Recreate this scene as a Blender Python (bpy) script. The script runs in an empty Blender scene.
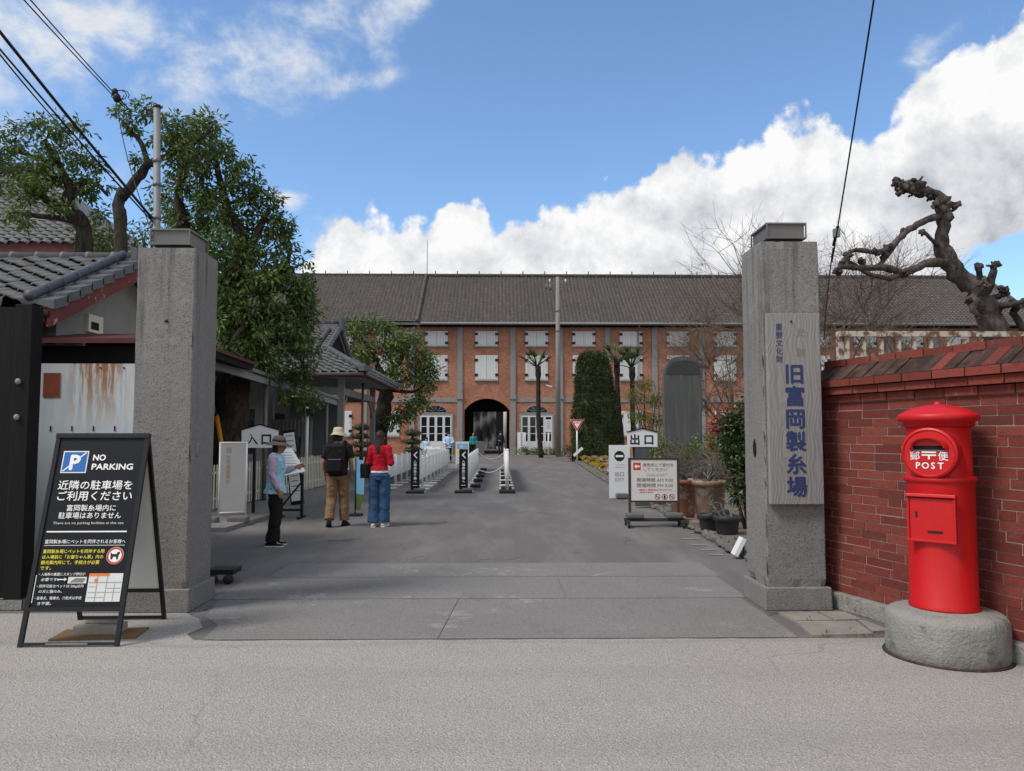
import bpy, bmesh, math, random
import numpy as np
from mathutils import Vector, Matrix, noise as mnoise

R = math.radians
random.seed(7)
scene = bpy.context.scene
COL = scene.collection

# ------------------------------------------------------------------ camera
F_PX, W_PX, H_PX = 760.0, 1024, 771
CAM_H = 1.55
YAW = math.atan(12 / F_PX)              # the road axis (+Y) vanishes a little left of centre
PITCH = math.atan(48.5 / F_PX)
cd = bpy.data.cameras.new('camera')
cam = bpy.data.objects.new('camera', cd)
COL.objects.link(cam)
cam.location = (0, 0, CAM_H)
cam.rotation_euler = (math.pi / 2 + PITCH, 0, -YAW)
cd.sensor_width = 36.0
cd.lens = F_PX / W_PX * 36.0
cd.clip_start, cd.clip_end = 0.05, 4000
scene.camera = cam
FWD = Vector((math.sin(YAW) * math.cos(PITCH), math.cos(YAW) * math.cos(PITCH), math.sin(PITCH)))
RGT = Vector((math.cos(YAW), -math.sin(YAW), 0))
UPV = RGT.cross(FWD)
EYE = Vector((0, 0, CAM_H))


def ray(px, py):
    return FWD + RGT * ((px - W_PX / 2) / F_PX) + UPV * ((H_PX / 2 - py) / F_PX)


def A(px, py, Y):
    r = ray(px, py)
    return EYE + r * (Y / r.y)


def G(px, py):
    r = ray(px, py)
    return EYE + r * (-CAM_H / r.z)


# ------------------------------------------------------------------ sun, sky, exposure
SUN_EL, SUN_AZ = R(52), R(-118)         # azimuth from +Y towards +X: the sun stands left and behind, veiled by cloud
sun_dir = Vector((math.sin(SUN_AZ) * math.cos(SUN_EL), math.cos(SUN_AZ) * math.cos(SUN_EL), math.sin(SUN_EL)))
sl = bpy.data.lights.new('sun', 'SUN')
sl.energy = 2.1
sl.angle = R(17)
sl.color = (1.0, 0.95, 0.88)
so = bpy.data.objects.new('sun', sl)
COL.objects.link(so)
so.rotation_euler = sun_dir.to_track_quat('Z', 'Y').to_euler()

scene.cycles.max_bounces = 5
scene.cycles.diffuse_bounces = 3
scene.cycles.glossy_bounces = 2
scene.cycles.transmission_bounces = 3
scene.view_settings.view_transform = 'Standard'
scene.view_settings.look = 'None'
scene.view_settings.exposure = 0.5
scene.view_settings.gamma = 1.0
scene.view_settings.use_curve_mapping = False

world = bpy.data.worlds.new('World')
scene.world = world
world.use_nodes = True


class NT:
    """tiny node-tree helper"""
    def __init__(self, tree):
        self.t = tree
        self.n = tree.nodes
        self.l = tree.links

    def new(self, kind, **kw):
        n = self.n.new(kind)
        for k, v in kw.items():
            setattr(n, k, v)
        return n

    def put(self, sock, v):
        if isinstance(v, bpy.types.NodeSocket):
            self.l.new(v, sock)
        elif isinstance(v, (tuple, list)) and len(v) == 3 and sock.type == 'RGBA':
            sock.default_value = (*v, 1)
        else:
            sock.default_value = v

    def math(self, op, a, b=0.0, c=None, clamp=False):
        n = self.new('ShaderNodeMath', operation=op, use_clamp=clamp)
        self.put(n.inputs[0], a)
        self.put(n.inputs[1], b)
        if c is not None:
            self.put(n.inputs[2], c)
        return n.outputs[0]

    def vmath(self, op, a, b=(0, 0, 0)):
        n = self.new('ShaderNodeVectorMath', operation=op)
        self.put(n.inputs[0], a)
        self.put(n.inputs[1], b)
        return n.outputs[0]

    def mix(self, fac, a, b, blend='MIX'):
        n = self.new('ShaderNodeMix', data_type='RGBA', blend_type=blend)
        self.put(n.inputs[0], fac)
        self.put(n.inputs[6], a)
        self.put(n.inputs[7], b)
        return n.outputs[2]

    def sstep(self, x, lo, hi, a=0.0, b=1.0):
        n = self.new('ShaderNodeMapRange', interpolation_type='SMOOTHSTEP')
        self.put(n.inputs[0], x)
        self.put(n.inputs[1], lo)
        self.put(n.inputs[2], hi)
        self.put(n.inputs[3], a)
        self.put(n.inputs[4], b)
        return n.outputs[0]

    def noise(self, vec, scale, detail=4.0, rough=0.55, lac=2.0, dist=0.0):
        n = self.new('ShaderNodeTexNoise')
        if vec is not None:
            self.put(n.inputs['Vector'], vec)
        n.inputs['Scale'].default_value = scale
        n.inputs['Detail'].default_value = detail
        n.inputs['Roughness'].default_value = rough
        n.inputs['Lacunarity'].default_value = lac
        n.inputs['Distortion'].default_value = dist
        return n.outputs['Fac']

    def voro(self, vec, scale, feature='F1', out='Distance', detail=0.0, rough=0.5):
        n = self.new('ShaderNodeTexVoronoi', feature=feature)
        if vec is not None:
            self.put(n.inputs['Vector'], vec)
        n.inputs['Scale'].default_value = scale
        if 'Detail' in n.inputs:
            n.inputs['Detail'].default_value = detail
            n.inputs['Roughness'].default_value = rough
        return n.outputs[out]

    def scale(self, vec, s):
        n = self.new('ShaderNodeMapping')
        self.put(n.inputs[0], vec)
        n.inputs['Scale'].default_value = s
        return n.outputs[0]

    def coord(self, which='Object'):
        return self.new('ShaderNodeTexCoord').outputs[which]

    def ramp(self, fac, stops):
        n = self.new('ShaderNodeValToRGB')
        cr = n.color_ramp
        while len(cr.elements) > len(stops):
            cr.elements.remove(cr.elements[-1])
        while len(cr.elements) < len(stops):
            cr.elements.new(0.5)
        for e, (p, c) in zip(cr.elements, stops):
            e.position = p
            e.color = (*c, 1) if len(c) == 3 else c
        self.put(n.inputs[0], fac)
        return n.outputs[0]

    def sep(self, vec):
        n = self.new('ShaderNodeSeparateXYZ')
        self.put(n.inputs[0], vec)
        return n.outputs

    def comb(self, x, y, z):
        n = self.new('ShaderNodeCombineXYZ')
        for i, v in enumerate((x, y, z)):
            self.put(n.inputs[i], v)
        return n.outputs[0]


def azel(px, py):
    r = ray(px, py).normalized()
    return math.atan2(r.x, r.y), math.asin(r.z)


def build_sky():
    t = NT(world.node_tree)
    t.n.clear()
    out = t.new('ShaderNodeOutputWorld')
    bg = t.new('ShaderNodeBackground')
    bg.inputs['Strength'].default_value = 0.1
    t.l.new(bg.outputs[0], out.inputs[0])
    sky = t.new('ShaderNodeTexSky', sky_type='NISHITA', sun_disc=False)
    sky.sun_elevation = SUN_EL
    sky.sun_rotation = SUN_AZ
    sky.altitude = 100
    sky.air_density = 1.0
    sky.dust_density = 0.35
    sky.ozone_density = 2.2
    d = t.coord('Generated')
    s = t.sep(d)
    az = t.math('ARCTAN2', s[0], s[1])
    el = t.math('ARCSINE', s[2])
    # warped lookup so that cloud edges billow
    n_big = t.noise(d, 6.0, 3, 0.5)
    n_mid = t.noise(d, 15.0, 6, 0.62)
    bil = t.voro(d, 20.0, 'SMOOTH_F1', 'Distance', 2.0, 0.55)
    billow = t.math('SUBTRACT', 0.55, bil)
    # upper outline of the cumulus bank: elevation against azimuth
    pts = [(-700, 300), (-200, 240), (150, 290), (300, 262), (322, 248), (334, 226), (350, 212), (375, 214), (400, 226), (415, 214), (432, 220), (455, 205), (484, 196), (492, 212), (505, 216), (512, 214),
           (530, 222), (545, 215), (562, 206), (588, 184), (617, 182), (645, 176), (662, 156), (692, 147), (720, 160), (745, 142), (775, 122),
           (800, 116), (835, 122), (870, 122), (900, 112), (912, 98), (922, 74), (936, 56), (958, 40), (985, 32), (1008, 18), (1060, 0),
           (1200, -60), (1700, -80)]
    cn = t.new('ShaderNodeFloatCurve')
    cv = cn.mapping.curves[0]
    P = []
    for p in pts:
        a, e = azel(*p)
        P.append(((a + 1.4) / 2.8, max(0, e) / 0.9))
    P.sort()
    while len(cv.points) < len(P):
        cv.points.new(0.5, 0.5)
    for q, (x, y) in zip(cv.points, P):
        q.location = (x, y)
        q.handle_type = 'VECTOR'
    cn.mapping.update()
    t.put(cn.inputs['Value'], t.math('MULTIPLY_ADD', az, 1 / 2.8, 0.5))
    top = t.math('MULTIPLY', cn.outputs[0], 0.9)
    h = t.math('SUBTRACT', top, el)                                    # height below the outline
    h = t.math('ADD', h, t.math('MULTIPLY', billow, 0.050))
    h = t.math('ADD', h, t.math('MULTIPLY', t.math('SUBTRACT', n_mid, 0.5), 0.085))
    h = t.math('ADD', h, 0.010)
    bank = t.sstep(h, -0.002, 0.014)

    def blob(px, py, rx, ry, slope=0.0):
        a0, e0 = azel(px, py)
        da = t.math('SUBTRACT', az, a0)
        de = t.math('SUBTRACT', t.math('SUBTRACT', el, e0), t.math('MULTIPLY', da, slope))
        q = t.math('ADD', t.math('POWER', t.math('DIVIDE', da, rx), 2.0), t.math('POWER', t.math('DIVIDE', de, ry), 2.0))
        return t.math('EXPONENT', t.math('MULTIPLY', q, -1.0))
    gap = blob(1030, 268, 0.085, 0.045)
    bank = t.math('MULTIPLY', bank, t.sstep(t.math('ADD', gap, t.math('MULTIPLY', t.math('SUBTRACT', n_mid, 0.5), 0.8)), 0.62, 0.42))
    # thin wisps high on the left, one torn scrap on the right, one small puff
    ws = [blob(40, 30, 0.11, 0.06), blob(220, 70, 0.12, 0.060, 0.1), blob(300, 50, 0.13, 0.060, 0.30), blob(375, 18, 0.085, 0.042, 0.6),
          blob(285, 198, 0.030, 0.016), blob(922, 52, 0.036, 0.026, 0.4), blob(80, 15, 0.12, 0.05), blob(345, 82, 0.07, 0.018, 0.2),
          blob(330, 235, 0.03, 0.03), blob(-200, -40, 0.3, 0.2)]
    g = ws[0]
    for w in ws[1:]:
        g = t.math('MAXIMUM', g, w)
    n_w = t.noise(t.scale(d, (1.0, 1.0, 1.4)), 13.0, 6, 0.60, 2.1, 0.25)
    wv = t.math('ADD', t.math('MULTIPLY', g, 0.66), t.math('MULTIPLY', t.math('SUBTRACT', n_w, 0.51), t.sstep(g, 0.02, 0.5, 0.0, 2.1)))
    wisp = t.math('MULTIPLY', t.sstep(wv, 0.10, 0.95), 0.95)
    # overhead and behind: broken cloud, so that the place is lit as under a half-clouded sky
    back = t.sstep(t.noise(d, 2.2, 3, 0.55), 0.34, 0.50)
    back = t.math('MULTIPLY', back, t.sstep(s[1], 0.45, 0.15))
    # shade of the bank: bright billows on the upper left, greyer body below
    off = Vector((-0.030, -0.01, 0.045))
    n_sh = t.noise(t.vmath('ADD', d, tuple(off)), 15.0, 6, 0.62)
    relief = t.math('SUBTRACT', n_mid, n_sh)
    lit = t.math('ADD', t.sstep(h, 0.34, -0.005), t.math('MULTIPLY', relief, 2.1))
    lit = t.math('ADD', lit, t.math('MULTIPLY', t.math('SUBTRACT', n_big, 0.56), 1.3))
    cloud_c = t.ramp(lit, [(0.0, (3.3, 3.45, 3.8)), (0.35, (4.7, 4.8, 5.1)), (0.7, (5.8, 5.85, 6.0)), (1.0, (6.9, 6.9, 6.9))])
    wisp_c = t.mix(t.sstep(wv, 0.1, 0.9), (3.9, 4.6, 5.6), (5.6, 5.8, 6.1))
    skyc = t.mix(1.0, sky.outputs[0], (SKY_TINT), 'MULTIPLY')
    c = t.mix(wisp, skyc, wisp_c)
    c = t.mix(bank, c, cloud_c)
    c = t.mix(back, c, (6.3, 6.35, 6.3))
    t.l.new(c, bg.inputs['Color'])


SKY_TINT = (1.14, 1.30, 1.41)
build_sky()

# ------------------------------------------------------------------ materials
MATS = {}


def pmat(name, col, rough=0.8, var=0.15, scale=6.0, bump=0.0, bscale=40.0, spec=0.3, metal=0.0, island=0.0, hue=0.0,
         dirt=None, dirt_scale=2.0, dirt_lo=0.5, dirt_hi=0.75, stretch=(1, 1, 1), emit=None):
    m = bpy.data.materials.new(name)
    m.use_nodes = True
    t = NT(m.node_tree)
    b = t.n['Principled BSDF']
    oc = t.scale(t.coord(), stretch)
    n = t.noise(oc, scale, 5, 0.6)
    f = t.math('MULTIPLY_ADD', t.math('SUBTRACT', n, 0.5), 2.4 * var, 1.0)
    if island:
        g = t.new('ShaderNodeNewGeometry')
        f = t.math('MULTIPLY', f, t.math('MULTIPLY_ADD', g.outputs['Random Per Island'], 2 * island, 1 - island))
    c = t.vmath('SCALE', col)
    c.node.inputs['Scale'].default_value = 1
    t.put(c.node.inputs['Scale'], f)
    if hue and island:
        hs = t.new('ShaderNodeHueSaturation')
        r2 = t.math('FRACT', t.math('MULTIPLY', g.outputs['Random Per Island'], 17.31))
        t.put(hs.inputs['Hue'], t.math('MULTIPLY_ADD', r2, 2 * hue, 0.5 - hue))
        t.put(hs.inputs['Color'], c)
        c = hs.outputs[0]
    if name == 'shutter_white':
        oi = t.new('ShaderNodeObjectInfo')
        c = t.mix(t.math('MULTIPLY', oi.outputs['Random'], 0.38), c, (0.46, 0.45, 0.43))
    if dirt:
        dn = t.noise(t.scale(t.coord(), stretch), dirt_scale, 7, 0.65)
        c = t.mix(t.sstep(dn, dirt_lo, dirt_hi), c, dirt)
    t.put(b.inputs['Base Color'], c)
    b.inputs['Roughness'].default_value = rough
    b.inputs['Specular IOR Level'].default_value = spec
    b.inputs['Metallic'].default_value = metal
    if bump:
        bn = t.new('ShaderNodeBump')
        bn.inputs['Strength'].default_value = min(1.0, bump)
        bn.inputs['Distance'].default_value = 0.02
        t.put(bn.inputs['Height'], t.noise(t.scale(t.coord(), stretch), bscale, 6, 0.6))
        t.put(b.inputs['Normal'], bn.outputs[0])
    if emit:
        b.inputs['Emission Color'].default_value = (*emit, 1)
        b.inputs['Emission Strength'].default_value = 1
    MATS[name] = m
    return m


def leafmat(name, col, island=0.35, hue=0.03, rough=0.5, trans=0.25):
    m = bpy.data.materials.new(name)
    m.use_nodes = True
    t = NT(m.node_tree)
    b = t.n['Principled BSDF']
    g = t.new('ShaderNodeNewGeometry')
    r = g.outputs['Random Per Island']
    n = t.noise(t.coord(), 1.1, 3, 0.6)
    f = t.math('MULTIPLY', t.math('MULTIPLY_ADD', r, 2 * island, 1 - island), t.math('MULTIPLY_ADD', n, 1.2, 0.4))
    c = t.vmath('SCALE', col)
    t.put(c.node.inputs['Scale'], f)
    hs = t.new('ShaderNodeHueSaturation')
    t.put(hs.inputs['Hue'], t.math('MULTIPLY_ADD', t.math('FRACT', t.math('MULTIPLY', r, 13.7)), 2 * hue, 0.5 - hue))
    t.put(hs.inputs['Color'], c)
    t.put(b.inputs['Base Color'], hs.outputs[0])
    b.inputs['Roughness'].default_value = rough
    b.inputs['Specular IOR Level'].default_value = 0.35
    tr = t.new('ShaderNodeBsdfTranslucent')
    t.put(tr.inputs['Color'], hs.outputs[0])
    ms = t.new('ShaderNodeMixShader')
    ms.inputs[0].default_value = trans
    t.l.new(b.outputs[0], ms.inputs[1])
    t.l.new(tr.outputs[0], ms.inputs[2])
    t.l.new(ms.outputs[0], t.n['Material Output'].inputs[0])
    MATS[name] = m
    return m


def base(name):
    m = bpy.data.materials.new(name)
    m.use_nodes = True
    t = NT(m.node_tree)
    MATS[name] = m
    return m, t, t.n['Principled BSDF']


def setbump(t, b, height, strength, dist=0.02):
    bn = t.new('ShaderNodeBump')
    bn.inputs['Strength'].default_value = strength
    bn.inputs['Distance'].default_value = dist
    t.put(bn.inputs['Height'], height)
    t.put(b.inputs['Normal'], bn.outputs[0])


def make_materials():
    # --- dark asphalt of the forecourt: aggregate, worn lanes, patches, hairline cracks
    m, t, b = base('asphalt')
    oc = t.coord()
    c = t.mix(t.noise(oc, 0.35, 5, 0.6), (0.104, 0.097, 0.092), (0.150, 0.140, 0.133))
    c = t.mix(t.sstep(t.noise(t.scale(oc, (1.0, 0.22, 1)), 1.6, 6, 0.65), 0.42, 0.72), c, (0.178, 0.169, 0.161))
    sp = t.voro(oc, 85.0)
    c = t.mix(t.math('MULTIPLY', t.sstep(sp, 0.25, 0.05), 0.5), c, (0.33, 0.325, 0.31))
    c = t.mix(t.math('MULTIPLY', t.sstep(t.noise(oc, 75, 3), 0.5, 0.66), 0.55), c, (0.065, 0.063, 0.062))
    dv = t.new('ShaderNodeTexVoronoi', feature='DISTANCE_TO_EDGE')
    t.put(dv.inputs['Vector'], t.vmath('ADD', oc, t.vmath('SCALE', t.comb(t.noise(oc, 1.3), t.noise(oc, 1.9), 0.0), (0, 0, 0))))
    dv.inputs['Scale'].default_value = 0.33
    crack = t.math('MULTIPLY', t.sstep(dv.outputs['Distance'], 0.006, 0.001), t.sstep(t.noise(oc, 0.5, 2), 0.5, 0.6))
    c = t.mix(t.math('MULTIPLY', crack, 0.7), c, (0.04, 0.04, 0.04))
    st = t.voro(oc, 1.1, 'F1')
    c = t.mix(t.math('MULTIPLY', t.sstep(st, 0.07, 0.03), 0.35), c, (0.06, 0.06, 0.06))
    t.put(b.inputs['Base Color'], c)
    b.inputs['Roughness'].default_value = 0.85
    b.inputs['Specular IOR Level'].default_value = 0.25
    setbump(t, b, t.noise(oc, 110, 3), 0.35, 0.01)

    # --- pale worn road in front
    m, t, b = base('road')
    oc = t.coord()
    c = t.mix(t.noise(oc, 0.5, 6, 0.62), (0.285, 0.268, 0.252), (0.362, 0.342, 0.323))
    c = t.mix(t.math('MULTIPLY', t.sstep(t.voro(oc, 55.0), 0.32, 0.14), 0.75), c, (0.17, 0.162, 0.155))
    c = t.mix(t.math('MULTIPLY', t.sstep(t.voro(t.vmath('ADD', oc, (3.3, 1.7, 0)), 48.0), 0.28, 0.08), 0.75), c, (0.58, 0.57, 0.55))
    c = t.mix(t.math('MULTIPLY', t.sstep(t.noise(oc, 95, 3), 0.50, 0.64), 0.6), c, (0.17, 0.162, 0.155))
    c = t.mix(t.math('MULTIPLY', t.sstep(t.noise(t.scale(oc, (0.3, 1, 1)), 1.4, 5, 0.6), 0.52, 0.8), 0.45), c, (0.24, 0.235, 0.225))
    c = t.mix(t.math('MULTIPLY', t.sstep(t.voro(oc, 0.9), 0.045, 0.02), 0.5), c, (0.10, 0.10, 0.10))
    yy = t.sep(oc)[1]
    wob = t.math('MULTIPLY_ADD', t.noise(t.scale(oc, (0.25, 1, 1)), 1.2, 3), 0.5, yy)
    for y0, wd, k in ((3.9, .22, .30), (5.05, .20, .24), (5.78, .06, .5)):
        band = t.sstep(t.math('ABSOLUTE', t.math('SUBTRACT', wob, y0 + .25)), wd, wd * .3)
        c = t.mix(t.math('MULTIPLY', t.math('MULTIPLY', band, k), t.noise(oc, 2.2, 5, .7)), c, (0.19, 0.183, 0.175))
    wv2 = t.vmath('ADD', oc, t.comb(t.math('MULTIPLY', t.noise(oc, 1.7, 4), .5), t.math('MULTIPLY', t.noise(oc, 2.3, 4), .5), 0.0))
    dv2 = t.new('ShaderNodeTexVoronoi', feature='DISTANCE_TO_EDGE')
    t.put(dv2.inputs['Vector'], wv2)
    dv2.inputs['Scale'].default_value = 0.42
    ck = t.math('MULTIPLY', t.sstep(dv2.outputs['Distance'], 0.0055, 0.001), t.sstep(t.noise(oc, 0.6, 2), 0.50, 0.58))
    c = t.mix(t.math('MULTIPLY', ck, 0.28), c, (0.12, 0.117, 0.112))
    t.put(b.inputs['Base Color'], c)
    b.inputs['Roughness'].default_value = 0.9
    b.inputs['Specular IOR Level'].default_value = 0.2
    setbump(t, b, t.math('ADD', t.noise(oc, 90, 3), t.voro(oc, 75.0)), 0.5, 0.012)

    # --- concrete slabs of the gateway
    m, t, b = base('slab_concrete')
    oc = t.coord()
    c = t.mix(t.noise(oc, 0.9, 6, 0.65), (0.155, 0.147, 0.141), (0.222, 0.211, 0.202))
    c = t.mix(t.math('MULTIPLY', t.sstep(t.noise(oc, 1.1, 8, 0.75, 2.2, 0.6), 0.57, 0.62), 0.55), c, (0.30, 0.29, 0.28))
    c = t.mix(t.math('MULTIPLY', t.sstep(t.noise(t.scale(oc, (1, .4, 1)), 2.3, 6, 0.7), 0.55, 0.72), 0.5), c, (0.12, 0.117, 0.115))
    c = t.mix(t.math('MULTIPLY', t.sstep(t.noise(oc, 60, 3), 0.5, 0.64), 0.6), c, (0.085, 0.082, 0.08))
    c = t.mix(t.math('MULTIPLY', t.sstep(t.voro(oc, 80.0), 0.28, 0.08), 0.5), c, (0.33, 0.32, 0.31))
    t.put(b.inputs['Base Color'], c)
    b.inputs['Roughness'].default_value = 0.85
    b.inputs['Specular IOR Level'].default_value = 0.25
    setbump(t, b, t.noise(oc, 70, 5, 0.7), 0.4, 0.01)

    # --- old exposed-aggregate concrete of the gate pillars: rain streaks, speckle
    for nm, lo, hi in (('pillar_concrete', (0.172, 0.168, 0.161), (0.252, 0.246, 0.236)),
                       ('plinth_concrete', (0.155, 0.154, 0.15), (0.235, 0.232, 0.226))):
        m, t, b = base(nm)
        oc = t.coord()
        c = t.mix(t.noise(oc, 1.7, 6, 0.65), lo, hi)
        c = t.mix(t.math('MULTIPLY', t.sstep(t.voro(oc, 75.0), 0.32, 0.10), 0.7), c, (0.34, 0.335, 0.325))
        c = t.mix(t.math('MULTIPLY', t.sstep(t.noise(oc, 85, 3), 0.52, 0.64), 0.65), c, (0.075, 0.075, 0.075))
        z = t.sep(oc)[2]
        streak = t.noise(t.scale(oc, (7, 7, 0.35)), 1.6, 5, 0.65)
        c = t.mix(t.math('MULTIPLY', t.math('MULTIPLY', t.sstep(streak, 0.46, 0.66), t.sstep(z, 1.2, 3.1)), 0.8), c, (0.085, 0.088, 0.088))
        c = t.mix(t.math('MULTIPLY', t.sstep(t.noise(oc, 2.1, 7, 0.75), 0.56, 0.66), 0.28), c, (0.33, 0.325, 0.315))
        t.put(b.inputs['Base Color'], c)
        b.inputs['Roughness'].default_value = 0.9
        b.inputs['Specular IOR Level'].default_value = 0.2
        setbump(t, b, t.math('ADD', t.noise(oc, 140, 3), t.noise(oc, 30, 4)), 0.55, 0.008)

    # --- weathered grey name board with flowing grain
    m, t, b = base('plank_grain')
    oc = t.coord()
    w = t.new('ShaderNodeTexWave', wave_type='BANDS', bands_direction='X')
    wv = t.vmath('ADD', t.scale(oc, (1, 1, 0.16)), t.comb(t.math('MULTIPLY', t.noise(t.scale(oc, (1, 1, .55)), 3.0, 2), 0.42), 0.0, 0.0))
    t.put(w.inputs['Vector'], wv)
    w.inputs['Scale'].default_value = 8
    w.inputs['Distortion'].default_value = 2.2
    w.inputs['Detail'].default_value = 2
    w.inputs['Detail Scale'].default_value = 0.8
    fine = t.noise(t.scale(oc, (60, 60, 1.2)), 2.0, 4)
    c = t.mix(w.outputs['Fac'], (0.238, 0.231, 0.228), (0.275, 0.268, 0.264))
    c = t.mix(t.math('MULTIPLY', t.sstep(fine, 0.4, 0.7), 0.5), c, (0.15, 0.14, 0.13))
    t.put(b.inputs['Base Color'], c)
    b.inputs['Roughness'].default_value = 0.8
    b.inputs['Specular IOR Level'].default_value = 0.2
    setbump(t, b, t.math('ADD', w.outputs['Fac'], fine), 0.35, 0.004)

    # --- facade brick
    m, t, b = base('facade_brick')
    oc = t.coord()
    s = t.sep(oc)
    uv = t.comb(t.math('ADD', s[0], s[1]), s[2], 0.0)
    br = t.new('ShaderNodeTexBrick', offset=0.5)
    t.put(br.inputs['Vector'], uv)
    br.inputs['Scale'].default_value = 1.0
    br.inputs['Brick Width'].default_value = 0.24
    br.inputs['Row Height'].default_value = 0.075
    br.inputs['Mortar Size'].default_value = 0.008
    br.inputs['Color1'].default_value = (0.45, 0.188, 0.118, 1)
    br.inputs['Color2'].default_value = (0.31, 0.115, 0.070, 1)
    br.inputs['Mortar'].default_value = (0.36, 0.27, 0.20, 1)
    br.inputs['Bias'].default_value = -0.1
    c = t.mix(t.math('MULTIPLY', t.sstep(t.noise(oc, 0.45, 7, 0.7), 0.42, 0.66), 0.6), br.outputs['Color'], (0.23, 0.095, 0.068))
    c = t.mix(t.math('MULTIPLY', t.sstep(t.noise(t.scale(oc, (4.2, 4.2, 13)), 1.0, 3, 0.7), 0.5, 0.62), 0.45), c, (0.17, 0.062, 0.042))
    c = t.mix(t.math('MULTIPLY', t.sstep(t.noise(t.scale(oc, (1, 1, 3)), 1.5, 5, 0.6), 0.5, 0.75), 0.45), c, (0.45, 0.235, 0.165))
    t.put(b.inputs['Base Color'], c)
    b.inputs['Roughness'].default_value = 0.9
    b.inputs['Specular IOR Level'].default_value = 0.15

    # --- old red brick of the roadside wall (single bricks are islands)
    m, t, b = base('wall_brick')
    oc = t.coord()
    g = t.new('ShaderNodeNewGeometry')
    r = g.outputs['Random Per Island']
    c = t.ramp(r, [(0.0, (0.135, 0.032, 0.027)), (0.3, (0.165, 0.037, 0.029)), (0.62, (0.185, 0.043, 0.032)), (0.9, (0.215, 0.056, 0.040)),
                   (1.0, (0.11, 0.034, 0.03))])
    n = t.noise(oc, 28, 6, 0.7)
    c = t.mix(t.math('MULTIPLY', t.sstep(n, 0.48, 0.72), 0.55), c, (0.055, 0.026, 0.024))
    c = t.mix(t.math('MULTIPLY', t.sstep(t.noise(oc, 5.0, 7, 0.7), 0.58, 0.74), 0.5), c, (0.27, 0.19, 0.155))
    t.put(b.inputs['Base Color'], c)
    b.inputs['Roughness'].default_value = 0.85
    b.inputs['Specular IOR Level'].default_value = 0.2
    setbump(t, b, t.noise(oc, 60, 6, 0.7), 0.6, 0.008)

    # --- rusted white sheet
    m, t, b = base('rusty_white_sheet')
    oc = t.coord()
    s = t.sep(oc)
    c = t.mix(t.noise(oc, 3, 5), (0.46, 0.52, 0.56), (0.60, 0.65, 0.68))
    run = t.noise(t.scale(oc, (9, 9, 0.8)), 1.5, 6, 0.7)
    top = t.sstep(s[2], 1.45, 2.2)
    mid = t.math('MULTIPLY', t.sstep(s[0], 0.28, 0.42), t.sstep(s[0], 0.95, 0.75))
    rust = t.math('MULTIPLY', t.sstep(run, 0.40, 0.54), t.math('MULTIPLY', top, t.math('MULTIPLY_ADD', mid, 0.90, 0.10)))
    c = t.mix(rust, c, (0.30, 0.13, 0.05))
    low = t.math('MULTIPLY', t.sstep(t.noise(t.scale(oc, (4, 4, 0.7)), 2, 6), 0.5, 0.7), 0.4)
    c = t.mix(low, c, (0.33, 0.38, 0.42))
    t.put(b.inputs['Base Color'], c)
    b.inputs['Roughness'].default_value = 0.5
    b.inputs['Specular IOR Level'].default_value = 0.3

    # --- postbox enamel
    m, t, b = base('red_enamel')
    oc = t.coord()
    c = t.mix(t.noise(oc, 4, 5), (0.45, 0.005, 0.007), (0.53, 0.008, 0.010))
    c = t.mix(t.math('MULTIPLY', t.sstep(t.noise(oc, 9, 6, .7), 0.62, 0.8), 0.35), c, (0.33, 0.01, 0.012))
    t.put(b.inputs['Base Color'], c)
    b.inputs['Roughness'].default_value = 0.36
    b.inputs['Specular IOR Level'].default_value = 0.4
    c = t.mix(t.math('MULTIPLY', t.sstep(t.noise(oc, 34, 5, .7), 0.66, 0.72), 0.5), c, (0.16, 0.012, 0.012))
    t.put(b.inputs['Base Color'], c)
    t.put(b.inputs['Roughness'], t.math('MULTIPLY_ADD', t.noise(oc, 7, 6, .7), 0.35, 0.27))
    setbump(t, b, t.noise(oc, 14, 5, .6), 0.22, 0.01)

    # --- bark
    for nm, a, c2 in (('bark', (0.022, 0.018, 0.015), (0.075, 0.063, 0.052)), ('bark_grey', (0.030, 0.025, 0.024), (0.135, 0.112, 0.10)), ('twig_grey', (0.085, 0.078, 0.070), (0.24, 0.225, 0.205)), ('bark_palm', (0.016, 0.013, 0.012), (0.05, 0.042, 0.038)),
                      ('twig', (0.10, 0.072, 0.055), (0.20, 0.15, 0.12))):
        m, t, b = base(nm)
        oc = t.coord()
        n = t.noise(t.scale(oc, (1, 1, .4)), 9, 7, 0.7, 2.0, 0.8)
        t.put(b.inputs['Base Color'], t.mix(t.sstep(n, 0.32, 0.7), a, c2))
        b.inputs['Roughness'].default_value = 0.9
        b.inputs['Specular IOR Level'].default_value = 0.15
        setbump(t, b, n, 0.9, 0.05)

    # --- soil
    m, t, b = base('soil')
    oc = t.coord()
    c = t.mix(t.noise(oc, 1.2, 7, 0.7), (0.085, 0.066, 0.050), (0.22, 0.185, 0.15))
    c = t.mix(t.sstep(t.noise(oc, 3.1, 6, .7), 0.55, 0.68), c, (0.075, 0.085, 0.04))
    t.put(b.inputs['Base Color'], c)
    b.inputs['Roughness'].default_value = 0.95
    setbump(t, b, t.noise(oc, 20, 6, .7), 0.9, 0.05)

    # --- stone
    m, t, b = base('stele_stone')
    oc = t.coord()
    c = t.mix(t.noise(oc, 2.0, 6, 0.65), (0.040, 0.042, 0.045), (0.085, 0.088, 0.090))
    c = t.mix(t.math('MULTIPLY', t.sstep(t.noise(t.scale(oc, (5, 5, .3)), 1.8, 5, .6), 0.48, 0.68), 0.6), c, (0.125, 0.115, 0.108))
    t.put(b.inputs['Base Color'], c)
    b.inputs['Roughness'].default_value = 0.75
    setbump(t, b, t.noise(oc, 18, 5), 0.35, 0.02)

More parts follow.
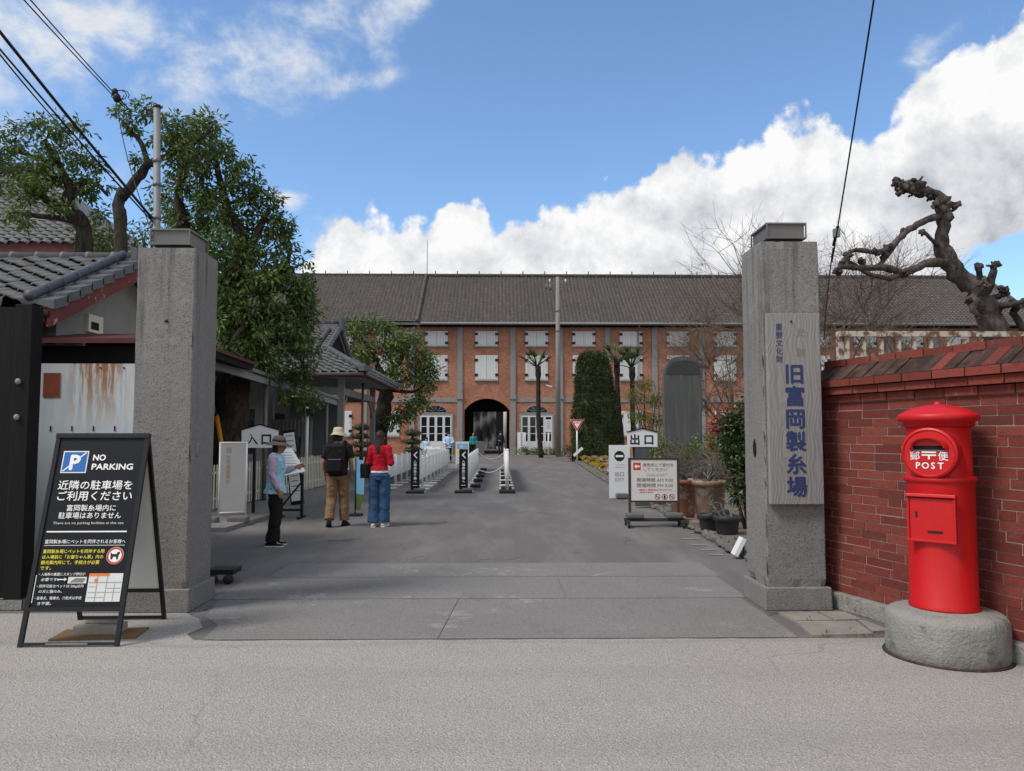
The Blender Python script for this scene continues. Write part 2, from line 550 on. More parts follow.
    pmat('roof_tile', (0.150, 0.148, 0.145), 0.6, 0.35, 2.0, 0.25, 60, 0.4, island=0.0, dirt=(0.075, 0.075, 0.072), dirt_scale=5, dirt_lo=.5, dirt_hi=.7)
    pmat('roof_tile_pale', (0.118, 0.119, 0.121), 0.65, 0.45, 2.5, 0.25, 60, 0.4, dirt=(0.085, 0.083, 0.08), dirt_scale=6, dirt_lo=.48, dirt_hi=.68)
    pmat('roof_tile_dark', (0.078, 0.085, 0.095), 0.5, 0.35, 3.0, 0.2, 60, 0.45)
    m, t, b = base('mill_tile')
    oc = t.coord()
    c = t.mix(t.noise(t.scale(oc, (3.5, .55, .55)), 1.0, 6, 0.7), (0.058, 0.051, 0.049), (0.138, 0.124, 0.117))
    c = t.mix(t.math('MULTIPLY', t.sstep(t.noise(oc, 0.22, 4, .6), 0.46, 0.62), 0.5), c, (0.080, 0.072, 0.069))
    c = t.mix(t.math('MULTIPLY', t.sstep(t.noise(t.scale(oc, (3.4, 2, 2)), 1.7, 4, .7), 0.52, 0.68), 0.6), c, (0.205, 0.185, 0.172))
    c = t.mix(t.math('MULTIPLY', t.sstep(t.noise(t.scale(oc, (3.3, 3.3, 3.3)), 1.0, 4, .7), 0.52, 0.66), 0.55), c, (0.045, 0.040, 0.038))
    t.put(b.inputs['Base Color'], c)
    b.inputs['Roughness'].default_value = 0.85
    b.inputs['Specular IOR Level'].default_value = 0.2
    pmat('timber_grey', (0.235, 0.235, 0.235), 0.8, 0.25, 3, 0.2, 30, stretch=(1, 1, 0.3))
    pmat('shutter_line', (0.36, 0.365, 0.37))
    pmat('shutter_white', (0.62, 0.63, 0.64), 0.7, 0.12, 2.5, dirt=(0.36, 0.36, 0.36), dirt_scale=2.2, dirt_lo=.55, dirt_hi=.8)
    pmat('white_paint', (0.70, 0.70, 0.69), 0.5, 0.06, 4)
    pmat('fence_white', (0.66, 0.67, 0.68), 0.45, 0.06, 4)
    pmat('board_white', (0.66, 0.68, 0.71), 0.4, 0.04, 4)
    pmat('poster_white', (0.60, 0.58, 0.56), 0.5, 0.05, 4)
    pmat('cream_pale', (0.58, 0.56, 0.46), 0.55, 0.1, 6)
    pmat('black_metal', (0.012, 0.012, 0.014), 0.35, 0.15, 8)
    pmat('black_panel', (0.009, 0.010, 0.013), 0.5, 0.15, 3, spec=0.18)
    pmat('black_matt', (0.018, 0.018, 0.019), 0.75, 0.2, 8)
    pmat('dark_glass', (0.012, 0.015, 0.02), 0.08, 0.1, 3, spec=0.6)
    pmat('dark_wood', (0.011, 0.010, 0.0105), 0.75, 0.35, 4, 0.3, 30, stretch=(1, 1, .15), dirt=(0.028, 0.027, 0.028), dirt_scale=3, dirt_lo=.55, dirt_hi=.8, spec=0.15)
    pmat('dark_void', (0.010, 0.010, 0.011), 0.9, 0.2, 3)
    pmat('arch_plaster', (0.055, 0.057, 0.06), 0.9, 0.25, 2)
    pmat('steel_grey', (0.155, 0.148, 0.145), 0.5, 0.2, 5, metal=0.4, dirt=(0.13, 0.115, 0.10), dirt_scale=6, dirt_lo=.55, dirt_hi=.75)
    pmat('galvanised', (0.20, 0.21, 0.22), 0.6, 0.2, 5, metal=0.2)
    pmat('pole_concrete', (0.20, 0.195, 0.185), 0.85, 0.15, 3)
    pmat('oxide_red', (0.15, 0.035, 0.028), 0.7, 0.3, 6, 0.2, 30, dirt=(0.36, 0.30, 0.28), dirt_scale=9, dirt_lo=.60, dirt_hi=.66)
    pmat('oxide_red_dark', (0.085, 0.022, 0.022), 0.6, 0.3, 6)
    pmat('rust_patch', (0.19, 0.048, 0.024), 0.85, 0.3, 14)
    pmat('plaster_grey', (0.22, 0.215, 0.20), 0.9, 0.2, 3, 0.2, 50)
    pmat('stele_dark', (0.040, 0.041, 0.043), 0.8, 0.3, 5)
    pmat('banner_cloth', (0.50, 0.49, 0.50), 0.7, 0.1, 3)
    pmat('faded_red', (0.48, 0.24, 0.22), 0.7, 0.1, 3)
    pmat('scaffold_sheet', (0.13, 0.135, 0.14), 0.8, 0.35, 0.6)
    pmat('plaster_white', (0.44, 0.44, 0.43), 0.85, 0.15, 2)
    pmat('booth_wall', (0.20, 0.205, 0.21), 0.8, 0.2, 2)
    pmat('awning_sheet', (0.30, 0.31, 0.32), 0.55, 0.15, 2, dirt=(0.18, 0.18, 0.18), dirt_scale=3, dirt_lo=.5, dirt_hi=.75)
    pmat('rusty_white_rail', (0.46, 0.43, 0.38), 0.75, 0.2, 6, dirt=(0.15, 0.075, 0.045), dirt_scale=11, dirt_lo=.44, dirt_hi=.58)
    pmat('drum_concrete', (0.255, 0.25, 0.238), 0.92, 0.3, 5, 0.8, 45, 0.15, dirt=(0.11, 0.11, 0.105), dirt_scale=7, dirt_lo=.55, dirt_hi=.75)
    pmat('kerb_stone', (0.135, 0.128, 0.118), 0.95, 0.5, 7, 0.8, 30, dirt=(0.06, 0.055, 0.045), dirt_scale=4, dirt_lo=.5, dirt_hi=.7)
    pmat('flagstone', (0.235, 0.22, 0.195), 0.9, 0.35, 4, 0.5, 30, dirt=(0.12, 0.12, 0.09), dirt_scale=3, dirt_lo=.5, dirt_hi=.75)
    pmat('coping_dark', (0.062, 0.040, 0.034), 0.95, 0.8, 9, 0.9, 40, spec=0.1, island=0.22, dirt=(0.135, 0.058, 0.045), dirt_scale=9, dirt_lo=.54, dirt_hi=.72)
    pmat('mortar', (0.30, 0.235, 0.205), 0.95, 0.25, 12, 0.5, 60)
    pmat('white_print', (0.80, 0.80, 0.80), 0.5, 0.03, 4)
    pmat('black_print', (0.015, 0.015, 0.017), 0.5, 0.05, 4)
    pmat('grey_print', (0.20, 0.19, 0.185), 0.5, 0.05, 4)
    pmat('red_print', (0.52, 0.045, 0.025), 0.5, 0.05, 4)
    pmat('dark_red_print', (0.22, 0.02, 0.025), 0.5, 0.05, 4)
    pmat('yellow_print', (0.80, 0.68, 0.05), 0.5, 0.05, 4)
    pmat('blue_print', (0.02, 0.13, 0.42), 0.45, 0.05, 4)
    pmat('blue_carved', (0.028, 0.042, 0.125), 0.7, 0.25, 20)
    pmat('skyblue_print', (0.18, 0.45, 0.70), 0.5, 0.05, 4)
    pmat('orange_print', (0.70, 0.19, 0.05), 0.5, 0.05, 4)
    pmat('map_grey', (0.62, 0.63, 0.62), 0.5, 0.05, 30)
    pmat('map_line', (0.36, 0.37, 0.36), 0.5, 0.05, 30)
    pmat('orange_plastic', (0.62, 0.26, 0.02), 0.4, 0.1, 5)
    pmat('rubber', (0.02, 0.02, 0.021), 0.7, 0.15, 8)
    pmat('weight_grey', (0.12, 0.12, 0.122), 0.7, 0.2, 8)
    pmat('board_brown', (0.16, 0.10, 0.055), 0.8, 0.2, 6)
    pmat('cardboard', (0.20, 0.13, 0.08), 0.85, 0.15, 6)
    pmat('stone_block', (0.27, 0.25, 0.225), 0.9, 0.3, 8, 0.6, 40)
    pmat('terracotta', (0.24, 0.155, 0.11), 0.8, 0.2, 6, 0.3, 30, dirt=(0.34, 0.29, 0.235), dirt_scale=4, dirt_lo=.50, dirt_hi=.58)
    pmat('terracotta_red', (0.25, 0.10, 0.06), 0.8, 0.2, 6, 0.3, 30, dirt=(0.34, 0.26, 0.20), dirt_scale=5, dirt_lo=.54, dirt_hi=.60)
    pmat('black_plastic', (0.028, 0.030, 0.034), 0.5, 0.15, 6)
    pmat('dark_frame', (0.045, 0.032, 0.028), 0.6, 0.15, 8)
    pmat('cable', (0.008, 0.008, 0.009), 0.6, 0.1, 4)
    pmat('skin', (0.36, 0.19, 0.125), 0.55, 0.08, 10)
    pmat('hair_black', (0.010, 0.009, 0.009), 0.5, 0.3, 20, stretch=(1, 1, .2))
    pmat('hair_brown', (0.030, 0.011, 0.008), 0.65, 0.35, 25, stretch=(1, 1, .15))
    for nm, c in (('vest_blue', (0.29, 0.53, 0.68)), ('sleeve_lilac', (0.43, 0.36, 0.50)), ('trouser_black', (0.009, 0.009, 0.011)),
                  ('shirt_black', (0.012, 0.012, 0.013)), ('trouser_khaki', (0.205, 0.125, 0.070)), ('cardigan_red', (0.42, 0.008, 0.022)),
                  ('denim', (0.030, 0.075, 0.155)), ('hat_tan', (0.47, 0.42, 0.30)), ('hat_taupe', (0.125, 0.107, 0.098)),
                  ('teal_cloth', (0.02, 0.22, 0.21)), ('navy_cloth', (0.012, 0.017, 0.035)), ('coat_pale', (0.40, 0.56, 0.72)),
                  ('bag_black', (0.012, 0.012, 0.014)), ('shoe_black', (0.010, 0.010, 0.010)), ('shoe_white', (0.55, 0.51, 0.46)),
                  ('sole_white', (0.6, 0.6, 0.58)), ('table_cloth', (0.50, 0.52, 0.54)), ('denim_pale', (0.16, 0.22, 0.30))):
        pmat(nm, c, 0.85, 0.22, 9, 0.35, 22, 0.2)
    leafmat('leaf_evergreen', (0.108, 0.162, 0.045), 0.6, 0.035, 0.42, 0.34)
    leafmat('leaf_light', (0.105, 0.135, 0.035), 0.45, 0.03, 0.5, 0.3)
    leafmat('leaf_pine', (0.055, 0.072, 0.026), 0.45, 0.02, 0.6, 0.12)
    leafmat('leaf_mid', (0.110, 0.160, 0.045), 0.45, 0.03, 0.5, 0.22)
    leafmat('leaf_camellia', (0.055, 0.085, 0.028), 0.5, 0.03, 0.35, 0.15)
    leafmat('leaf_yellow', (0.17, 0.17, 0.035), 0.4, 0.03, 0.5, 0.3)
    leafmat('leaf_red', (0.30, 0.035, 0.028), 0.4, 0.02, 0.5, 0.3)
    leafmat('leaf_rust', (0.13, 0.085, 0.035), 0.4, 0.04, 0.6, 0.2)
    leafmat('leaf_palm', (0.06, 0.10, 0.03), 0.35, 0.03, 0.5, 0.2)
    leafmat('petal_yellow', (0.62, 0.42, 0.04), 0.25, 0.02, 0.6, 0.3)
    leafmat('petal_white', (0.62, 0.58, 0.56), 0.2, 0.02, 0.6, 0.3)
    leafmat('petal_purple', (0.12, 0.045, 0.18), 0.3, 0.04, 0.6, 0.3)
    pmat('moss', (0.06, 0.085, 0.025), 0.95, 0.3, 20)


make_materials()
M = MATS


# ------------------------------------------------------------------ mesh builder
class MB:
    def __init__(self):
        self.v, self.f, self.m, self.s = [], [], [], []
        self.mats = []

    def mi(self, mat):
        if mat is None:
            return 0
        if isinstance(mat, str):
            mat = M[mat]
        if mat not in self.mats:
            self.mats.append(mat)
        return self.mats.index(mat)

    def add(self, vs, fs, mat=None, smooth=False):
        o = len(self.v)
        k = self.mi(mat)
        self.v.extend(tuple(p) for p in vs)
        for f in fs:
            self.f.append(tuple(i + o for i in f))
            self.m.append(k)
            self.s.append(smooth)

    def box(self, c, d, mat=None, rot=None, taper=1.0):
        hx, hy, hz = d[0] / 2, d[1] / 2, d[2] / 2
        P = []
        for z, k in ((-hz, 1), (hz, taper)):
            for x, y in ((-hx, -hy), (hx, -hy), (hx, hy), (-hx, hy)):
                P.append(Vector((x * k, y * k, z)))
        if rot is not None:
            if not isinstance(rot, Matrix):
                rot = Matrix.Rotation(rot, 3, 'Z')
            P = [rot @ p for p in P]
        c = Vector(c)
        self.add([p + c for p in P], [(3, 2, 1, 0), (4, 5, 6, 7), (0, 1, 5, 4), (1, 2, 6, 5), (2, 3, 7, 6), (3, 0, 4, 7)], mat)

    def b2(self, a, b, mat=None):
        a, b = Vector(a), Vector(b)
        self.box((a + b) / 2, (abs(b.x - a.x), abs(b.y - a.y), abs(b.z - a.z)), mat)

    def bar(self, a, b, w, h, mat=None, up=(0, 0, 1)):
        a, b = Vector(a), Vector(b)
        d = b - a
        L = d.length
        d.normalize()
        u = Vector(up)
        s = d.cross(u)
        if s.length < 1e-4:
            s = d.cross(Vector((0, 1, 0)))
        s.normalize()
        u = s.cross(d)
        rot = Matrix((s, d, u)).transposed()
        self.box((a + b) / 2, (w, L, h), mat, rot)

    def tube(self, pts, rad, seg=8, mat=None, smooth=True, cap=True, squash=None):
        pts = [Vector(p) for p in pts]
        n = len(pts)
        if not isinstance(rad, (list, tuple)):
            rad = [rad] * n
        vs = []
        prev = None
        for i, p in enumerate(pts):
            d = (pts[min(i + 1, n - 1)] - pts[max(i - 1, 0)])
            if d.length < 1e-7:
                d = Vector((0, 0, 1))
            d.normalize()
            if prev is None:
                u = d.orthogonal().normalized()
            else:
                u = prev - d * prev.dot(d)
                u = u.normalized() if u.length > 1e-5 else d.orthogonal().normalized()
            prev = u
            w = d.cross(u)
            for k in range(seg):
                a = 2 * math.pi * k / seg
                vs.append(p + (u * math.cos(a) + w * math.sin(a)) * rad[i])
        fs = []
        for i in range(n - 1):
            for k in range(seg):
                k2 = (k + 1) % seg
                fs.append((i * seg + k, i * seg + k2, (i + 1) * seg + k2, (i + 1) * seg + k))
        if cap:
            fs.append(tuple(range(seg - 1, -1, -1)))
            fs.append(tuple((n - 1) * seg + k for k in range(seg)))
        self.add(vs, fs, mat, smooth)

    def cyl(self, a, b, r, seg=16, mat=None, r2=None, smooth=True):
        self.tube([a, b], [r, r if r2 is None else r2], seg, mat, smooth)

    def loft(self, rings, mat=None, smooth=True, cap=True):
        """rings: (centre, rx, ry) horizontal ellipses from bottom to top, or (centre, rx, ry, tilt matrix)"""
        seg = 14
        vs = []
        for rg in rings:
            c = Vector(rg[0])
            mt = rg[3] if len(rg) > 3 else None
            for k in range(seg):
                a = 2 * math.pi * k / seg
                p = Vector((rg[1] * math.cos(a), rg[2] * math.sin(a), 0))
                if mt is not None:
                    p = mt @ p
                vs.append(c + p)
        n = len(rings)
        fs = [(i * seg + k, i * seg + (k + 1) % seg, (i + 1) * seg + (k + 1) % seg, (i + 1) * seg + k) for i in range(n - 1) for k in range(seg)]
        if cap:
            fs.append(tuple(range(seg - 1, -1, -1)))
            fs.append(tuple((n - 1) * seg + k for k in range(seg)))
        self.add(vs, fs, mat, smooth)

    def lathe(self, prof, seg=32, mat=None, c=(0, 0, 0), smooth=True):
        c = Vector(c)
        vs = []
        for r, z in prof:
            for k in range(seg):
                a = 2 * math.pi * k / seg
                vs.append(c + Vector((r * math.cos(a), r * math.sin(a), z)))
        n = len(prof)
        fs = [(i * seg + k, i * seg + (k + 1) % seg, (i + 1) * seg + (k + 1) % seg, (i + 1) * seg + k) for i in range(n - 1) for k in range(seg)]
        fs.append(tuple(range(seg - 1, -1, -1)))
        fs.append(tuple((n - 1) * seg + k for k in range(seg)))
        self.add(vs, fs, mat, smooth)

    def ball(self, c, r, mat=None, seg=14, rings=9, rot=None):
        c = Vector(c)
        if not isinstance(r, (tuple, list)):
            r = (r, r, r)
        vs, fs = [], []
        for i in range(1, rings):
            th = math.pi * i / rings
            for k in range(seg):
                a = 2 * math.pi * k / seg
                p = Vector((r[0] * math.sin(th) * math.cos(a), r[1] * math.sin(th) * math.sin(a), -r[2] * math.cos(th)))
                vs.append(c + (rot @ p if rot is not None else p))
        e = Vector((0, 0, r[2]))
        if rot is not None:
            e = rot @ e
        vs += [c - e, c + e]
        nb, nt = len(vs) - 2, len(vs) - 1
        for i in range(rings - 2):
            for k in range(seg):
                fs.append((i * seg + k, i * seg + (k + 1) % seg, (i + 1) * seg + (k + 1) % seg, (i + 1) * seg + k))
        for k in range(seg):
            fs.append((nb, (k + 1) % seg, k))
            fs.append((nt, (rings - 2) * seg + k, (rings - 2) * seg + (k + 1) % seg))
        self.add(vs, fs, mat, True)

    def plate(self, poly, o, ux, uy, thick, mat=None):
        """polygon (2-D) placed at o along ux, uy, extruded backwards by thick (against the normal)"""
        o, ux, uy = Vector(o), Vector(ux).normalized(), Vector(uy).normalized()
        nrm = ux.cross(uy)
        a = [o + ux * x + uy * y for x, y in poly]
        b = [p - nrm * thick for p in a]
        n = len(a)
        fs = [tuple(range(n)), tuple(range(2 * n - 1, n - 1, -1))]
        for i in range(n):
            j = (i + 1) % n
            fs.append((i, i + n, j + n, j))
        self.add(a + b, fs, mat)

    def rect(self, x, y, w, h, o, ux, uy, mat=None, thick=0.0015):
        self.plate([(x, y), (x + w, y), (x + w, y + h), (x, y + h)], o, ux, uy, thick, mat)

    def ring(self, cx, cy, r, wd, o, ux, uy, mat, seg=28, thick=0.0015):
        o, ux, uy = Vector(o), Vector(ux).normalized(), Vector(uy).normalized()
        vs, fs = [], []
        for k in range(seg):
            a = 2 * math.pi * k / seg
            for q in (r, r - wd):
                vs.append(o + ux * (cx + q * math.cos(a)) + uy * (cy + q * math.sin(a)))
        for k in range(seg):
            j = (k + 1) % seg
            fs.append((2 * k, 2 * j, 2 * j + 1, 2 * k + 1))
        self.add(vs, fs, mat)

    def disc(self, cx, cy, r, o, ux, uy, mat, seg=28, thick=0.0015):
        self.plate([(cx + r * math.cos(2 * math.pi * k / seg), cy + r * math.sin(2 * math.pi * k / seg)) for k in range(seg)], o, ux, uy, thick, mat)

    def text(self, s, x, y, size, o, ux, uy, mat, align='LEFT', bold=0.0, width=None, shear=0.0):
        """flat lettering: baseline starts at (x, y) on the plane o, ux, uy"""
        o, ux, uy = Vector(o), Vector(ux).normalized(), Vector(uy).normalized()
        cu = bpy.data.curves.new('lettering_curve', 'FONT')
        cu.body = s
        cu.size = 1.0
        cu.align_x = align
        cu.resolution_u = 2
        cu.offset = 0.0
        cu.shear = shear
        ob = bpy.data.objects.new('lettering_curve', cu)
        COL.objects.link(ob)
        dg = bpy.context.evaluated_depsgraph_get()
        me = bpy.data.meshes.new_from_object(ob.evaluated_get(dg))
        co = [v.co.copy() for v in me.vertices]
        k = size
        kx = size
        if width and co:
            w0 = max(c.x for c in co) - min(c.x for c in co)
            kx = width / w0 if w0 > 1e-5 else size
        fcs = [tuple(p.vertices) for p in me.polygons]
        nrm = ux.cross(uy)
        b = bold * size
        for j, (sx, sy) in enumerate(((0, 0), (b, 0), (-b, 0), (0, b), (0, -b)) if bold > 0 else ((0, 0),)):
            q = o + ux * (x + sx) + uy * (y + sy) + nrm * (.00012 * j)
            self.add([q + ux * (c.x * kx) + uy * (c.y * k) for c in co], fcs, mat)
        bpy.data.objects.remove(ob)
        bpy.data.curves.remove(cu)
        bpy.data.meshes.remove(me)

    def mesh(self, name):
        me = bpy.data.meshes.new(name)
        me.from_pydata(self.v, [], self.f)
        for m in self.mats:
            me.materials.append(m)
        me.polygons.foreach_set('material_index', self.m)
        me.polygons.foreach_set('use_smooth', self.s)
        me.update()
        return me

    def build(self, name, mat=None, parent=None, loc=(0, 0, 0), rot=0.0, bevel=0.0):
        if mat is not None:
            mm = M[mat] if isinstance(mat, str) else mat
            if not self.mats:
                self.mats = [mm]
        me = self.mesh(name)
        if bevel:
            bm = bmesh.new()
            bm.from_mesh(me)
            ed = [e for e in bm.edges if len(e.link_faces) == 2 and e.calc_face_angle(0) > 0.6]
            bmesh.ops.bevel(bm, geom=ed, offset=bevel, segments=2, profile=0.6, affect='EDGES', clamp_overlap=True)
            bm.to_mesh(me)
            bm.free()
        return link(name, me, parent, loc, rot)


def link(name, me, parent=None, loc=(0, 0, 0), rot=0.0):
    o = bpy.data.objects.new(name, me)
    COL.objects.link(o)
    o.parent = parent
    o.location = loc
    o.rotation_euler = rot if isinstance(rot, (tuple, list)) else (0, 0, rot)
    return o


def tag(o, label=None, cat=None, group=None, kind=None):
    if label:
        o['label'] = label
    if cat:
        o['category'] = cat
    if group:
        o['group'] = group
    if kind:
        o['kind'] = kind
    return o


def thing(name, label, cat, loc=(0, 0, 0), rotz=0.0, group=None):
    o = bpy.data.objects.new(name, None)
    o.empty_display_size = 0.2
    COL.objects.link(o)
    o.location = loc
    o.rotation_euler = (0, 0, rotz)
    return tag(o, label, cat, group)


def copy_tree(o, parent=None):
    c = o.copy()
    COL.objects.link(c)
    c.parent = parent
    for ch in list(o.children):
        copy_tree(ch, c)
    return c


def dup(root, loc, rotz=None, label=None, scale=None):
    r = copy_tree(root)
    r.location = loc
    if rotz is not None:
        r.rotation_euler = (0, 0, rotz)
    if scale:
        r.scale = scale
    if label:
        r['label'] = label
    return r


def remeshed(mb, voxel, smooth=4, noise_amt=0.0, noise_size=0.1):
    """one continuous surface out of overlapping closed shapes"""
    me = mb.mesh('tmp')
    o = bpy.data.objects.new('tmp', me)
    COL.objects.link(o)
    r = o.modifiers.new('r', 'REMESH')
    r.mode = 'VOXEL'
    r.voxel_size = voxel
    r.use_smooth_shade = True
    if noise_amt:
        tx = bpy.data.textures.get('folds_%g' % noise_size) or bpy.data.textures.new('folds_%g' % noise_size, 'CLOUDS')
        tx.noise_scale = noise_size
        d = o.modifiers.new('d', 'DISPLACE')
        d.texture = tx
        d.strength = noise_amt
        d.mid_level = 0.5
    if smooth:
        s = o.modifiers.new('s', 'SMOOTH')
        s.iterations = smooth
        s.factor = 0.5
    dg = bpy.context.evaluated_depsgraph_get()
    out = bpy.data.meshes.new_from_object(o.evaluated_get(dg))
    bpy.data.objects.remove(o)
    bpy.data.meshes.remove(me)
    out.materials.clear()
    return out


def part_mesh(name, me, mat, parent, loc=(0, 0, 0), rot=0.0):
    me.name = name
    me.materials.append(M[mat])
    return link(name, me, parent, loc, rot)


# ------------------------------------------------------------------ roofs of pan tiles (real relief)
def tile_grid(w, L, tw=0.27, th=0.24, amp=0.028, step=0.022, per=8):
    """grid in local coords: x across 0..w, y up the slope 0..L, z relief"""
    nx = max(2, int(w / tw * per))
    rows = max(1, int(round(L / th)))
    th = L / rows
    V, Fc = [], []
    for r in range(rows):                      # each course laps over the one below and leaves a dark gap under its lip
        o = len(V)
        y0, y1 = r * th - min(.035, th * .15), (r + 1) * th + .02
        for (y, dz) in ((y0 + .004, step * .62), (y0, step), (r * th + th * .5, step * .5), (y1, 0.0)):
            for i in range(nx + 1):
                x = w * i / nx
                ph = (x / tw) % 1.0
                z = amp * math.sin(2 * math.pi * ph) + amp * 0.45 * math.sin(4 * math.pi * ph + 0.6)
                c_ = math.floor(x / tw)
                jit = 0.007 * math.sin(r * 12.9898 + c_ * 78.233)
                V.append((x, y + 0.010 * math.sin(r * 39.3 + c_ * 11.7), z + dz + jit))
        for q in range(3):
            for i in range(nx):
                a = o + q * (nx + 1) + i
                Fc.append((a, a + 1, a + nx + 2, a + nx + 1))
    return V, Fc


def roof_slope(mb, o, ux, uy, w, L, mat, clip=(), **kw):
    """tiled slope: o lower corner, ux along the eave, uy up the slope; clip = list of (point, normal) half-spaces to keep (dot >= 0)"""
    V, Fc = tile_grid(w, L, **kw)
    o, ux, uy = Vector(o), Vector(ux).normalized(), Vector(uy).normalized()
    n = ux.cross(uy)
    P = [o + ux * x + uy * y + n * z for x, y, z in V]
    if clip:
        bm = bmesh.new()
        bv = [bm.verts.new(p) for p in P]
        for f in Fc:
            bm.faces.new([bv[i] for i in f])
        for (cp, cn) in clip:
            bmesh.ops.bisect_plane(bm, geom=bm.verts[:] + bm.edges[:] + bm.faces[:], plane_co=cp, plane_no=cn, clear_inner=True)
        bm.verts.index_update()
        P = [v.co.copy() for v in bm.verts]
        Fc = [tuple(v.index for v in f.verts) for f in bm.faces]
        bm.free()
    mb.add(P, Fc, mat, True)


def ridge_run(mb, a, b, r, mat, L=0.30):
    """row of overlapping round ridge tiles"""
    a, b = Vector(a), Vector(b)
    n = max(1, int((b - a).length / L))
    for i in range(n):
        p, q = a.lerp(b, i / n), a.lerp(b, (i + 1.08) / n)
        mb.tube([p, p.lerp(q, .12), p.lerp(q, .13), q], [r * 1.10, r * 1.10, r, r * .97], 10, mat)


# ------------------------------------------------------------------ foliage
def leaves(mb, clumps, ll, lw, mat, per=16, droop=0.35, rng=None, spread=None):
    """clumps: (centre, radius); leaf-shaped quads radiating from each clump's centre"""
    rng = rng or random
    vs, fs = [], []
    for c, r in clumps:
        c = Vector(c)
        for _ in range(per):
            d = Vector((rng.gauss(0, 1), rng.gauss(0, 1), rng.gauss(0, .8)))
            if d.length < 1e-4:
                continue
            d.normalize()
            p = c + d * r * (rng.random() ** 0.6)
            dd = (d + Vector((rng.uniform(-.6, .6), rng.uniform(-.6, .6), -droop + rng.uniform(-.5, .5))))
            dd.normalize()
            s = dd.cross(Vector((rng.uniform(-1, 1), rng.uniform(-1, 1), 1.2)))
            if s.length < 1e-4:
                continue
            s.normalize()
            k = rng.uniform(0.7, 1.25)
            u = s.cross(dd)
            l, w = ll * k, lw * k
            o = len(vs)
            vs += [p, p + dd * l * .5 + s * w * .5 + u * w * .12, p + dd * l - u * l * .10, p + dd * l * .5 - s * w * .5 + u * w * .12]
            fs.append((o, o + 1, o + 2, o + 3))
    mb.add(vs, fs, mat)


def blob_clumps(blobs, rng, rad=(0.16, 0.30), shell=0.45, dens=1.0):
    """clump centres inside ellipsoids ((x,y,z),(rx,ry,rz),n), biased towards the surface"""
    out = []
    for c, r, n in blobs:
        c = Vector(c)
        for _ in range(int(n * dens)):
            d = Vector((rng.gauss(0, 1), rng.gauss(0, 1), rng.gauss(0, 1))).normalized()
            k = rng.uniform(shell, 1.0) ** 0.7
            out.append((c + Vector((d.x * r[0] * k, d.y * r[1] * k, d.z * r[2] * k)), rng.uniform(*rad)))
    return out


def limb(mb, pts, r0, r1, seg=8, mat='bark', wob=0.0, rng=random, sub=3):
    """tapered, slightly crooked branch through pts"""
    pts = [Vector(p) for p in pts]
    P = []
    n = len(pts)
    for i in range(n - 1):
        p0, p1, p2, p3 = pts[max(i - 1, 0)], pts[i], pts[i + 1], pts[min(i + 2, n - 1)]
        for k in range(sub):
            t = k / sub
            q = 0.5 * ((2 * p1) + (p2 - p0) * t + (2 * p0 - 5 * p1 + 4 * p2 - p3) * t * t + (3 * p1 - p0 - 3 * p2 + p3) * t ** 3)
            P.append(q)
    P.append(pts[-1])
    m = len(P)
    rad = []
    for i in range(m):
        t = i / (m - 1)
        rr = r0 + (r1 - r0) * t
        if wob and 0 < i < m - 1:
            P[i] = P[i] + Vector((rng.uniform(-1, 1), rng.uniform(-1, 1), rng.uniform(-.6, .6))) * wob * rr
            rr *= rng.uniform(1 - wob * .35, 1 + wob * .45)
        rad.append(rr)
    mb.tube(P, rad, seg, mat)
    return P


def twigs(mb, p, d, L, r, depth, rng, mat='twig', split=3, spread=0.55, up=0.15, seg=3):
    """recursive bare branching"""
    p, d = Vector(p), Vector(d).normalized()
    n = 3
    P = [p]
    q = p
    for i in range(n):
        d = (d + Vector((rng.gauss(0, .16), rng.gauss(0, .16), rng.gauss(0, .12) + up * .3))).normalized()
        q = q + d * (L / n)
        P.append(q)
    mb.tube(P, [r * (1 - .4 * i / n) for i in range(n + 1)], seg if depth < 2 else 5, mat, True, cap=False)
    if depth <= 0:
        return
    for k in range(split):
        b = P[rng.choice((1, 2, 3, 3))]
        dd = (d + Vector((rng.gauss(0, spread), rng.gauss(0, spread), rng.gauss(0, spread * .7) + up))).normalized()
        twigs(mb, b, dd, L * rng.uniform(.55, .85), r * .58, depth - 1, rng, mat, split, spread, up, seg)

# ================================================================== THE SETTING
def flat(name, poly, z, mat, kind='structure', thick=None):
    mb = MB()
    if thick is None:
        mb.add([(x, y, z) for x, y in poly], [tuple(range(len(poly)))], mat)
    else:
        mb.plate(poly, (0, 0, z), (1, 0, 0), (0, 1, 0), thick, mat)
    o = mb.build(name)
    tag(o, kind=kind)
    return o


flat('ground', [(-1500, -1500), (1500, -1500), (1500, 1500), (-1500, 1500)], 0.0, 'asphalt')
rng = random.Random(3)
edge = [(60, 5.95), (3.4, 5.95), (2.9, 5.84)]
for i in range(41):
    x = 2.6 - i * 0.12
    edge.append((x, 5.84 + rng.uniform(-.012, .012)))
edge += [(-2.30, 5.86), (-2.42, 6.03), (-2.38, 6.24), (-2.52, 6.52), (-2.72, 6.74), (-60, 6.74)]
flat('road', edge + [(-60, -60), (60, -60)], 0.004, 'road')

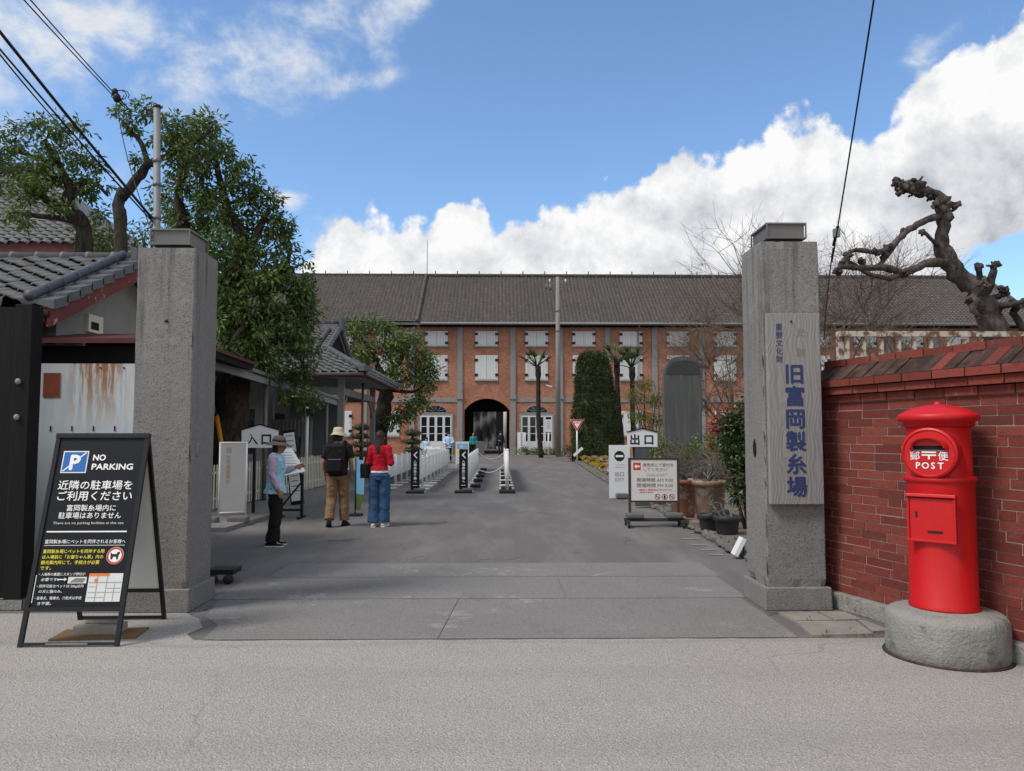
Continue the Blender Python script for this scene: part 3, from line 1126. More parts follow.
# gateway slabs with open joints
mb = MB()
for poly in ([(-2.24, 5.87), (-.472, 5.87), (-.388, 7.266), (-2.62, 7.266), (-2.5, 6.6), (-2.28, 6.3)], [(-.465, 5.87), (2.28, 5.87), (2.28, 7.266), (-.38, 7.266)],
             [(-2.7, 7.278), (.62, 7.278), (.62, 8.36), (-2.7, 8.36)], [(.628, 7.278), (2.35, 7.278), (2.35, 8.36), (.628, 8.36)], [(-2.5, 8.372), (2.4, 8.372), (2.4, 9.25), (-2.5, 9.25)]):
    mb.add([(x, y, 0.004) for x, y in poly], [tuple(range(len(poly)))], 'slab_concrete')
tag(mb.build('gateway_pavement'), kind='structure')

# worn flagstones beside the right pillar
mb = MB()
for poly in ([(2.38, 5.86), (2.86, 5.9), (2.92, 6.30), (2.42, 6.30)], [(2.9, 5.97), (3.05, 6.0), (3.0, 6.32), (2.95, 6.32)], [(2.44, 6.33), (2.74, 6.33), (2.72, 6.63), (2.4, 6.62)],
             [(2.77, 6.34), (3.0, 6.35), (2.97, 6.62), (2.76, 6.63)]):
    mb.plate(poly, (0, 0, 0.022), (1, 0, 0), (0, 1, 0), 0.03, 'flagstone')
tag(mb.build('flagstone_path'), kind='structure')
mb = MB()
for i in range(9):
    x, y = rng.uniform(2.4, 3.05), rng.choice((6.31, 6.64, 5.88)) + rng.uniform(-.02, .03)
    leaves(mb, [((x, y, .02), .03)], .028, .010, 'moss', 7, -.6, rng)
tag(mb.build('weeds', ), kind='stuff')

# planted ground right of the drive, with a low edging of rough stones
KERB = [(2.98, 7.6), (3.05, 9.44), (3.22, 14.5), (3.53, 26.9), (4.05, 38), (4.4, 46), (5.0, 48.6), (6.4, 50)]
flat('garden_soil', KERB + [(24, 51), (70, 51), (70, 7.2), (3.2, 7.2)], 0.05, 'soil', thick=0.06)


def rough_stone(mb, c, r, ang, rg):
    k0 = len(mb.v)
    mb.ball(c, r, 'kerb_stone', 9, 6, Matrix.Rotation(ang, 3, 'Z'))
    q = Vector((rg.uniform(0, 50), rg.uniform(0, 50), 0))
    for i in range(k0, len(mb.v)):
        d = Vector(mb.v[i]) - c
        f = 1 + .8 * mnoise.noise(d.normalized() * 2.2 + q)
        mb.v[i] = tuple(c + d * f)


mb = MB()
for i in range(len(KERB) - 1):
    a, b = Vector((*KERB[i], 0)), Vector((*KERB[i + 1], 0))
    L = (b - a).length
    n = max(1, int(L / 0.24))
    for k in range(n):
        p = a.lerp(b, (k + .5) / n)
        ang = math.atan2(b.y - a.y, b.x - a.x) + rng.uniform(-.25, .25)
        s = rng.uniform(.8, 1.15)
        rough_stone(mb, p + Vector((rng.uniform(-.03, .05), 0, .035)), (.13 * s, .075 * s, rng.uniform(.04, .075)), ang, rng)
for i in range(60):     # loose rubble in the bed edge
    y = rng.uniform(8, 17)
    rough_stone(mb, Vector((3.1 + (y - 8) * .022 + rng.uniform(.18, .6), y, .06)), (rng.uniform(.04, .12), rng.uniform(.04, .09), rng.uniform(.03, .07)), rng.uniform(0, 3), rng)
tag(mb.build('kerb'), kind='structure')
# pale dashes and a drain strip along the right of the drive
mb = MB()
for (px, py, w) in ((690, 539, .24), (699, 545, .20), (708, 550, .20), (716, 555, .2), (694, 533, .14)):
    p = G(px, py)
    mb.add([(p.x - w / 2, p.y - .045, .006), (p.x + w / 2, p.y - .045, .006), (p.x + w / 2, p.y + .045, .006), (p.x - w / 2, p.y + .045, .006)], [(0, 1, 2, 3)], 'flagstone')
tag(mb.build('road_marking'), kind='structure')

# raised concrete apron in front of the ticket office
flat('apron_pavement', [(-12, 12.2), (-4.35, 12.2), (-3.75, 22), (-3.75, 34), (-12, 34)], 0.07, 'slab_concrete', thick=0.075)
flat('forecourt', [(-46, 51.5), (60, 51.5), (60, 57.6), (-46, 57.6)], 0.004, 'asphalt')

# ------------------------------------------------------------------ the long brick mill at the end of the drive
FY = 58.0
mill = thing('brick_mill', 'long two storey red brick mill with white shutters closing the end of the drive', 'building', (-1.0, FY, 0))


def L2(p):                      # world -> mill-local
    return Vector(p) - Vector((-1.0, FY, 0))


XL, XR, EZ = -52.0, 41.0, 9.75
AX0, AX1, AZS, AZT = -2.72, 0.72, 3.35, 4.25          # archway (world x), springing and crown
mb = MB()


def arch_pts(n=20, grow=0.0):
    out = []
    cx, hw = (AX0 + AX1) / 2, (AX1 - AX0) / 2 + grow
    rise = AZT - AZS + grow
    for i in range(n + 1):
        x = -hw + 2 * hw * i / n
        rr = (hw * hw + rise * rise) / (2 * rise)
        z = math.sqrt(max(0, rr * rr - x * x)) - (rr - rise)
        out.append((cx + x, AZS + z))
    return out


wall_polys = [[(XL, 0), (AX0, 0), (AX0, AZS)] + arch_pts()[1:-1] + [(AX1, AZS), (AX1, 0), (XR, 0), (XR, EZ), (XL, EZ)]]
for poly in wall_polys:
    mb.plate(poly, L2((0, FY, 0)), (1, 0, 0), (0, 0, 1), 0.45, 'facade_brick')
mb.b2(L2((XR - .45, FY + .46, 0)), L2((XR, FY + 12, EZ)), 'facade_brick')
mb.plate([(FY + .1, EZ), (FY + 12, EZ), (FY + 6, 14.6)], L2((XR - .05, 0, 0)), (0, 1, 0), (0, 0, 1), .3, 'facade_brick')
mb.b2(L2((AX1 + 1.0, FY + 12, 0)), L2((XR, FY + 12.3, EZ)), 'facade_brick')
mb.b2(L2((XL, FY + 12, 0)), L2((AX0 - 1.0, FY + 12.3, EZ)), 'facade_brick')
wall = mb.build('wall', None, mill)
# vaulted passage
mb = MB()
ap = arch_pts(16, 0.16)
prof = [(AX0 - .16, 0)] + ap + [(AX1 + .16, 0)]
for i in range(len(prof) - 1):
    a, b = prof[i], prof[i + 1]
    mb.add([L2((a[0], FY + .44, a[1])), L2((b[0], FY + .44, b[1])), L2((b[0], FY + 12.4, b[1])), L2((a[0], FY + 12.4, a[1]))], [(0, 1, 2, 3)], 'arch_plaster')
mb.b2(L2((AX0 - .16, FY + 7.0, 0)), L2((AX0 + .45, FY + 7.3, 4.2)), 'arch_plaster')
mb.b2(L2((AX1 - .15, FY + 7.0, 0)), L2((AX1 + .16, FY + 7.3, 4.2)), 'arch_plaster')
mb.b2(L2((AX0 + .46, FY + 7.0, 3.45)), L2((AX1 - .16, FY + 7.3, 4.5)), 'arch_plaster')
mb.b2(L2((AX0 - 1.2, FY + .5, 4.6)), L2((AX1 + 1.2, FY + 12.4, 4.8)), 'arch_plaster')
mb.b2(L2((AX0 - .35, FY + .5, 0)), L2((AX0 - .18, FY + 12.4, 4.6)), 'arch_plaster')
mb.b2(L2((AX1 + .18, FY + .5, 0)), L2((AX1 + .35, FY + 12.4, 4.6)), 'arch_plaster')
mb.build('passage', None, mill)
# brick arch ring
mb = MB()
inn, outr = arch_pts(22, 0.0), arch_pts(22, 0.34)
for i in range(22):
    q = [inn[i], inn[i + 1], outr[i + 1], outr[i]]
    mb.plate([(a, b) for a, b in q], L2((0, FY - .02, 0)), (1, 0, 0), (0, 0, 1), .05, 'facade_brick')
mb.build('arch_ring', None, mill)
POSTS = [-3.06 - 3.63 * k for k in range(13)][::-1] + [0.99 + 3.63 * k for k in range(11)]
pm = MB()
pm.b2((-.20, -.10, .62), (.20, .05, EZ - .02), 'timber_grey')
pm.b2((-.24, -.13, 0), (.24, .05, .60), 'stone_block')
pm.box((0, -.12, 4.35), (.46, .12, .30), 'timber_grey')
pmesh = pm.mesh('post')
for x in POSTS:
    link('post', pmesh, mill, L2((x, FY, 0)))
mb = MB()
for a, b in zip(POSTS[:-1], POSTS[1:]):
    if a < AX0 < b:
        continue
    mb.b2(L2((a + .22, FY - .07, 3.98)), L2((b - .22, FY + .02, 4.30)), 'timber_grey')
mb.build('timber_band', None, mill)
# rafters, eaves board, gutter
mb = MB()
mb.b2(L2((XL - .6, FY - .85, 9.80)), L2((XR + .5, FY - .78, 9.98)), 'timber_grey')
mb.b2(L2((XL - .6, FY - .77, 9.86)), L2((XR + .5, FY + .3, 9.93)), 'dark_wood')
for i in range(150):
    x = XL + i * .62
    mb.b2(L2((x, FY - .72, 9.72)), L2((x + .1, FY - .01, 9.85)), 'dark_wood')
mb.build('eaves', None, mill)
mb = MB()
mb.cyl(L2((-6.0, FY - .94, 9.90)), L2((XR + .4, FY - .94, 9.90)), .085, 10, 'galvanised')
mb.cyl(L2((10.6, FY - .88, 9.86)), L2((10.6, FY - .16, 9.45)), .05, 8, 'galvanised')
mb.cyl(L2((10.6, FY - .16, 9.45)), L2((10.6, FY - .16, 0.1)), .05, 8, 'galvanised')
mb.build('gutter', None, mill)
# roof
SL = Vector((0, 6.85, 4.93))
mb = MB()
mr = dict(tw=.30, th=.30, amp=.032, step=.03, per=6)
roof_slope(mb, L2((-6.3, FY - .9, 9.97)), (1, 0, 0), SL, XR + .6 + 6.3, SL.length, 'mill_tile', **mr)
roof_slope(mb, L2((XL - .6, FY - .95, 10.04)), (1, 0, 0), SL, -6.3 - XL + .55, SL.length, 'mill_tile', **mr)
mb.add([L2((XL - .6, FY + 5.95, 14.9)), L2((XR + .6, FY + 5.95, 14.9)), L2((XR + .6, FY + 12.9, 9.9)), L2((XL - .6, FY + 12.9, 9.9))], [(0, 1, 2, 3)], 'mill_tile')
roof = mb.build('roof', None, mill)
mb = MB()
ridge_run(mb, L2((XL - .6, FY + 5.95, 14.98)), L2((XR + .6, FY + 5.95, 14.98)), .17, 'mill_tile', .9)
x = XL
while x < XR:
    mb.cyl(L2((x, FY + 5.95, 15.0)), L2((x, FY + 5.95, 15.38)), .045, 6, 'mill_tile')
    x += 1.86
ridge_run(mb, L2((-6.28, FY - .95, 10.1)), L2((-6.28, FY + 5.9, 15.03)), .13, 'mill_tile', .4)
ridge_run(mb, L2((XR + .55, FY - .92, 10.05)), L2((XR + .55, FY + 5.9, 15.0)), .14, 'mill_tile', .4)
mb.build('ridge_tiles', None, roof)
mb = MB()
mb.cyl(L2((-6.2, FY + 5.9, 15.0)), L2((-6.2, FY + 5.9, 18.0)), .03, 6, 'galvanised')
mb.build('lightning_rod', None, mill)


def shutter_pair(w, h):
    fr, sh = MB(), []
    for s in (-1, 1):
        fr.b2((s * w / 2 - .05, -.035, -h / 2), (s * w / 2 + .05, .05, h / 2), 'shutter_white')
    fr.b2((-w / 2 + .05, -.034, h / 2 - .06), (w / 2 - .05, .05, h / 2), 'shutter_white')
    fr.b2((-w / 2 + .05, -.034, -h / 2), (w / 2 - .05, .05, -h / 2 + .06), 'shutter_white')
    for s in (-1, 1):
        m = MB()
        a, b = sorted((s * .012, s * (w / 2 - .052)))
        m.b2((a, -.055, -h / 2 + .062), (b, .03, h / 2 - .062), 'shutter_white')
        x = a + .11
        while x < b - .05:
            m.b2((x - .008, -.057, -h / 2 + .07), (x + .008, -.0545, h / 2 - .07), 'shutter_line')
            x += .2
        for z in (-h * .30, h * .30):
            q = s * (w / 2 - .02)
            m.box((q, -.075, z), (.26, .035, .20), 'black_metal')
        sh.append(m.mesh('shutter'))
    sill = MB()
    sill.b2((-w / 2 - .08, -.11, -h / 2 - .1), (w / 2 + .08, .02, -h / 2 - .003), 'timber_grey')
    return fr.mesh('window'), sh, sill.mesh('sill')


WU, WM = shutter_pair(1.62, 1.15), shutter_pair(1.62, 1.9)
BAYS = [(a + b) / 2 for a, b in zip(POSTS[:-1], POSTS[1:])]


def put_window(kit, x, z):
    w = link('window', kit[0], mill, L2((x, FY, z)))
    for s in kit[1]:
        link('shutter', s, w)
    link('sill', kit[2], w)


for x in BAYS:
    if x < -36:
        continue
    put_window(WU, x, 8.86)
    put_window(WM, x, 6.63)

# ground floor: glazed double doors with fanlights next to the arch, shuttered windows elsewhere
dm = MB()
dm.b2((-1.33, -.06, 0), (-1.20, .05, 3.12), 'timber_grey')
dm.b2((1.20, -.06, 0), (1.33, .05, 3.12), 'timber_grey')
dm.b2((-1.2, -.058, 2.98), (1.2, .05, 3.12), 'timber_grey')
for k in range(4):
    x0 = -1.19 + k * .596
    for a in (0, .50):
        dm.b2((x0 + a, -.052, .02), (x0 + a + .09, .03, 2.96), 'shutter_white')
    dm.b2((x0 + .09, -.048, .02), (x0 + .50, .03, 1.0), 'shutter_white')
    dm.b2((x0 + .15, -.056, .2), (x0 + .44, -.049, .85), 'shutter_white')
    for z in (1.55, 2.1):
        dm.b2((x0 + .09, -.04, z), (x0 + .50, .02, z + .05), 'shutter_white')
    dm.b2((x0 + .09, -.048, 2.84), (x0 + .50, .02, 2.96), 'shutter_white')
dmesh = dm.mesh('door')
gm = MB()
gm.b2((-1.16, -.012, 1.0), (1.16, -.004, 2.9), 'dark_glass')
gmesh = gm.mesh('pane')
fm = MB()
NF = 16
for i in range(NF):
    a0, a1 = math.pi * i / NF, math.pi * (i + 1) / NF
    for r0, r1, m_, d in ((.80, .88, 'timber_grey', .05), (.881, 1.22, 'facade_brick', .03)):
        fm.plate([(r0 * math.cos(a0), .62 * r0 * math.sin(a0)), (r1 * math.cos(a0), .62 * r1 * math.sin(a0)), (r1 * math.cos(a1), .62 * r1 * math.sin(a1)),
                  (r0 * math.cos(a1), .62 * r0 * math.sin(a1))], (0, -d, 0), (1, 0, 0), (0, 0, 1), d + .02, m_)
for i in range(1, 6):
    a = math.pi * i / 6
    fm.bar((.25 * math.cos(a), -.03, .25 * .62 * math.sin(a)), (.81 * math.cos(a), -.03, .81 * .62 * math.sin(a)), .03, .03, 'timber_grey')
fm.b2((-.92, -.062, -.07), (.92, .03, -.003), 'timber_grey')
fmesh = fm.mesh('fanlight')
fg = MB()
fg.plate([(.805 * math.cos(math.pi * i / 20), .62 * .805 * math.sin(math.pi * i / 20)) for i in range(21)], (0, -.01, 0), (1, 0, 0), (0, 0, 1), .006, 'dark_glass')
fgm = fg.mesh('pane')
for x in BAYS:
    if abs(x + 1.0) < .3 or x < -30:
        continue
    if abs(x + 4.87) < .3 or abs(x - 2.8) < .3 or abs(x - 13.7) < .3:
        d = link('door', dmesh, mill, L2((x, FY, 0)))
        link('pane', gmesh, d)
        f = link('fanlight', fmesh, mill, L2((x, FY, 3.20)))
        link('pane', fgm, f)
    else:
        put_window(WM, x, 2.35)

# what shows through the archway: a dark building added to cover the bright sky, a tree, a sheeted scaffold
yb = thing('sky_cover_building', 'dark building added beyond the mill archway to cover the bright sky', 'building', (0, 96, 0))
m = MB()
m.b2((-30, 0, 0), (30, 8, 7.5), 'dark_wood')
m.build('wall', None, yb)
m = MB()
m.plate([(-.8, 7.4), (8.8, 7.4), (4, 11)], (-31, 0, 0), (0, 1, 0), (0, 0, 1), -62, 'mill_tile')
m.build('roof', None, yb)
m = MB()
m.cyl((.75, 76, 0), (.75, 76, 7), .42, 14, 'white_paint')
tag(m.build('white_column'), 'pale round column wrapped in sheeting, seen through the archway', 'column')
mb = MB()
n = 26
rows = 14
vs, fs = [], []
for j in range(rows + 1):
    for i in range(n + 1):
        x = -7.0 + 6.6 * i / n
        z = 8.0 * j / rows
        y = 78 + .30 * math.sin(i * 1.9 + j * .7) + .25 * math.sin(j * 1.3 - i * .35) - (z * .05)
        vs.append((x, y, z))
for j in range(rows):
    for i in range(n):
        a = j * (n + 1) + i
        fs.append((a, a + 1, a + n + 2, a + n + 1))
mb.add(vs, fs, 'scaffold_sheet', True)
sh = thing('covered_scaffold', 'grey sheeted scaffold seen through the archway of the mill', 'scaffold', (-3.5, 78, 0))
mb.v = [tuple(Vector(p) - Vector((-3.5, 78, 0))) for p in mb.v]
mb.build('sheet', None, sh)
m2 = MB()
for x in (-3, -1, 1, 3):
    m2.cyl((x, 1.2, 0), (x, 1.2, 8), .03, 6, 'galvanised')
for z in (2, 4, 6):
    m2.cyl((-3.2, 1.2, z), (3.2, 1.2, z), .03, 6, 'galvanised')
m2.build('scaffold_frame', None, sh)

# ------------------------------------------------------------------ gate pillars
def rough_box(mb, c, d, mat, cuts=24, amp=.004):
    """old concrete block: slightly wavy faces, worn and chipped arrises"""
    bm = bmesh.new()
    bmesh.ops.create_cube(bm, size=1)
    bmesh.ops.subdivide_edges(bm, edges=bm.edges[:], cuts=cuts, use_grid_fill=True)
    c = Vector(c)
    P_ = []
    for v in bm.verts:
        p = Vector((v.co.x * d[0], v.co.y * d[1], v.co.z * d[2]))
        ed_ = sorted((d[0] / 2 - abs(p.x), d[1] / 2 - abs(p.y), d[2] / 2 - abs(p.z)))
        inward = Vector((-math.copysign(1, p.x) if d[0] / 2 - abs(p.x) < 1e-5 else 0, -math.copysign(1, p.y) if d[1] / 2 - abs(p.y) < 1e-5 else 0, 0))
        if ed_[1] < 1e-5:
            w_ = .004 + max(0, mnoise.noise((p + c) * 7.0) - .12) * .06 + max(0, mnoise.noise((p + c) * 23.0)) * .008
            p = p + inward * w_
        elif inward.length > 0:
            p = p + inward * amp * (mnoise.noise((p + c) * 3.0) + .6 * mnoise.noise((p + c) * 11.0))
        P_.append(c + p)
    bm.verts.index_update()
    mb.add(P_, [tuple(v.index for v in f.verts) for f in bm.faces], mat, False)
    bm.free()


def gate_pillar(name, label, x0, x1, y0, y1, H, pw):
    cx, cy = (x0 + x1) / 2, (y0 + y1) / 2
    t = thing(name, label, 'gate pillar', (cx, cy, 0))
    w, d = x1 - x0, y1 - y0
    m = MB()
    nz = 26
    vs, fs = [], []
    prof = []
    for s in ((-1, -1), (1, -1), (1, 1), (-1, 1)):
        prof.append(s)
    rough_box(m, (0, 0, (H + .20) / 2), (w, d, H - .20), 'pillar_concrete', 44, .0035)
    m.build('shaft', None, t)
    m = MB()
    m.box((0, 0, .10), (w + .07, d + .07, .20), 'plinth_concrete', taper=.985)
    m.build('plinth', None, t, bevel=0.012)
    # steel lamp housing: flanged square tray on a recessed neck
    lc = thing_part = None
    m = MB()
    lw, ld = w * .70, d * .80
    m.box((0, 0, H + .02), (lw * .80, ld * .80, .04), 'black_metal')
    lamp = m.build('lamp_housing', None, t)
    m = MB()
    z0 = H + .042
    m.box((0, 0, z0 + .008), (lw, ld, .016), 'steel_grey')
    m.box((0, 0, z0 + .140), (lw, ld, .016), 'steel_grey')
    m.box((0, 0, z0 + .074), (lw - .035, ld - .035, .116), 'steel_grey')
    for sx in (-1, 1):
        for sy in (-1, 1):
            m.box((sx * (lw / 2 - .006), sy * (ld / 2 - .006), z0 + .074), (.012, .012, .115), 'steel_grey')
    m.build('flange_box', None, lamp)
    return t


PR = gate_pillar('gate_pillar', 'square grey concrete gate pillar carrying the tall wooden name board', 2.365, 2.895, 6.78, 7.33, 3.30, .62)
PL = gate_pillar('gate_pillar', 'square grey concrete gate pillar on the left beside the rusty white sheet, without a board', -3.25, -2.735, 6.78, 7.33, 3.22, .62)
m = MB()
m.cyl((.02, -.277, 2.56), (.02, -.30, 2.55), .012, 8, 'black_metal')
m.build('bolt', None, PL)
m = MB()
m.ball((-.267, -.02, 1.42), (.012, .045, .085), 'black_metal')
m.build('hinge_stub', None, PR)
m = MB()
m.ball((.26, -.12, 1.41), (.012, .04, .07), 'galvanised')
m.build('hinge_stub', None, PL)

# the name board on the right pillar (hangs on it: a thing of its own)
nb = thing('name_board', 'weathered grey wooden board with blue carved Japanese characters, fixed to the right pillar', 'sign', (2.625, 6.765, 0.93))
m = MB()
BW, BH = .475, 1.70
m.box((0, -.022, BH / 2), (BW, .055, BH), 'plank_grain')
m.build('board', None, nb, bevel=0.006)
m = MB()
o = (0, -.0515, 0)
ux, uy = (1, 0, 0), (0, 0, 1)
zt = 1.085
for i, ch in enumerate('旧富岡製糸場'):
    m.text(ch, -.095, zt - i * .200, .188, o, ux, uy, 'blue_carved', 'LEFT', bold=.030)
for i, ch in enumerate('重要文化財'):
    m.text(ch, -.165, 1.55 - i * .072, .068, o, ux, uy, 'blue_carved', 'LEFT', bold=.006)
m.text('史', .02, 1.50, .085, o, ux, uy, 'grey_print', 'LEFT', bold=.0)
m.text('跡', .02, 1.315, .085, o, ux, uy, 'grey_print', 'LEFT', bold=.0)
m.build('lettering', None, nb)
m = MB()
m.cyl((-.02, -.049, 1.625), (-.02, -.058, 1.625), .010, 8, 'black_metal')
m.build('nail', None, nb)

# ------------------------------------------------------------------ red brick wall along the road, right
WP0 = Vector((2.985, 7.08, 0))
WT = Vector((.287, -.958, 0)).normalized()
WN = Vector((-.958, -.287, 0)).normalized()          # faces the road
WLEN = 7.6
bw_ = thing('brick_wall', 'old dark red brick garden wall with sloped mossy coping behind the postbox', 'wall', WP0, 0)
ang = math.atan2(WT.y, WT.x)


def W(s, d, z):          # s along the wall, d out of the face, z up (wall-local)
    return WT * s + WN * d + Vector((0, 0, z))


Wrot = Matrix((WT, -WN, Vector((0, 0, 1)))).transposed()
m = MB()


def wbox(mm, s0, s1, d0, d1, z0, z1, mat):
    mm.box(W((s0 + s1) / 2, (d0 + d1) / 2, (z0 + z1) / 2), (abs(s1 - s0), abs(d1 - d0), z1 - z0), mat, Wrot)


wbox(m, 0, WLEN, -.34, -.0025, 0, 1.86, 'mortar')
m.build('mortar_core', None, bw_)
m = MB()
rb = random.Random(11)
ch, z, row = .0735, .14, 0
while z < 1.78:
    s = 0.0
    s = -rb.uniform(0, .27)
    while s < WLEN:
        Lb = .285 if rb.random() > .13 else .14
        a, b = max(.002, s), min(WLEN, s + Lb)
        if b - a > .02:
            q = rb.uniform(.0, .006)
            jit = rb.uniform(-.0015, .0015)
            wbox(m, a + .004, b - .004, -.06, q, z + .0045 + jit, z + ch - .0045 + jit, 'wall_brick')
        s += Lb + .002
    row += 1
    z += ch
m.build('brick_courses', None, bw_)
m = MB()
z0 = z
# dark shadow gap, two projecting courses, sloped coping, top course
for k, out in enumerate((.025, .075, .105)):
    s = -rb.uniform(0, .2)
    while s < WLEN:
        a, b = max(.0, s), min(WLEN, s + .284)
        if b - a > .02:
            wbox(m, a + .004, b - .004, -.30, out + rb.uniform(-.006, .006), z0 + .004 + k * .068, z0 + .065 + k * .068, 'wall_brick')
        s += .288
m.build('corbel_courses', None, bw_)
zc = z0 + 3 * .068
m = MB()
s = 0.0
while s < WLEN:
    wd = rb.uniform(.10, .125)
    e = min(WLEN, s + wd)
    dz = rb.uniform(-.008, .008)
    V_ = [W(s + .004, .09 + dz, zc + .002), W(e - .004, .09 + dz, zc + .002), W(e - .004, -.10, zc + .145 + dz), W(s + .004, -.10, zc + .145 + dz)]
    V2_ = [p + Vector((0, 0, -.06)) - WN * .05 for p in V_]
    m.add(V_ + V2_, [(0, 1, 2, 3), (7, 6, 5, 4), (0, 4, 5, 1), (1, 5, 6, 2), (2, 6, 7, 3), (3, 7, 4, 0)], 'wall_brick' if rb.random() < .08 else 'coping_dark')
    s += wd
wbox(m, 0, WLEN, -.33, -.005, zc, zc + .02, 'coping_dark')
wbox(m, 0, WLEN, -.33, -.16, zc + .02, zc + .13, 'coping_dark')
m.build('coping', None, bw_)
m = MB()
s = 0.0
while s < WLEN:
    e = min(WLEN, s + .280)
    wbox(m, s + .004, e - .004, -.28, -.085 + rb.uniform(-.008, .008), zc + .135, zc + .197 + rb.uniform(-.004, .004), 'wall_brick')
    s += .284
m.build('top_course', None, bw_)
m = MB()
wbox(m, 0, WLEN, -.02, .075, 0, .14, 'drum_concrete')
m.build('footing', None, bw_, bevel=.01)
print('wall top', zc + .197)

# rusty white railing beyond the wall
FRY = 8.9
x0 = A(843, 340, FRY).x
ztop, zb = A(843, 331, FRY).z, 1.6
fr = thing('railing', 'rusty white railing with flat pickets standing behind the brick wall', 'fence', (x0, FRY, 0))
m = MB()
m.box((2.4, 0, ztop - .035), (4.9, .05, .065), 'rusty_white_rail')
m.box((2.4, 0, ztop - .75), (4.9, .04, .06), 'rusty_white_rail')
m.build('rail', None, fr)
pk = MB()
pk.box((0, 0, -.45), (.05, .03, .90), 'rusty_white_rail')
pk = pk.mesh('picket')
for i in range(25):
    link('picket', pk, fr, (.04 + i * .20, -.02 + .02 * rb.uniform(-1, 1), ztop - .09 + rb.uniform(-.01, .01)), (0, rb.uniform(-.02, .02), 0))
for x in (0, 2.4, 4.8):
    m = MB()
    m.box((x, .06, ztop / 2), (.08, .08, ztop), 'rusty_white_rail')
    m.build('post', None, fr)

# ================================================================== LEFT SIDE: buildings
def world_part(mb, name, parent, mat=None, bevel=0.0):
    """mesh given in world coordinates, made local to its (unrotated) thing"""
    o = Vector(parent.location)
    p = parent.parent
    while p is not None:
        o += Vector(p.location)
        p = p.parent
    mb.v = [(v[0] - o.x, v[1] - o.y, v[2] - o.z) for v in mb.v]
    return mb.build(name, mat, parent, bevel=bevel)


# --- black timber wall at the far left
t = thing('timber_wall', 'tall black timber board wall at the left edge, with two steel bolts', 'wall', (-4.25, 6.9, 0))
m = MB()
x = -9.0
while x < -4.40:
    w = .235
    m.b2((x, 6.90 + rb.uniform(-.004, .004), .05), (x + w - .006, 6.95, 2.70), 'dark_wood')
    x += w
m.b2((-9, 6.951, .05), (-4.25, 7.02, 2.70), 'dark_wood')
world_part(m, 'boards', t)
m = MB()
m.b2((-4.37, 6.86, .02), (-4.215, 7.03, 2.72), 'dark_wood')
m.b2((-9.0, 6.86, 0), (-4.20, 7.04, .10), 'drum_concrete')
world_part(m, 'end_post', t, bevel=.006)
for z in (2.02, 1.70):
    m = MB()
    m.ball((-4.31, 6.85, z), (.028, .02, .028), 'galvanised', 10, 6)
    world_part(m, 'bolt_head', t)

# --- tiled gatehouse behind it
gh = thing('gatehouse', 'small gatehouse with grey pan tile roof, peeling red bargeboard and plaster gable', 'building', (-6.5, 9.3, 0))
GX = -4.50
m = MB()
uy = Vector((0, 1.75, .82))
roof_slope(m, (-12.2, 7.55, 2.84), (1, 0, 0), uy, 12.2 + GX - .20, uy.length + .05, 'roof_tile_pale', tw=.27, th=.235, amp=.046, step=.050, per=12)
m.add([(-12.2, 9.35, 3.66), (GX, 9.35, 3.66), (GX, 11.1, 2.84), (-12.2, 11.1, 2.84)], [(0, 1, 2, 3)], 'roof_tile')
m.add([(-12.2, 7.60, 2.78), (GX - .05, 7.60, 2.78), (GX - .05, 9.33, 3.59), (-12.2, 9.33, 3.59)], [(0, 1, 2, 3)], 'dark_wood')
rf = world_part(m, 'roof', gh)
m = MB()
ridge_run(m, (-12.2, 9.35, 3.73), (GX + .02, 9.35, 3.73), .062, 'roof_tile_pale', .30)
m.b2((-12.2, 9.27, 3.58), (GX - .02, 9.43, 3.70), 'roof_tile')
m.b2((GX - .02, 9.26, 3.60), (GX + .05, 9.44, 3.82), 'roof_tile_dark')
world_part(m, 'ridge_tiles', rf)
m = MB()
ridge_run(m, (GX - .14, 7.48, 2.905), (GX - .14, 9.30, 3.75), .050, 'roof_tile_dark', .27)
n = 8
for i in range(n):                      # flat verge tiles stepping up outside the round row
    y0, y1 = 7.50 + i * 1.8 / n, 7.50 + (i + 1.10) * 1.8 / n
    z0, z1 = 2.84 + i * .84 / n, 2.84 + (i + 1) * .84 / n
    m.add([(GX - .10, y0, z0 + .035), (GX + .10, y0, z0 + .035), (GX + .10, y1, z1 + .01), (GX - .10, y1, z1 + .01),
           (GX - .10, y0, z0 - .0), (GX + .10, y0, z0 - .06), (GX + .10, y1, z1 - .085), (GX - .10, y1, z1 - .03)],
          [(0, 1, 2, 3), (4, 7, 6, 5), (0, 4, 5, 1), (1, 5, 6, 2), (2, 6, 7, 3), (3, 7, 4, 0)], 'roof_tile_dark')
world_part(m, 'verge_tiles', rf)
m = MB()
m.add([(GX + .07, 7.52, 2.61), (GX + .07, 9.35, 3.45), (GX + .07, 9.35, 3.62), (GX + .07, 7.52, 2.79), (GX + .02, 7.52, 2.61), (GX + .02, 9.35, 3.45), (GX + .02, 9.35, 3.62), (GX + .02, 7.52, 2.79)],
      [(0, 1, 2, 3), (7, 6, 5, 4), (0, 4, 5, 1), (1, 5, 6, 2), (2, 6, 7, 3), (3, 7, 4, 0)], 'oxide_red')
m.add([(GX + .07, 11.2, 2.61), (GX + .07, 9.36, 3.45), (GX + .07, 9.36, 3.62), (GX + .07, 11.2, 2.79)], [(0, 1, 2, 3)], 'oxide_red')
m.b2((-12.2, 7.53, 2.66), (GX + .0, 7.57, 2.79), 'oxide_red_dark')
world_part(m, 'bargeboard', gh)
m = MB()
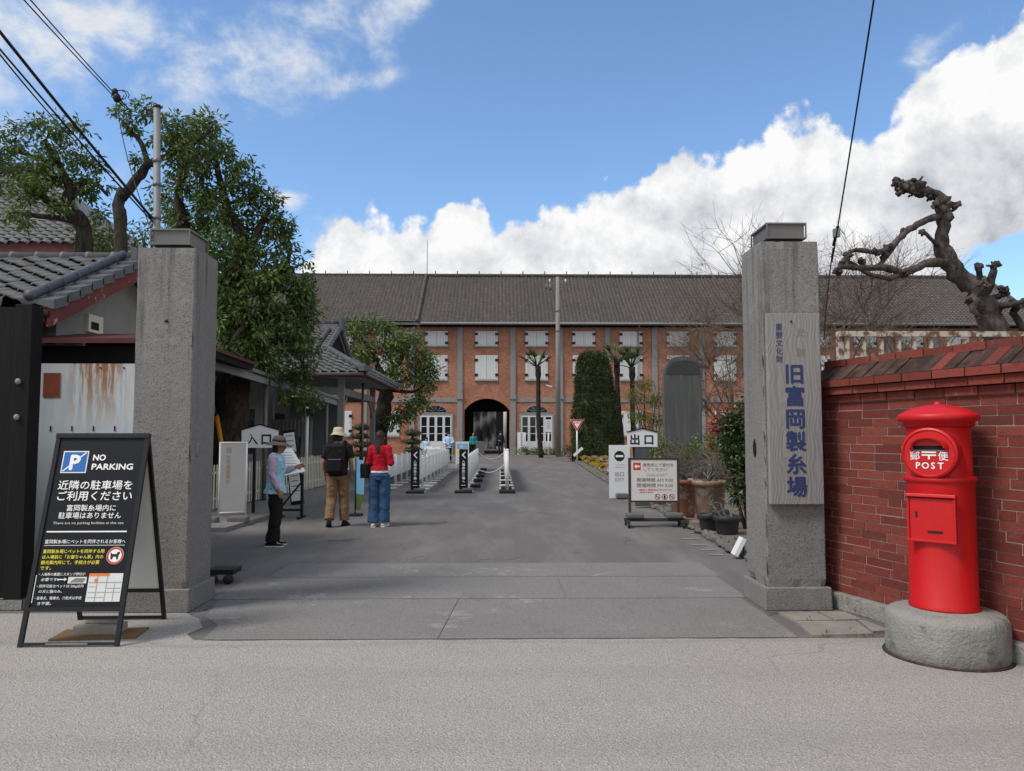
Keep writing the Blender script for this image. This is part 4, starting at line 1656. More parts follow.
m.plate([(8.0, 0), (10.8, 0), (10.8, 2.95), (9.35, 3.58), (8.0, 2.95)], (GX - .16, 0, 0), (0, 1, 0), (0, 0, 1), .15, 'plaster_grey')
m.b2((-12, 7.98, 0), (GX - .32, 8.1, 2.8), 'plaster_grey')
gw = world_part(m, 'gable_wall', gh)
m = MB()
m.b2((GX - .16, 8.55, 2.70), (GX - .12, 8.86, 2.90), 'cream_pale')
m.b2((GX - .13, 8.60, 2.735), (GX - .115, 8.76, 2.82), 'dark_void')
world_part(m, 'vent', gw)
m = MB()
m.add([(-4.80, 7.55, 2.50), (-3.55, 7.55, 2.50), (-3.55, 8.45, 2.66), (-4.80, 8.45, 2.66), (-4.80, 7.55, 2.45), (-3.55, 7.55, 2.45), (-3.55, 8.45, 2.61), (-4.80, 8.45, 2.61)],
      [(0, 1, 2, 3), (7, 6, 5, 4), (0, 4, 5, 1), (1, 5, 6, 2), (2, 6, 7, 3), (3, 7, 4, 0)], 'oxide_red_dark')
m.b2((-4.6, 8.46, 2.2), (-3.3, 8.56, 2.62), 'dark_wood')
m.cyl((-4.95, 7.5, 2.74), (-4.45, 7.5, 2.74), .035, 8, 'oxide_red_dark')
world_part(m, 'canopy', gh)
m = MB()
m.b2((-4.66, 7.72, 2.27), (-3.3, 7.80, 2.44), 'dark_wood')  # dark strip and sheet stand in for the shaded gap below the canopy
m.b2((-4.66, 8.3, 0), (-3.3, 8.36, 2.4), 'dark_void')
world_part(m, 'gap_shade', gh)

# --- rusty white sheet between wall and pillar
t = thing('sheet_gate', 'pale blue white steel sheet streaked with rust, filling the gap beside the left pillar', 'hoarding', (-4.60, 7.62, 0))
m = MB()
m.b2((-4.60, 7.60, .03), (-3.3, 7.64, 2.25), 'rusty_white_sheet')
world_part(m, 'sheet', t)
m = MB()
m.b2((-4.53, 7.593, 1.915), (-4.365, 7.5985, 2.155), 'rust_patch')
world_part(m, 'rust_plate', t)
m = MB()
for x in (-4.45, -4.24, -4.03, -3.82):
    m.b2((x, 7.594, 1.58), (x + .012, 7.5985, 1.63), 'black_matt')
for x in (-3.98, -3.75):
    m.b2((x, 7.594, 2.2), (x + .014, 7.5985, 2.215), 'black_matt')
world_part(m, 'slot', t)

# --- larger tiled office roof further back
ob = thing('office_building', 'large tiled hall behind the trees at upper left, with a dark red eaves board', 'building', (-18, 24, 0))
m = MB()
uy = Vector((0, 5.0, 3.6))
cl = [((-10.6, 19.8, 6.5), (-1.0, -0.85, 0))]
roof_slope(m, (-34, 19.6, 6.5), (1, 0, 0), uy, 23.6, uy.length, 'roof_tile_pale', clip=cl, tw=.28, th=.26, amp=.035, step=.035, per=6)
m.add([(-10.5, 19.6, 6.5), (-10.5, 29.6, 6.5), (-15.0, 24.6, 10.1)], [(0, 1, 2)], 'roof_tile')
rf = world_part(m, 'roof', ob)
m = MB()
ridge_run(m, (-10.5, 19.6, 6.6), (-14.9, 24.6, 10.2), .12, 'roof_tile', .3)
ridge_run(m, (-34, 24.6, 10.25), (-14.8, 24.6, 10.25), .16, 'roof_tile', .3)
world_part(m, 'ridge_tiles', rf)
m = MB()
m.b2((-34, 19.62, 6.24), (-10.5, 19.70, 6.53), 'oxide_red_dark')
m.b2((-10.58, 19.7, 6.22), (-10.5, 29.5, 6.47), 'oxide_red_dark')
world_part(m, 'eaves_board', ob)
m = MB()
m.b2((-33, 20.6, 0), (-11.5, 28.8, 6.3), 'plaster_white')
m.b2((-33.9, 19.71, 6.3), (-10.7, 29.4, 6.62), 'dark_wood')
world_part(m, 'wall', ob)

# --- ticket office with hipped and gabled tile roof and open porch
tk = thing('ticket_office', 'low ticket office with grey hip and gable tile roof and open posted porch', 'building', (-7, 26.8, 0))
m = MB()
EX, EY0, EY1, EZt = -4.10, 22.9, 30.7, 3.42
RX, RY, RZ = -5.75, 26.8, 5.25
GZ = 4.30                                                   # foot of the gablet
kw = dict(tw=.27, th=.25, amp=.034, step=.036, per=8)
uy = Vector((0, RY - EY0, RZ - EZt))
hipn = Vector((-1, (EX - RX) / (-(25.0 - EY0)), 0))
hip_dir = Vector((RX - EX, 25.0 - EY0, 0))
nf = Vector((hip_dir.y, -hip_dir.x, 0)) * -1
if nf.dot(Vector((-10, 24, 0)) - Vector((EX, EY0, 0))) < 0:
    nf = -nf
roof_slope(m, (-14, EY0, EZt), (1, 0, 0), uy, 14 + EX, uy.length * .54, 'roof_tile_pale', clip=[((EX, EY0, 0), nf)], **kw)
up0 = Vector((-14, EY0, EZt)) + uy * .54
roof_slope(m, up0, (1, 0, 0), uy, 14 + RX + .12, uy.length * .47, 'roof_tile_pale', **kw)
m.add([(-14, EY1, EZt), (EX, EY1, EZt), (RX, 28.6, GZ), (RX, RY, RZ), (-14, RY, RZ)], [(0, 4, 3, 2, 1)], 'roof_tile')
sk = Vector((RX - EX, 0, GZ - EZt))
c1 = -nf
roof_slope(m, (EX, EY0, EZt), (0, 1, 0), sk, EY1 - EY0, sk.length, 'roof_tile', clip=[((EX, EY0, 0), -nf), ((EX, EY1, 0), (-nf.x, nf.y, 0))], **kw)
rf = world_part(m, 'roof', tk)
m = MB()
ridge_run(m, (EX, EY0, EZt + .08), (RX, 25.0, GZ + .12), .10, 'roof_tile_dark', .28)
ridge_run(m, (EX, EY1, EZt + .08), (RX, 28.6, GZ + .12), .10, 'roof_tile_dark', .28)
ridge_run(m, (RX + .1, 25.0, GZ + .12), (RX + .1, RY, RZ + .06), .095, 'roof_tile_dark', .28)
ridge_run(m, (RX + .1, 28.6, GZ + .12), (RX + .1, RY, RZ + .06), .095, 'roof_tile_dark', .28)
ridge_run(m, (RX - .28, 24.7, GZ + .0), (RX - .28, RY, RZ + .04), .085, 'roof_tile_dark', .28)
m.b2((-14, RY - .15, RZ - .1), (RX + .05, RY + .15, RZ + .16), 'roof_tile')
ridge_run(m, (-14, RY, RZ + .20), (RX + .12, RY, RZ + .20), .12, 'roof_tile_dark', .3)
m.box((RX + .16, RY, RZ + .16), (.12, .55, .45), 'roof_tile_dark')
m.box((EX + .06, EY0 - .04, EZt + .10), (.28, .28, .16), 'roof_tile_dark', R(40))
m.box((EX + .05, EY1 + .02, EZt + .10), (.28, .28, .16), 'roof_tile_dark', R(-40))
world_part(m, 'ridge_tiles', rf)
m = MB()
m.plate([(25.1, GZ + .02), (28.5, GZ + .02), (26.8, RZ - .05)], (RX - .02, 0, 0), (0, 1, 0), (0, 0, 1), .08, 'dark_wood')
m.bar((RX + .02, 25.0, GZ + .03), (RX + .02, RY, RZ - .03), .05, .16, 'plaster_grey')
m.bar((RX + .02, 28.6, GZ + .03), (RX + .02, RY, RZ - .03), .05, .16, 'plaster_grey')
world_part(m, 'gablet', tk)
m = MB()
m.add([(-14, EY0 + .05, EZt - .06), (EX - .05, EY0 + .05, EZt - .06), (EX - .05, EY1 - .05, EZt - .06), (-14, EY1 - .05, EZt - .06)], [(0, 3, 2, 1)], 'timber_grey')
m.b2((-14, EY0 + .02, EZt - .16), (EX - .02, EY0 + .08, EZt - .03), 'oxide_red_dark')
m.b2((EX - .08, EY0 + .08, EZt - .16), (EX - .02, EY1, EZt - .03), 'oxide_red_dark')
m.cyl((EX + .05, EY0, EZt - .06), (EX + .05, EY1, EZt - .10), .05, 8, 'steel_grey')
m.cyl((-14, EY0 - .05, EZt - .08), (EX, EY0 - .05, EZt - .06), .05, 8, 'steel_grey')
world_part(m, 'eaves', tk)
for (x, y) in ((-5.0, 24.0), (-5.0, 29.9), (-7.2, 24.0)):
    m = MB()
    m.box((x, y, 1.70), (.19, .19, 3.30), 'timber_grey')
    m.box((x, y, .12), (.30, .30, .14), 'stone_block')
    world_part(m, 'porch_post', tk)
m = MB()
m.b2((-5.08, 24.1, 2.78), (-4.92, 29.8, 3.0), 'timber_grey')
m.b2((-9.0, 23.92, 2.78), (-5.1, 24.08, 3.0), 'timber_grey')
m.bar((-5.0, 24.1, 2.2), (-5.0, 24.7, 2.76), .09, .09, 'timber_grey')
m.bar((-5.0, 29.8, 2.2), (-5.0, 29.2, 2.76), .09, .09, 'timber_grey')
m.b2((-5.1, 29.82, 2.8), (-9, 29.98, 3.0), 'timber_grey')
world_part(m, 'porch_beam', tk)
m = MB()
m.b2((-14, 24.2, 0), (-8.2, 30.0, 3.3), 'booth_wall')
m.b2((-8.19, 29.86, .0), (-6.2, 29.96, 3.0), 'booth_wall')
m.b2((-7.1, 23.96, .07), (-5.9, 24.04, 2.0), 'booth_wall')
x = -7.05
while x < -5.9:
    m.b2((x, 23.93, .1), (x + .05, 23.965, 1.98), 'timber_grey')
    x += .12
world_part(m, 'wall', tk)
m = MB()
m.b2((-8.18, 25.0, 1.0), (-8.12, 28.8, 2.3), 'dark_glass')
world_part(m, 'counter_window', tk)
m = MB()
m.b2((-8.1, 25.0, .07), (-7.4, 28.9, 1.0), 'booth_wall')
m.b2((-8.1, 24.9, 1.0), (-7.3, 29.0, 1.05), 'timber_grey')
world_part(m, 'counter', tk)
m = MB()
m.cyl((-4.72, 26.2, .07), (-4.72, 26.2, 3.3), .045, 8, 'steel_grey')
world_part(m, 'downpipe', tk)

# --- lower annex with a long awning towards the gate
an = thing('annex', 'low grey annex with glazed front and long sheet awning beside the big tree', 'building', (-8.5, 18.5, 0))
m = MB()
m.b2((-12.5, 13.9, 0), (-7.0, 22.8, 2.98), 'booth_wall')
world_part(m, 'wall', an)
m = MB()
m.add([(-7.3, 13.6, 3.30), (-5.45, 13.6, 2.98), (-5.0, 23.1, 2.60), (-7.3, 23.1, 3.25), (-7.3, 13.6, 3.26), (-5.45, 13.6, 2.94), (-5.0, 23.1, 2.56), (-7.3, 23.1, 3.21)],
      [(0, 1, 2, 3), (7, 6, 5, 4), (0, 4, 5, 1), (1, 5, 6, 2), (2, 6, 7, 3), (3, 7, 4, 0)], 'awning_sheet')
m.bar((-5.42, 13.6, 2.87), (-4.97, 23.1, 2.49), .07, .14, 'timber_grey')
m.bar((-5.36, 13.6, 3.0), (-4.92, 23.1, 2.62), .10, .07, 'galvanised')
for k in range(9):
    f = k / 8
    a = Vector((-7.2, 13.7, 3.2)).lerp(Vector((-7.2, 23, 3.15)), f)
    b = Vector((-5.44, 13.7, 2.88)).lerp(Vector((-5.0, 23, 2.50)), f)
    m.bar(a, b, .06, .08, 'timber_grey')
world_part(m, 'awning', an)
m = MB()
m.add([(-7.4, 12.6, 3.34), (-5.0, 12.6, 3.02), (-5.1, 15.7, 2.98), (-7.4, 15.7, 3.30), (-7.4, 12.6, 3.22), (-5.0, 12.6, 2.90), (-5.1, 15.7, 2.86), (-7.4, 15.7, 3.18)],
      [(0, 1, 2, 3), (7, 6, 5, 4), (0, 4, 5, 1), (1, 5, 6, 2), (2, 6, 7, 3), (3, 7, 4, 0)], 'dark_wood')
m.bar((-4.98, 12.6, 3.045), (-5.08, 15.7, 3.0), .05, .06, 'oxide_red_dark')
world_part(m, 'porch_roof', an)
for y in (17.2, 20.3, 22.2):
    m = MB()
    xx = -5.45 + (y - 13.6) / 9.5 * .45
    m.cyl((xx, y, .07), (xx, y, 2.5 + (23.1 - y) * .04), .05, 10, 'white_paint' if y == 20.3 else 'steel_grey')
    world_part(m, 'awning_post', an)
for y0 in (15.2, 16.9, 18.6, 20.3):
    m = MB()
    m.b2((-6.99, y0, .9), (-6.95, y0 + 1.4, 2.35), 'timber_grey')
    w = world_part(m, 'window', an)
    m = MB()
    m.b2((-6.945, y0 + .08, 1.0), (-6.935, y0 + .66, 2.25), 'dark_glass')
    m.b2((-6.945, y0 + .74, 1.0), (-6.935, y0 + 1.32, 2.25), 'dark_glass')
    world_part(m, 'pane', w)
fl = thing('floodlight', 'small black floodlight fixed to the white awning post', 'lamp', (-5.12, 20.25, 2.05))
m = MB()
m.box((.10, -.10, .08), (.20, .12, .16), 'black_metal', Matrix.Rotation(R(-25), 3, 'X'))
m.build('lamp_head', None, fl)
m = MB()
m.bar((0, .02, -.02), (.08, -.05, .03), .03, .03, 'black_metal')
m.build('bracket', None, fl)

# --- grey steel pole behind the left pillar, carrying the cables
sp = thing('steel_pole', 'slim grey steel pole rising behind the left gate pillar', 'pole', (-3.42, 7.75, 0))
m = MB()
top = A(157, 108, 7.75) - Vector((-3.42, 7.75, 0))
m.tube([(0, 0, 0), (top.x * .6, 0, top.z * .6), (top.x, 0, top.z)], [.036, .036, .034], 12, 'galvanised')
m.build('pole_tube', None, sp)
m = MB()
m.cyl((top.x, 0, top.z - .001), (top.x, 0, top.z + .03), .038, 12, 'black_metal')
m.build('pole_cap', None, sp)
for z in (3.75, 4.1, 4.35):
    m = MB()
    m.cyl((top.x * z / top.z, 0, z), (top.x * z / top.z, 0, z + .035), .043, 12, 'steel_grey')
    m.build('clamp', None, sp)

# ------------------------------------------------------------------ TREES on the left
def px_blobs(lst, n_per=1.0):
    out = []
    for (px, py, Y, rx, ry) in lst:
        c = A(px, py, Y)
        a, b = rx / 760 * Y, ry / 760 * Y
        out.append((c, (a, (a + b) * .55, b), max(5, int(n_per * (a * b) * 95))))
    return out


def tree(name, label, cat, loc, limbs, blobs, leafmat_, ll, lw, per, rad, seed, bark='bark', dens=1.0, droop=.35, shell=.35, inner=None):
    rg = random.Random(seed)
    loc = Vector(loc)
    t = thing(name, label, cat, loc)
    m = MB()
    for pts, r0, r1 in limbs:
        limb(m, pts, r0, r1, 9, bark, .22, rg, 4)
    world_part(m, 'trunk', t)
    m = MB()
    cl = blob_clumps(blobs, rg, rad, shell, dens)
    leaves(m, cl, ll, lw, leafmat_, per, droop, rg)
    world_part(m, 'crown', t)
    return t


# big pruned evergreen oak beside the annex
c_blobs = [(186, 140, 16.2, 20, 14), (212, 128, 16.4, 16, 13), (214, 158, 16.6, 24, 17), (244, 178, 16.8, 22, 20), (190, 178, 16.6, 20, 17), (226, 208, 17.0, 36, 27),
           (262, 205, 17.0, 18, 18), (186, 222, 17.2, 20, 20), (268, 248, 17.4, 30, 27), (230, 255, 16.6, 28, 28), (296, 275, 17.4, 20, 24), (258, 295, 16.8, 36, 30),
           (226, 312, 16.6, 24, 30), (300, 316, 17.6, 20, 28), (268, 340, 17.0, 36, 28), (232, 352, 16.6, 20, 18), (302, 356, 17.8, 16, 26), (292, 384, 17.8, 14, 20),
           (310, 398, 18.4, 9, 17), (262, 368, 17.2, 24, 12), (205, 285, 16.8, 16, 26), (280, 225, 17.0, 13, 13), (306, 300, 17.2, 14, 16)]
TC = Vector((-6.15, 17.5, 0))
c_limbs = [([(-6.15, 17.5, -.05), (-6.2, 17.5, 1.2), (-6.1, 17.5, 2.6), (-6.05, 17.4, 3.5)], .44, .33),
           ([(-6.05, 17.4, 3.3), (-6.3, 17.2, 4.6), A(195, 250, 17), A(178, 200, 16.8), A(188, 160, 16.5)], .24, .05),
           ([(-6.05, 17.4, 3.4), A(235, 300, 17), A(240, 240, 16.9), A(225, 200, 16.8), A(214, 150, 16.6)], .25, .04),
           ([(-6.05, 17.4, 3.4), A(262, 310, 17.2), A(285, 270, 17.3), A(290, 250, 17.3)], .17, .03),
           ([(-6.05, 17.4, 3.2), A(265, 345, 17.2), A(295, 340, 17.6), A(306, 380, 18)], .14, .03),
           ([A(240, 262, 16.9), A(262, 225, 16.9), A(270, 205, 16.9)], .10, .03),
           ([A(235, 300, 17), A(215, 275, 16.6), A(200, 240, 16.6)], .10, .03), ([A(262, 310, 17.2), A(240, 330, 16.3), A(228, 350, 16.1)], .08, .03)]
tree('evergreen_oak', 'largest dark evergreen tree, thick trunk beside the annex behind the left pillar', 'tree', TC, c_limbs, px_blobs(c_blobs, 1.5), 'leaf_evergreen',
     .145, .055, 24, (.12, .24), 21)
# pale foliage filling between
tree('bushy_tree', 'yellow green bushy tree low between the pruned trunks, above the gatehouse ridge', 'tree', (-7.0, 19, 0),
     [([(-7.0, 19, 0), (-7.1, 19, 3), (-7.3, 19, 6)], .12, .04)],
     px_blobs([(95, 238, 17, 22, 18), (132, 236, 17.5, 26, 18), (170, 232, 18.5, 28, 22), (165, 200, 19, 24, 16), (215, 235, 19.5, 26, 26), (205, 190, 19, 16, 16), (192, 262, 19, 22, 22), (250, 270, 19.2, 26, 26),
                   (255, 330, 19.4, 30, 26)], .9),
     'leaf_light', .15, .055, 20, (.16, .28), 22)
# left pruned tree
tree('evergreen_oak', 'pruned evergreen tree at the upper left edge, leaning trunk and tufted branches', 'tree', (-7.7, 14, 0),
     [([(-7.7, 14, 0), (-7.75, 14, 2.5), (-7.7, 14, 4.6), A(82, 222, 14), A(62, 208, 14)], .20, .12), ([A(64, 210, 14), A(70, 190, 14), A(58, 165, 14), A(45, 140, 14)], .13, .03),
      ([A(64, 212, 14), A(40, 195, 13.8), A(18, 185, 13.6)], .10, .03), ([A(70, 195, 14), A(90, 180, 14), A(108, 196, 14)], .08, .02), ([A(60, 165, 14), A(36, 158, 14), A(15, 150, 14)], .07, .02),
      ([A(82, 222, 14), A(40, 216, 13.6), A(5, 212, 13.4)], .07, .02)],
     px_blobs([(20, 138, 14, 20, 14), (45, 128, 14, 17, 13), (70, 130, 14, 18, 14), (88, 160, 14, 14, 14), (40, 172, 13.7, 20, 14), (60, 206, 13.6, 14, 9), (22, 165, 13.8, 20, 12), (55, 152, 14, 20, 13), (95, 188, 14, 18, 13), (70, 182, 14, 18, 12), (20, 195, 13.6, 22, 13),
                   (-20, 160, 13.8, 26, 30), (104, 212, 14, 10, 10), (45, 186, 13.6, 16, 11), (14, 218, 13.4, 18, 9), (78, 160, 14.2, 11, 9)], 2.0), 'leaf_evergreen', .115, .044, 22, (.09, .18), 23)
# middle pruned tree with the elbowed limb
tree('evergreen_oak', 'pruned evergreen tree with an elbowed bare limb crossing behind the steel pole', 'tree', (-6.7, 13.5, 0),
     [([(-6.7, 13.5, 0), (-6.75, 13.5, 3), A(121, 245, 13.5), A(119, 205, 13.5), A(124, 190, 13.5)], .115, .10),
      ([A(121, 198, 13.5), A(138, 178, 13.5), A(148, 165, 13.4), A(168, 156, 13.4), A(190, 146, 13.4)], .10, .04), ([A(148, 165, 13.4), A(142, 145, 13.4), A(130, 130, 13.4), A(122, 120, 13.4)], .055, .02),
      ([A(168, 156, 13.4), A(172, 140, 13.4), A(164, 122, 13.4)], .05, .02), ([A(190, 146, 13.4), A(205, 135, 13.4), A(213, 125, 13.4)], .04, .015)],
     px_blobs([(128, 115, 13.5, 17, 9), (150, 112, 13.5, 13, 11), (160, 140, 13.3, 13, 10), (180, 150, 13.3, 15, 10), (132, 128, 13.4, 9, 6), (172, 125, 13.5, 14, 12), (187, 138, 13.5, 14, 10), (206, 122, 13.5, 12, 11), (200, 155, 13.5, 16, 9), (172, 165, 13.6, 18, 9),
                   (138, 160, 13.4, 8, 5), (222, 150, 13.8, 10, 9)], 2.2), 'leaf_evergreen', .11, .044, 22, (.09, .17), 24)
# round tree beyond the ticket office
tree('shade_tree', 'mid green spreading tree beyond the ticket office, in front of the mill', 'tree', (-5.0, 31.5, 0),
     [([(-5.0, 31.5, 0), (-4.95, 31.5, 1.6), (-4.75, 31.5, 2.9), (-4.6, 31.5, 3.6)], .40, .26), ([(-4.6, 31.5, 3.5), A(395, 370, 31.5), A(410, 345, 31.5)], .17, .04),
      ([(-4.6, 31.5, 3.5), A(375, 360, 31.2), A(360, 335, 31)], .16, .04), ([(-4.6, 31.5, 3.4), A(412, 392, 31.4), A(425, 385, 31.4)], .10, .03), ([(-4.7, 31.5, 3.3), A(362, 382, 31.4), A(348, 370, 31.4)], .10, .03),
      ([A(395, 370, 31.5), A(385, 345, 31.8), A(388, 330, 31.8)], .08, .03)],
     px_blobs([(352, 330, 31, 14, 10), (376, 326, 31.5, 16, 9), (402, 338, 31.5, 19, 12), (385, 350, 31.2, 24, 12), (419, 358, 31.6, 16, 14), (402, 375, 31.2, 20, 12), (358, 355, 31, 16, 14), (424, 384, 31.8, 13, 12),
                   (410, 408, 31.3, 15, 9), (394, 420, 31.3, 11, 8), (425, 401, 31.6, 10, 6), (345, 382, 31.2, 9, 9), (372, 376, 31.6, 14, 10), (432, 372, 31.6, 7, 9)], 1.15), 'leaf_mid', .17, .07, 24, (.20, .34), 25)

# ================================================================== GARDEN AND TREES ON THE RIGHT
def bare_tree(name, label, loc, segs, depth, L, r, seed, split=3, spread=.5, up=.12, extra=()):
    rg = random.Random(seed)
    t = thing(name, label, 'tree', loc)
    m = MB()
    for pts, r0, r1 in segs:
        limb(m, pts, r0, r1, 7, 'twig', .15, rg, 3)
    world_part(m, 'trunk', t)
    m = MB()
    for (p, d, l_) in extra:
        twigs(m, p, d, L * l_, r, depth, rg, 'twig', split, spread, up)
    world_part(m, 'branches', t)
    return t


# pollarded plane tree above the wall
PT = thing('pollarded_tree', 'gnarled pollarded bare tree with knobbly cut branch ends above the brick wall', 'tree', (6.6, 9.9, 0))
rg = random.Random(5)
m = MB()


def P(px, py, Y=9.6):
    return A(px, py, Y)


limb(m, [(6.75, 9.9, 0), (6.6, 9.9, 1.6), P(995, 330), P(985, 305), P(968, 282), P(950, 262), P(942, 240), P(944, 215)], 0.180, 0.077, 12, 'bark_grey', .30, rg, 4)
limb(m, [P(944, 225), P(946, 208), P(940, 198), P(928, 192), P(914, 188)], 0.078, 0.053, 10, 'bark_grey', .35, rg, 4)
limb(m, [P(944, 215), P(944, 205), P(946, 196)], 0.078, 0.068, 10, 'bark_grey', .3, rg, 3)
limb(m, [P(948, 262), P(925, 264, 9.5), P(905, 272, 9.4), P(884, 268, 9.3), P(862, 268, 9.2), P(840, 268, 9.1), P(834, 274, 9.1)], 0.063, 0.022, 9, 'bark_grey', .35, rg, 4)
limb(m, [P(940, 215), P(922, 222, 9.5), P(906, 232, 9.4), P(892, 246, 9.4), P(876, 252, 9.3), P(856, 250, 9.2), P(846, 254, 9.2)], 0.051, 0.022, 9, 'bark_grey', .35, rg, 4)
limb(m, [P(900, 238, 9.4), P(888, 255, 9.4), P(878, 266, 9.3)], 0.030, 0.028, 8, 'bark_grey', .3, rg, 3)
limb(m, [P(905, 272, 9.4), P(890, 278, 9.3), P(868, 274, 9.2), P(850, 262, 9.2), P(840, 262, 9.1)], 0.036, 0.019, 8, 'bark_grey', .35, rg, 4)
limb(m, [P(982, 300), P(990, 285, 9.5), P(994, 270, 9.4)], 0.060, 0.043, 9, 'bark_grey', .3, rg, 3)
limb(m, [P(984, 296), P(980, 280, 9.5), P(979, 268, 9.4)], .045, .03, 8, 'bark_grey', .3, rg, 3)
limb(m, [P(985, 300), P(1000, 296, 9.5), P(1008, 293, 9.4)], 0.048, 0.031, 9, 'bark_grey', .3, rg, 3)
limb(m, [P(990, 306), P(1008, 305, 9.4), P(1018, 303, 9.3)], 0.042, 0.037, 9, 'bark_grey', .3, rg, 3)
limb(m, [P(976, 294), P(972, 306, 9.3), P(978, 316, 9.3)], 0.048, 0.031, 9, 'bark_grey', .3, rg, 3)
limb(m, [P(938, 246), P(930, 238, 9.3), P(924, 232, 9.3)], 0.030, 0.019, 8, 'bark_grey', .3, rg, 3)
limb(m, [(7.35, 9.7, 1.8), P(1018, 320, 9.5), P(1014, 312, 9.5), P(1024, 300, 9.5)], 0.054, 0.037, 8, 'bark_grey', .3, rg, 3)
trunk = world_part(m, 'trunk', PT)
knobs = [(979, 266, 5, 9.4), (905, 187, 10, 9.6), (896, 184, 7, 9.6), (917, 184, 8, 9.6), (922, 192, 7, 9.6), (900, 192, 6, 9.6), (912, 192, 7, 9.6), (936, 205, 7, 9.5), (948, 204, 8, 9.6), (955, 206, 6, 9.6), (930, 196, 6, 9.6), (888, 247, 6, 9.4),
         (845, 263, 6, 9.2), (838, 271, 5, 9.1), (848, 256, 5, 9.2), (994, 266, 6, 9.4), (1002, 289, 5, 9.4), (1012, 302, 5, 9.4), (974, 304, 7, 9.35), (968, 300, 5, 9.3),
         (984, 285, 7, 9.35), (922, 232, 4, 9.3), (876, 252, 5, 9.3), (904, 232, 4, 9.4), (862, 262, 5, 9.2), (1020, 304, 5, 9.4), (906, 274, 5, 9.35), (884, 256, 5, 9.35)]
for px, py, r, Y in knobs:
    c = P(px, py, Y)
    m = MB()
    for k in range(10):
        q = r / 760 * Y * rg.uniform(.22, .5)
        off = Vector((rg.uniform(-1, 1), rg.uniform(-1, 1), rg.uniform(-1, 1))) * r / 760 * Y * .55
        k0 = len(m.v)
        m.ball(c + off, (q, q * rg.uniform(.7, 1.1), q * rg.uniform(.7, 1.1)), 'bark_grey', 8, 6)
        for i_ in range(k0, len(m.v)):
            d_ = Vector(m.v[i_]) - (c + off)
            m.v[i_] = tuple(c + off + d_ * (1 + .9 * mnoise.noise(Vector(m.v[i_]) * 22)))
    for k in range(7):
        d = Vector((rg.gauss(0, 1), rg.gauss(0, .6), rg.gauss(.2, .8))).normalized()
        m.tube([c, c + d * r / 760 * Y * rg.uniform(.6, 1.25)], [.020, .013], 5, 'bark_grey')
    world_part(m, 'knob', trunk)

# fine bare trees behind wall and pillar
bt1 = [((7.3, 17, 2.2), (-.1, 0, 1), 1.0), ((6.4, 17, 2.0), (-.45, 0, 1), 1.1), ((8.0, 17.5, 2.2), (.3, 0, 1), 1.0), ((7.0, 16.8, 1.5), (-.7, -.1, .6), .8), ((8.2, 17, 1.8), (.8, 0, .6), .9), ((7.2, 17, 3.0), (.1, .2, 1), 1.0)]
bare_tree('bare_tree', 'fine twigged bare tree showing behind the pollarded tree and the railing', (7.3, 17, 0),
          [([(7.3, 17, 0), (7.3, 17, 1.2), (7.2, 17, 3.2)], .13, .05), ([(7.3, 17, 1.0), (6.4, 17, 2.1)], .06, .04), ([(7.3, 17, 1.0), (8.1, 17.4, 2.3)], .06, .04)], 4, 1.55, .032, 31, 5, .6, .06, bt1)
bt2 = [((9.6, 23, 2.2), (-.3, 0, 1), 1.1), ((10.2, 23, 2.5), (.2, 0, 1), 1.1), ((9.0, 23, 1.6), (-.9, 0, .5), 1.0), ((10.9, 23, 2.0), (.8, 0, .6), 1.0), ((9.9, 23, 3.4), (0, 0, 1), 1.0), ((9.4, 22.6, 1.8), (-.6, -.3, .8), 1.0)]
bare_tree('bare_tree', 'bare tree with dense brown twigs just left of the right pillar', (9.3, 30, 0),
          [([(9.3, 30, 0), (9.25, 30, 1.6), (9.2, 30, 3.4)], .13, .06), ([(9.25, 30, 1.5), (8.5, 30, 2.6)], .07, .04), ([(9.2, 30, 1.8), (10.2, 30, 3.2)], .07, .04)], 4, 1.5, .030, 32, 5, .62, .06,
          [((9.15, 30, 2.4), (-.2, 0, 1), 1.0), ((8.6, 30, 2.5), (-.5, 0, .9), .9), ((10.1, 30, 3.0), (.5, 0, 1), 1.0), ((9.2, 30, 3.2), (.1, .2, 1), 1.1), ((8.7, 29.7, 2.0), (-.6, -.2, .5), .8), ((9.5, 30, 2.2), (.9, 0, .4), .9),
           ((8.8, 30, 2.8), (-.3, 0, 1), 1.0), ((9.0, 30, 3.0), (-.4, .2, .9), 1.0), ((8.9, 29.8, 1.5), (-.4, 0, .7), .8)])
bare_tree('bare_tree', 'wide bare tree with purple brown twigs beyond the railing, left of the pollarded trunk', (5.3, 13.2, 0),
          [([(5.3, 13.2, 0), (5.25, 13.2, 1.4), (5.1, 13.2, 2.4)], .09, .04), ([(5.3, 13.2, 1.0), (5.9, 13.2, 2.0)], .05, .03)], 4, 1.0, .022, 33, 4, .6, .08,
          [((5.15, 13.2, 1.9), (-.3, 0, 1), 1.0), ((5.8, 13.2, 1.9), (.4, 0, 1), 1.0), ((5.2, 13.2, 1.5), (-.8, 0, .6), .9), ((5.9, 13.2, 1.6), (.9, 0, .5), 1.0), ((5.3, 13.2, 2.2), (.1, 0, 1), 1.1)])

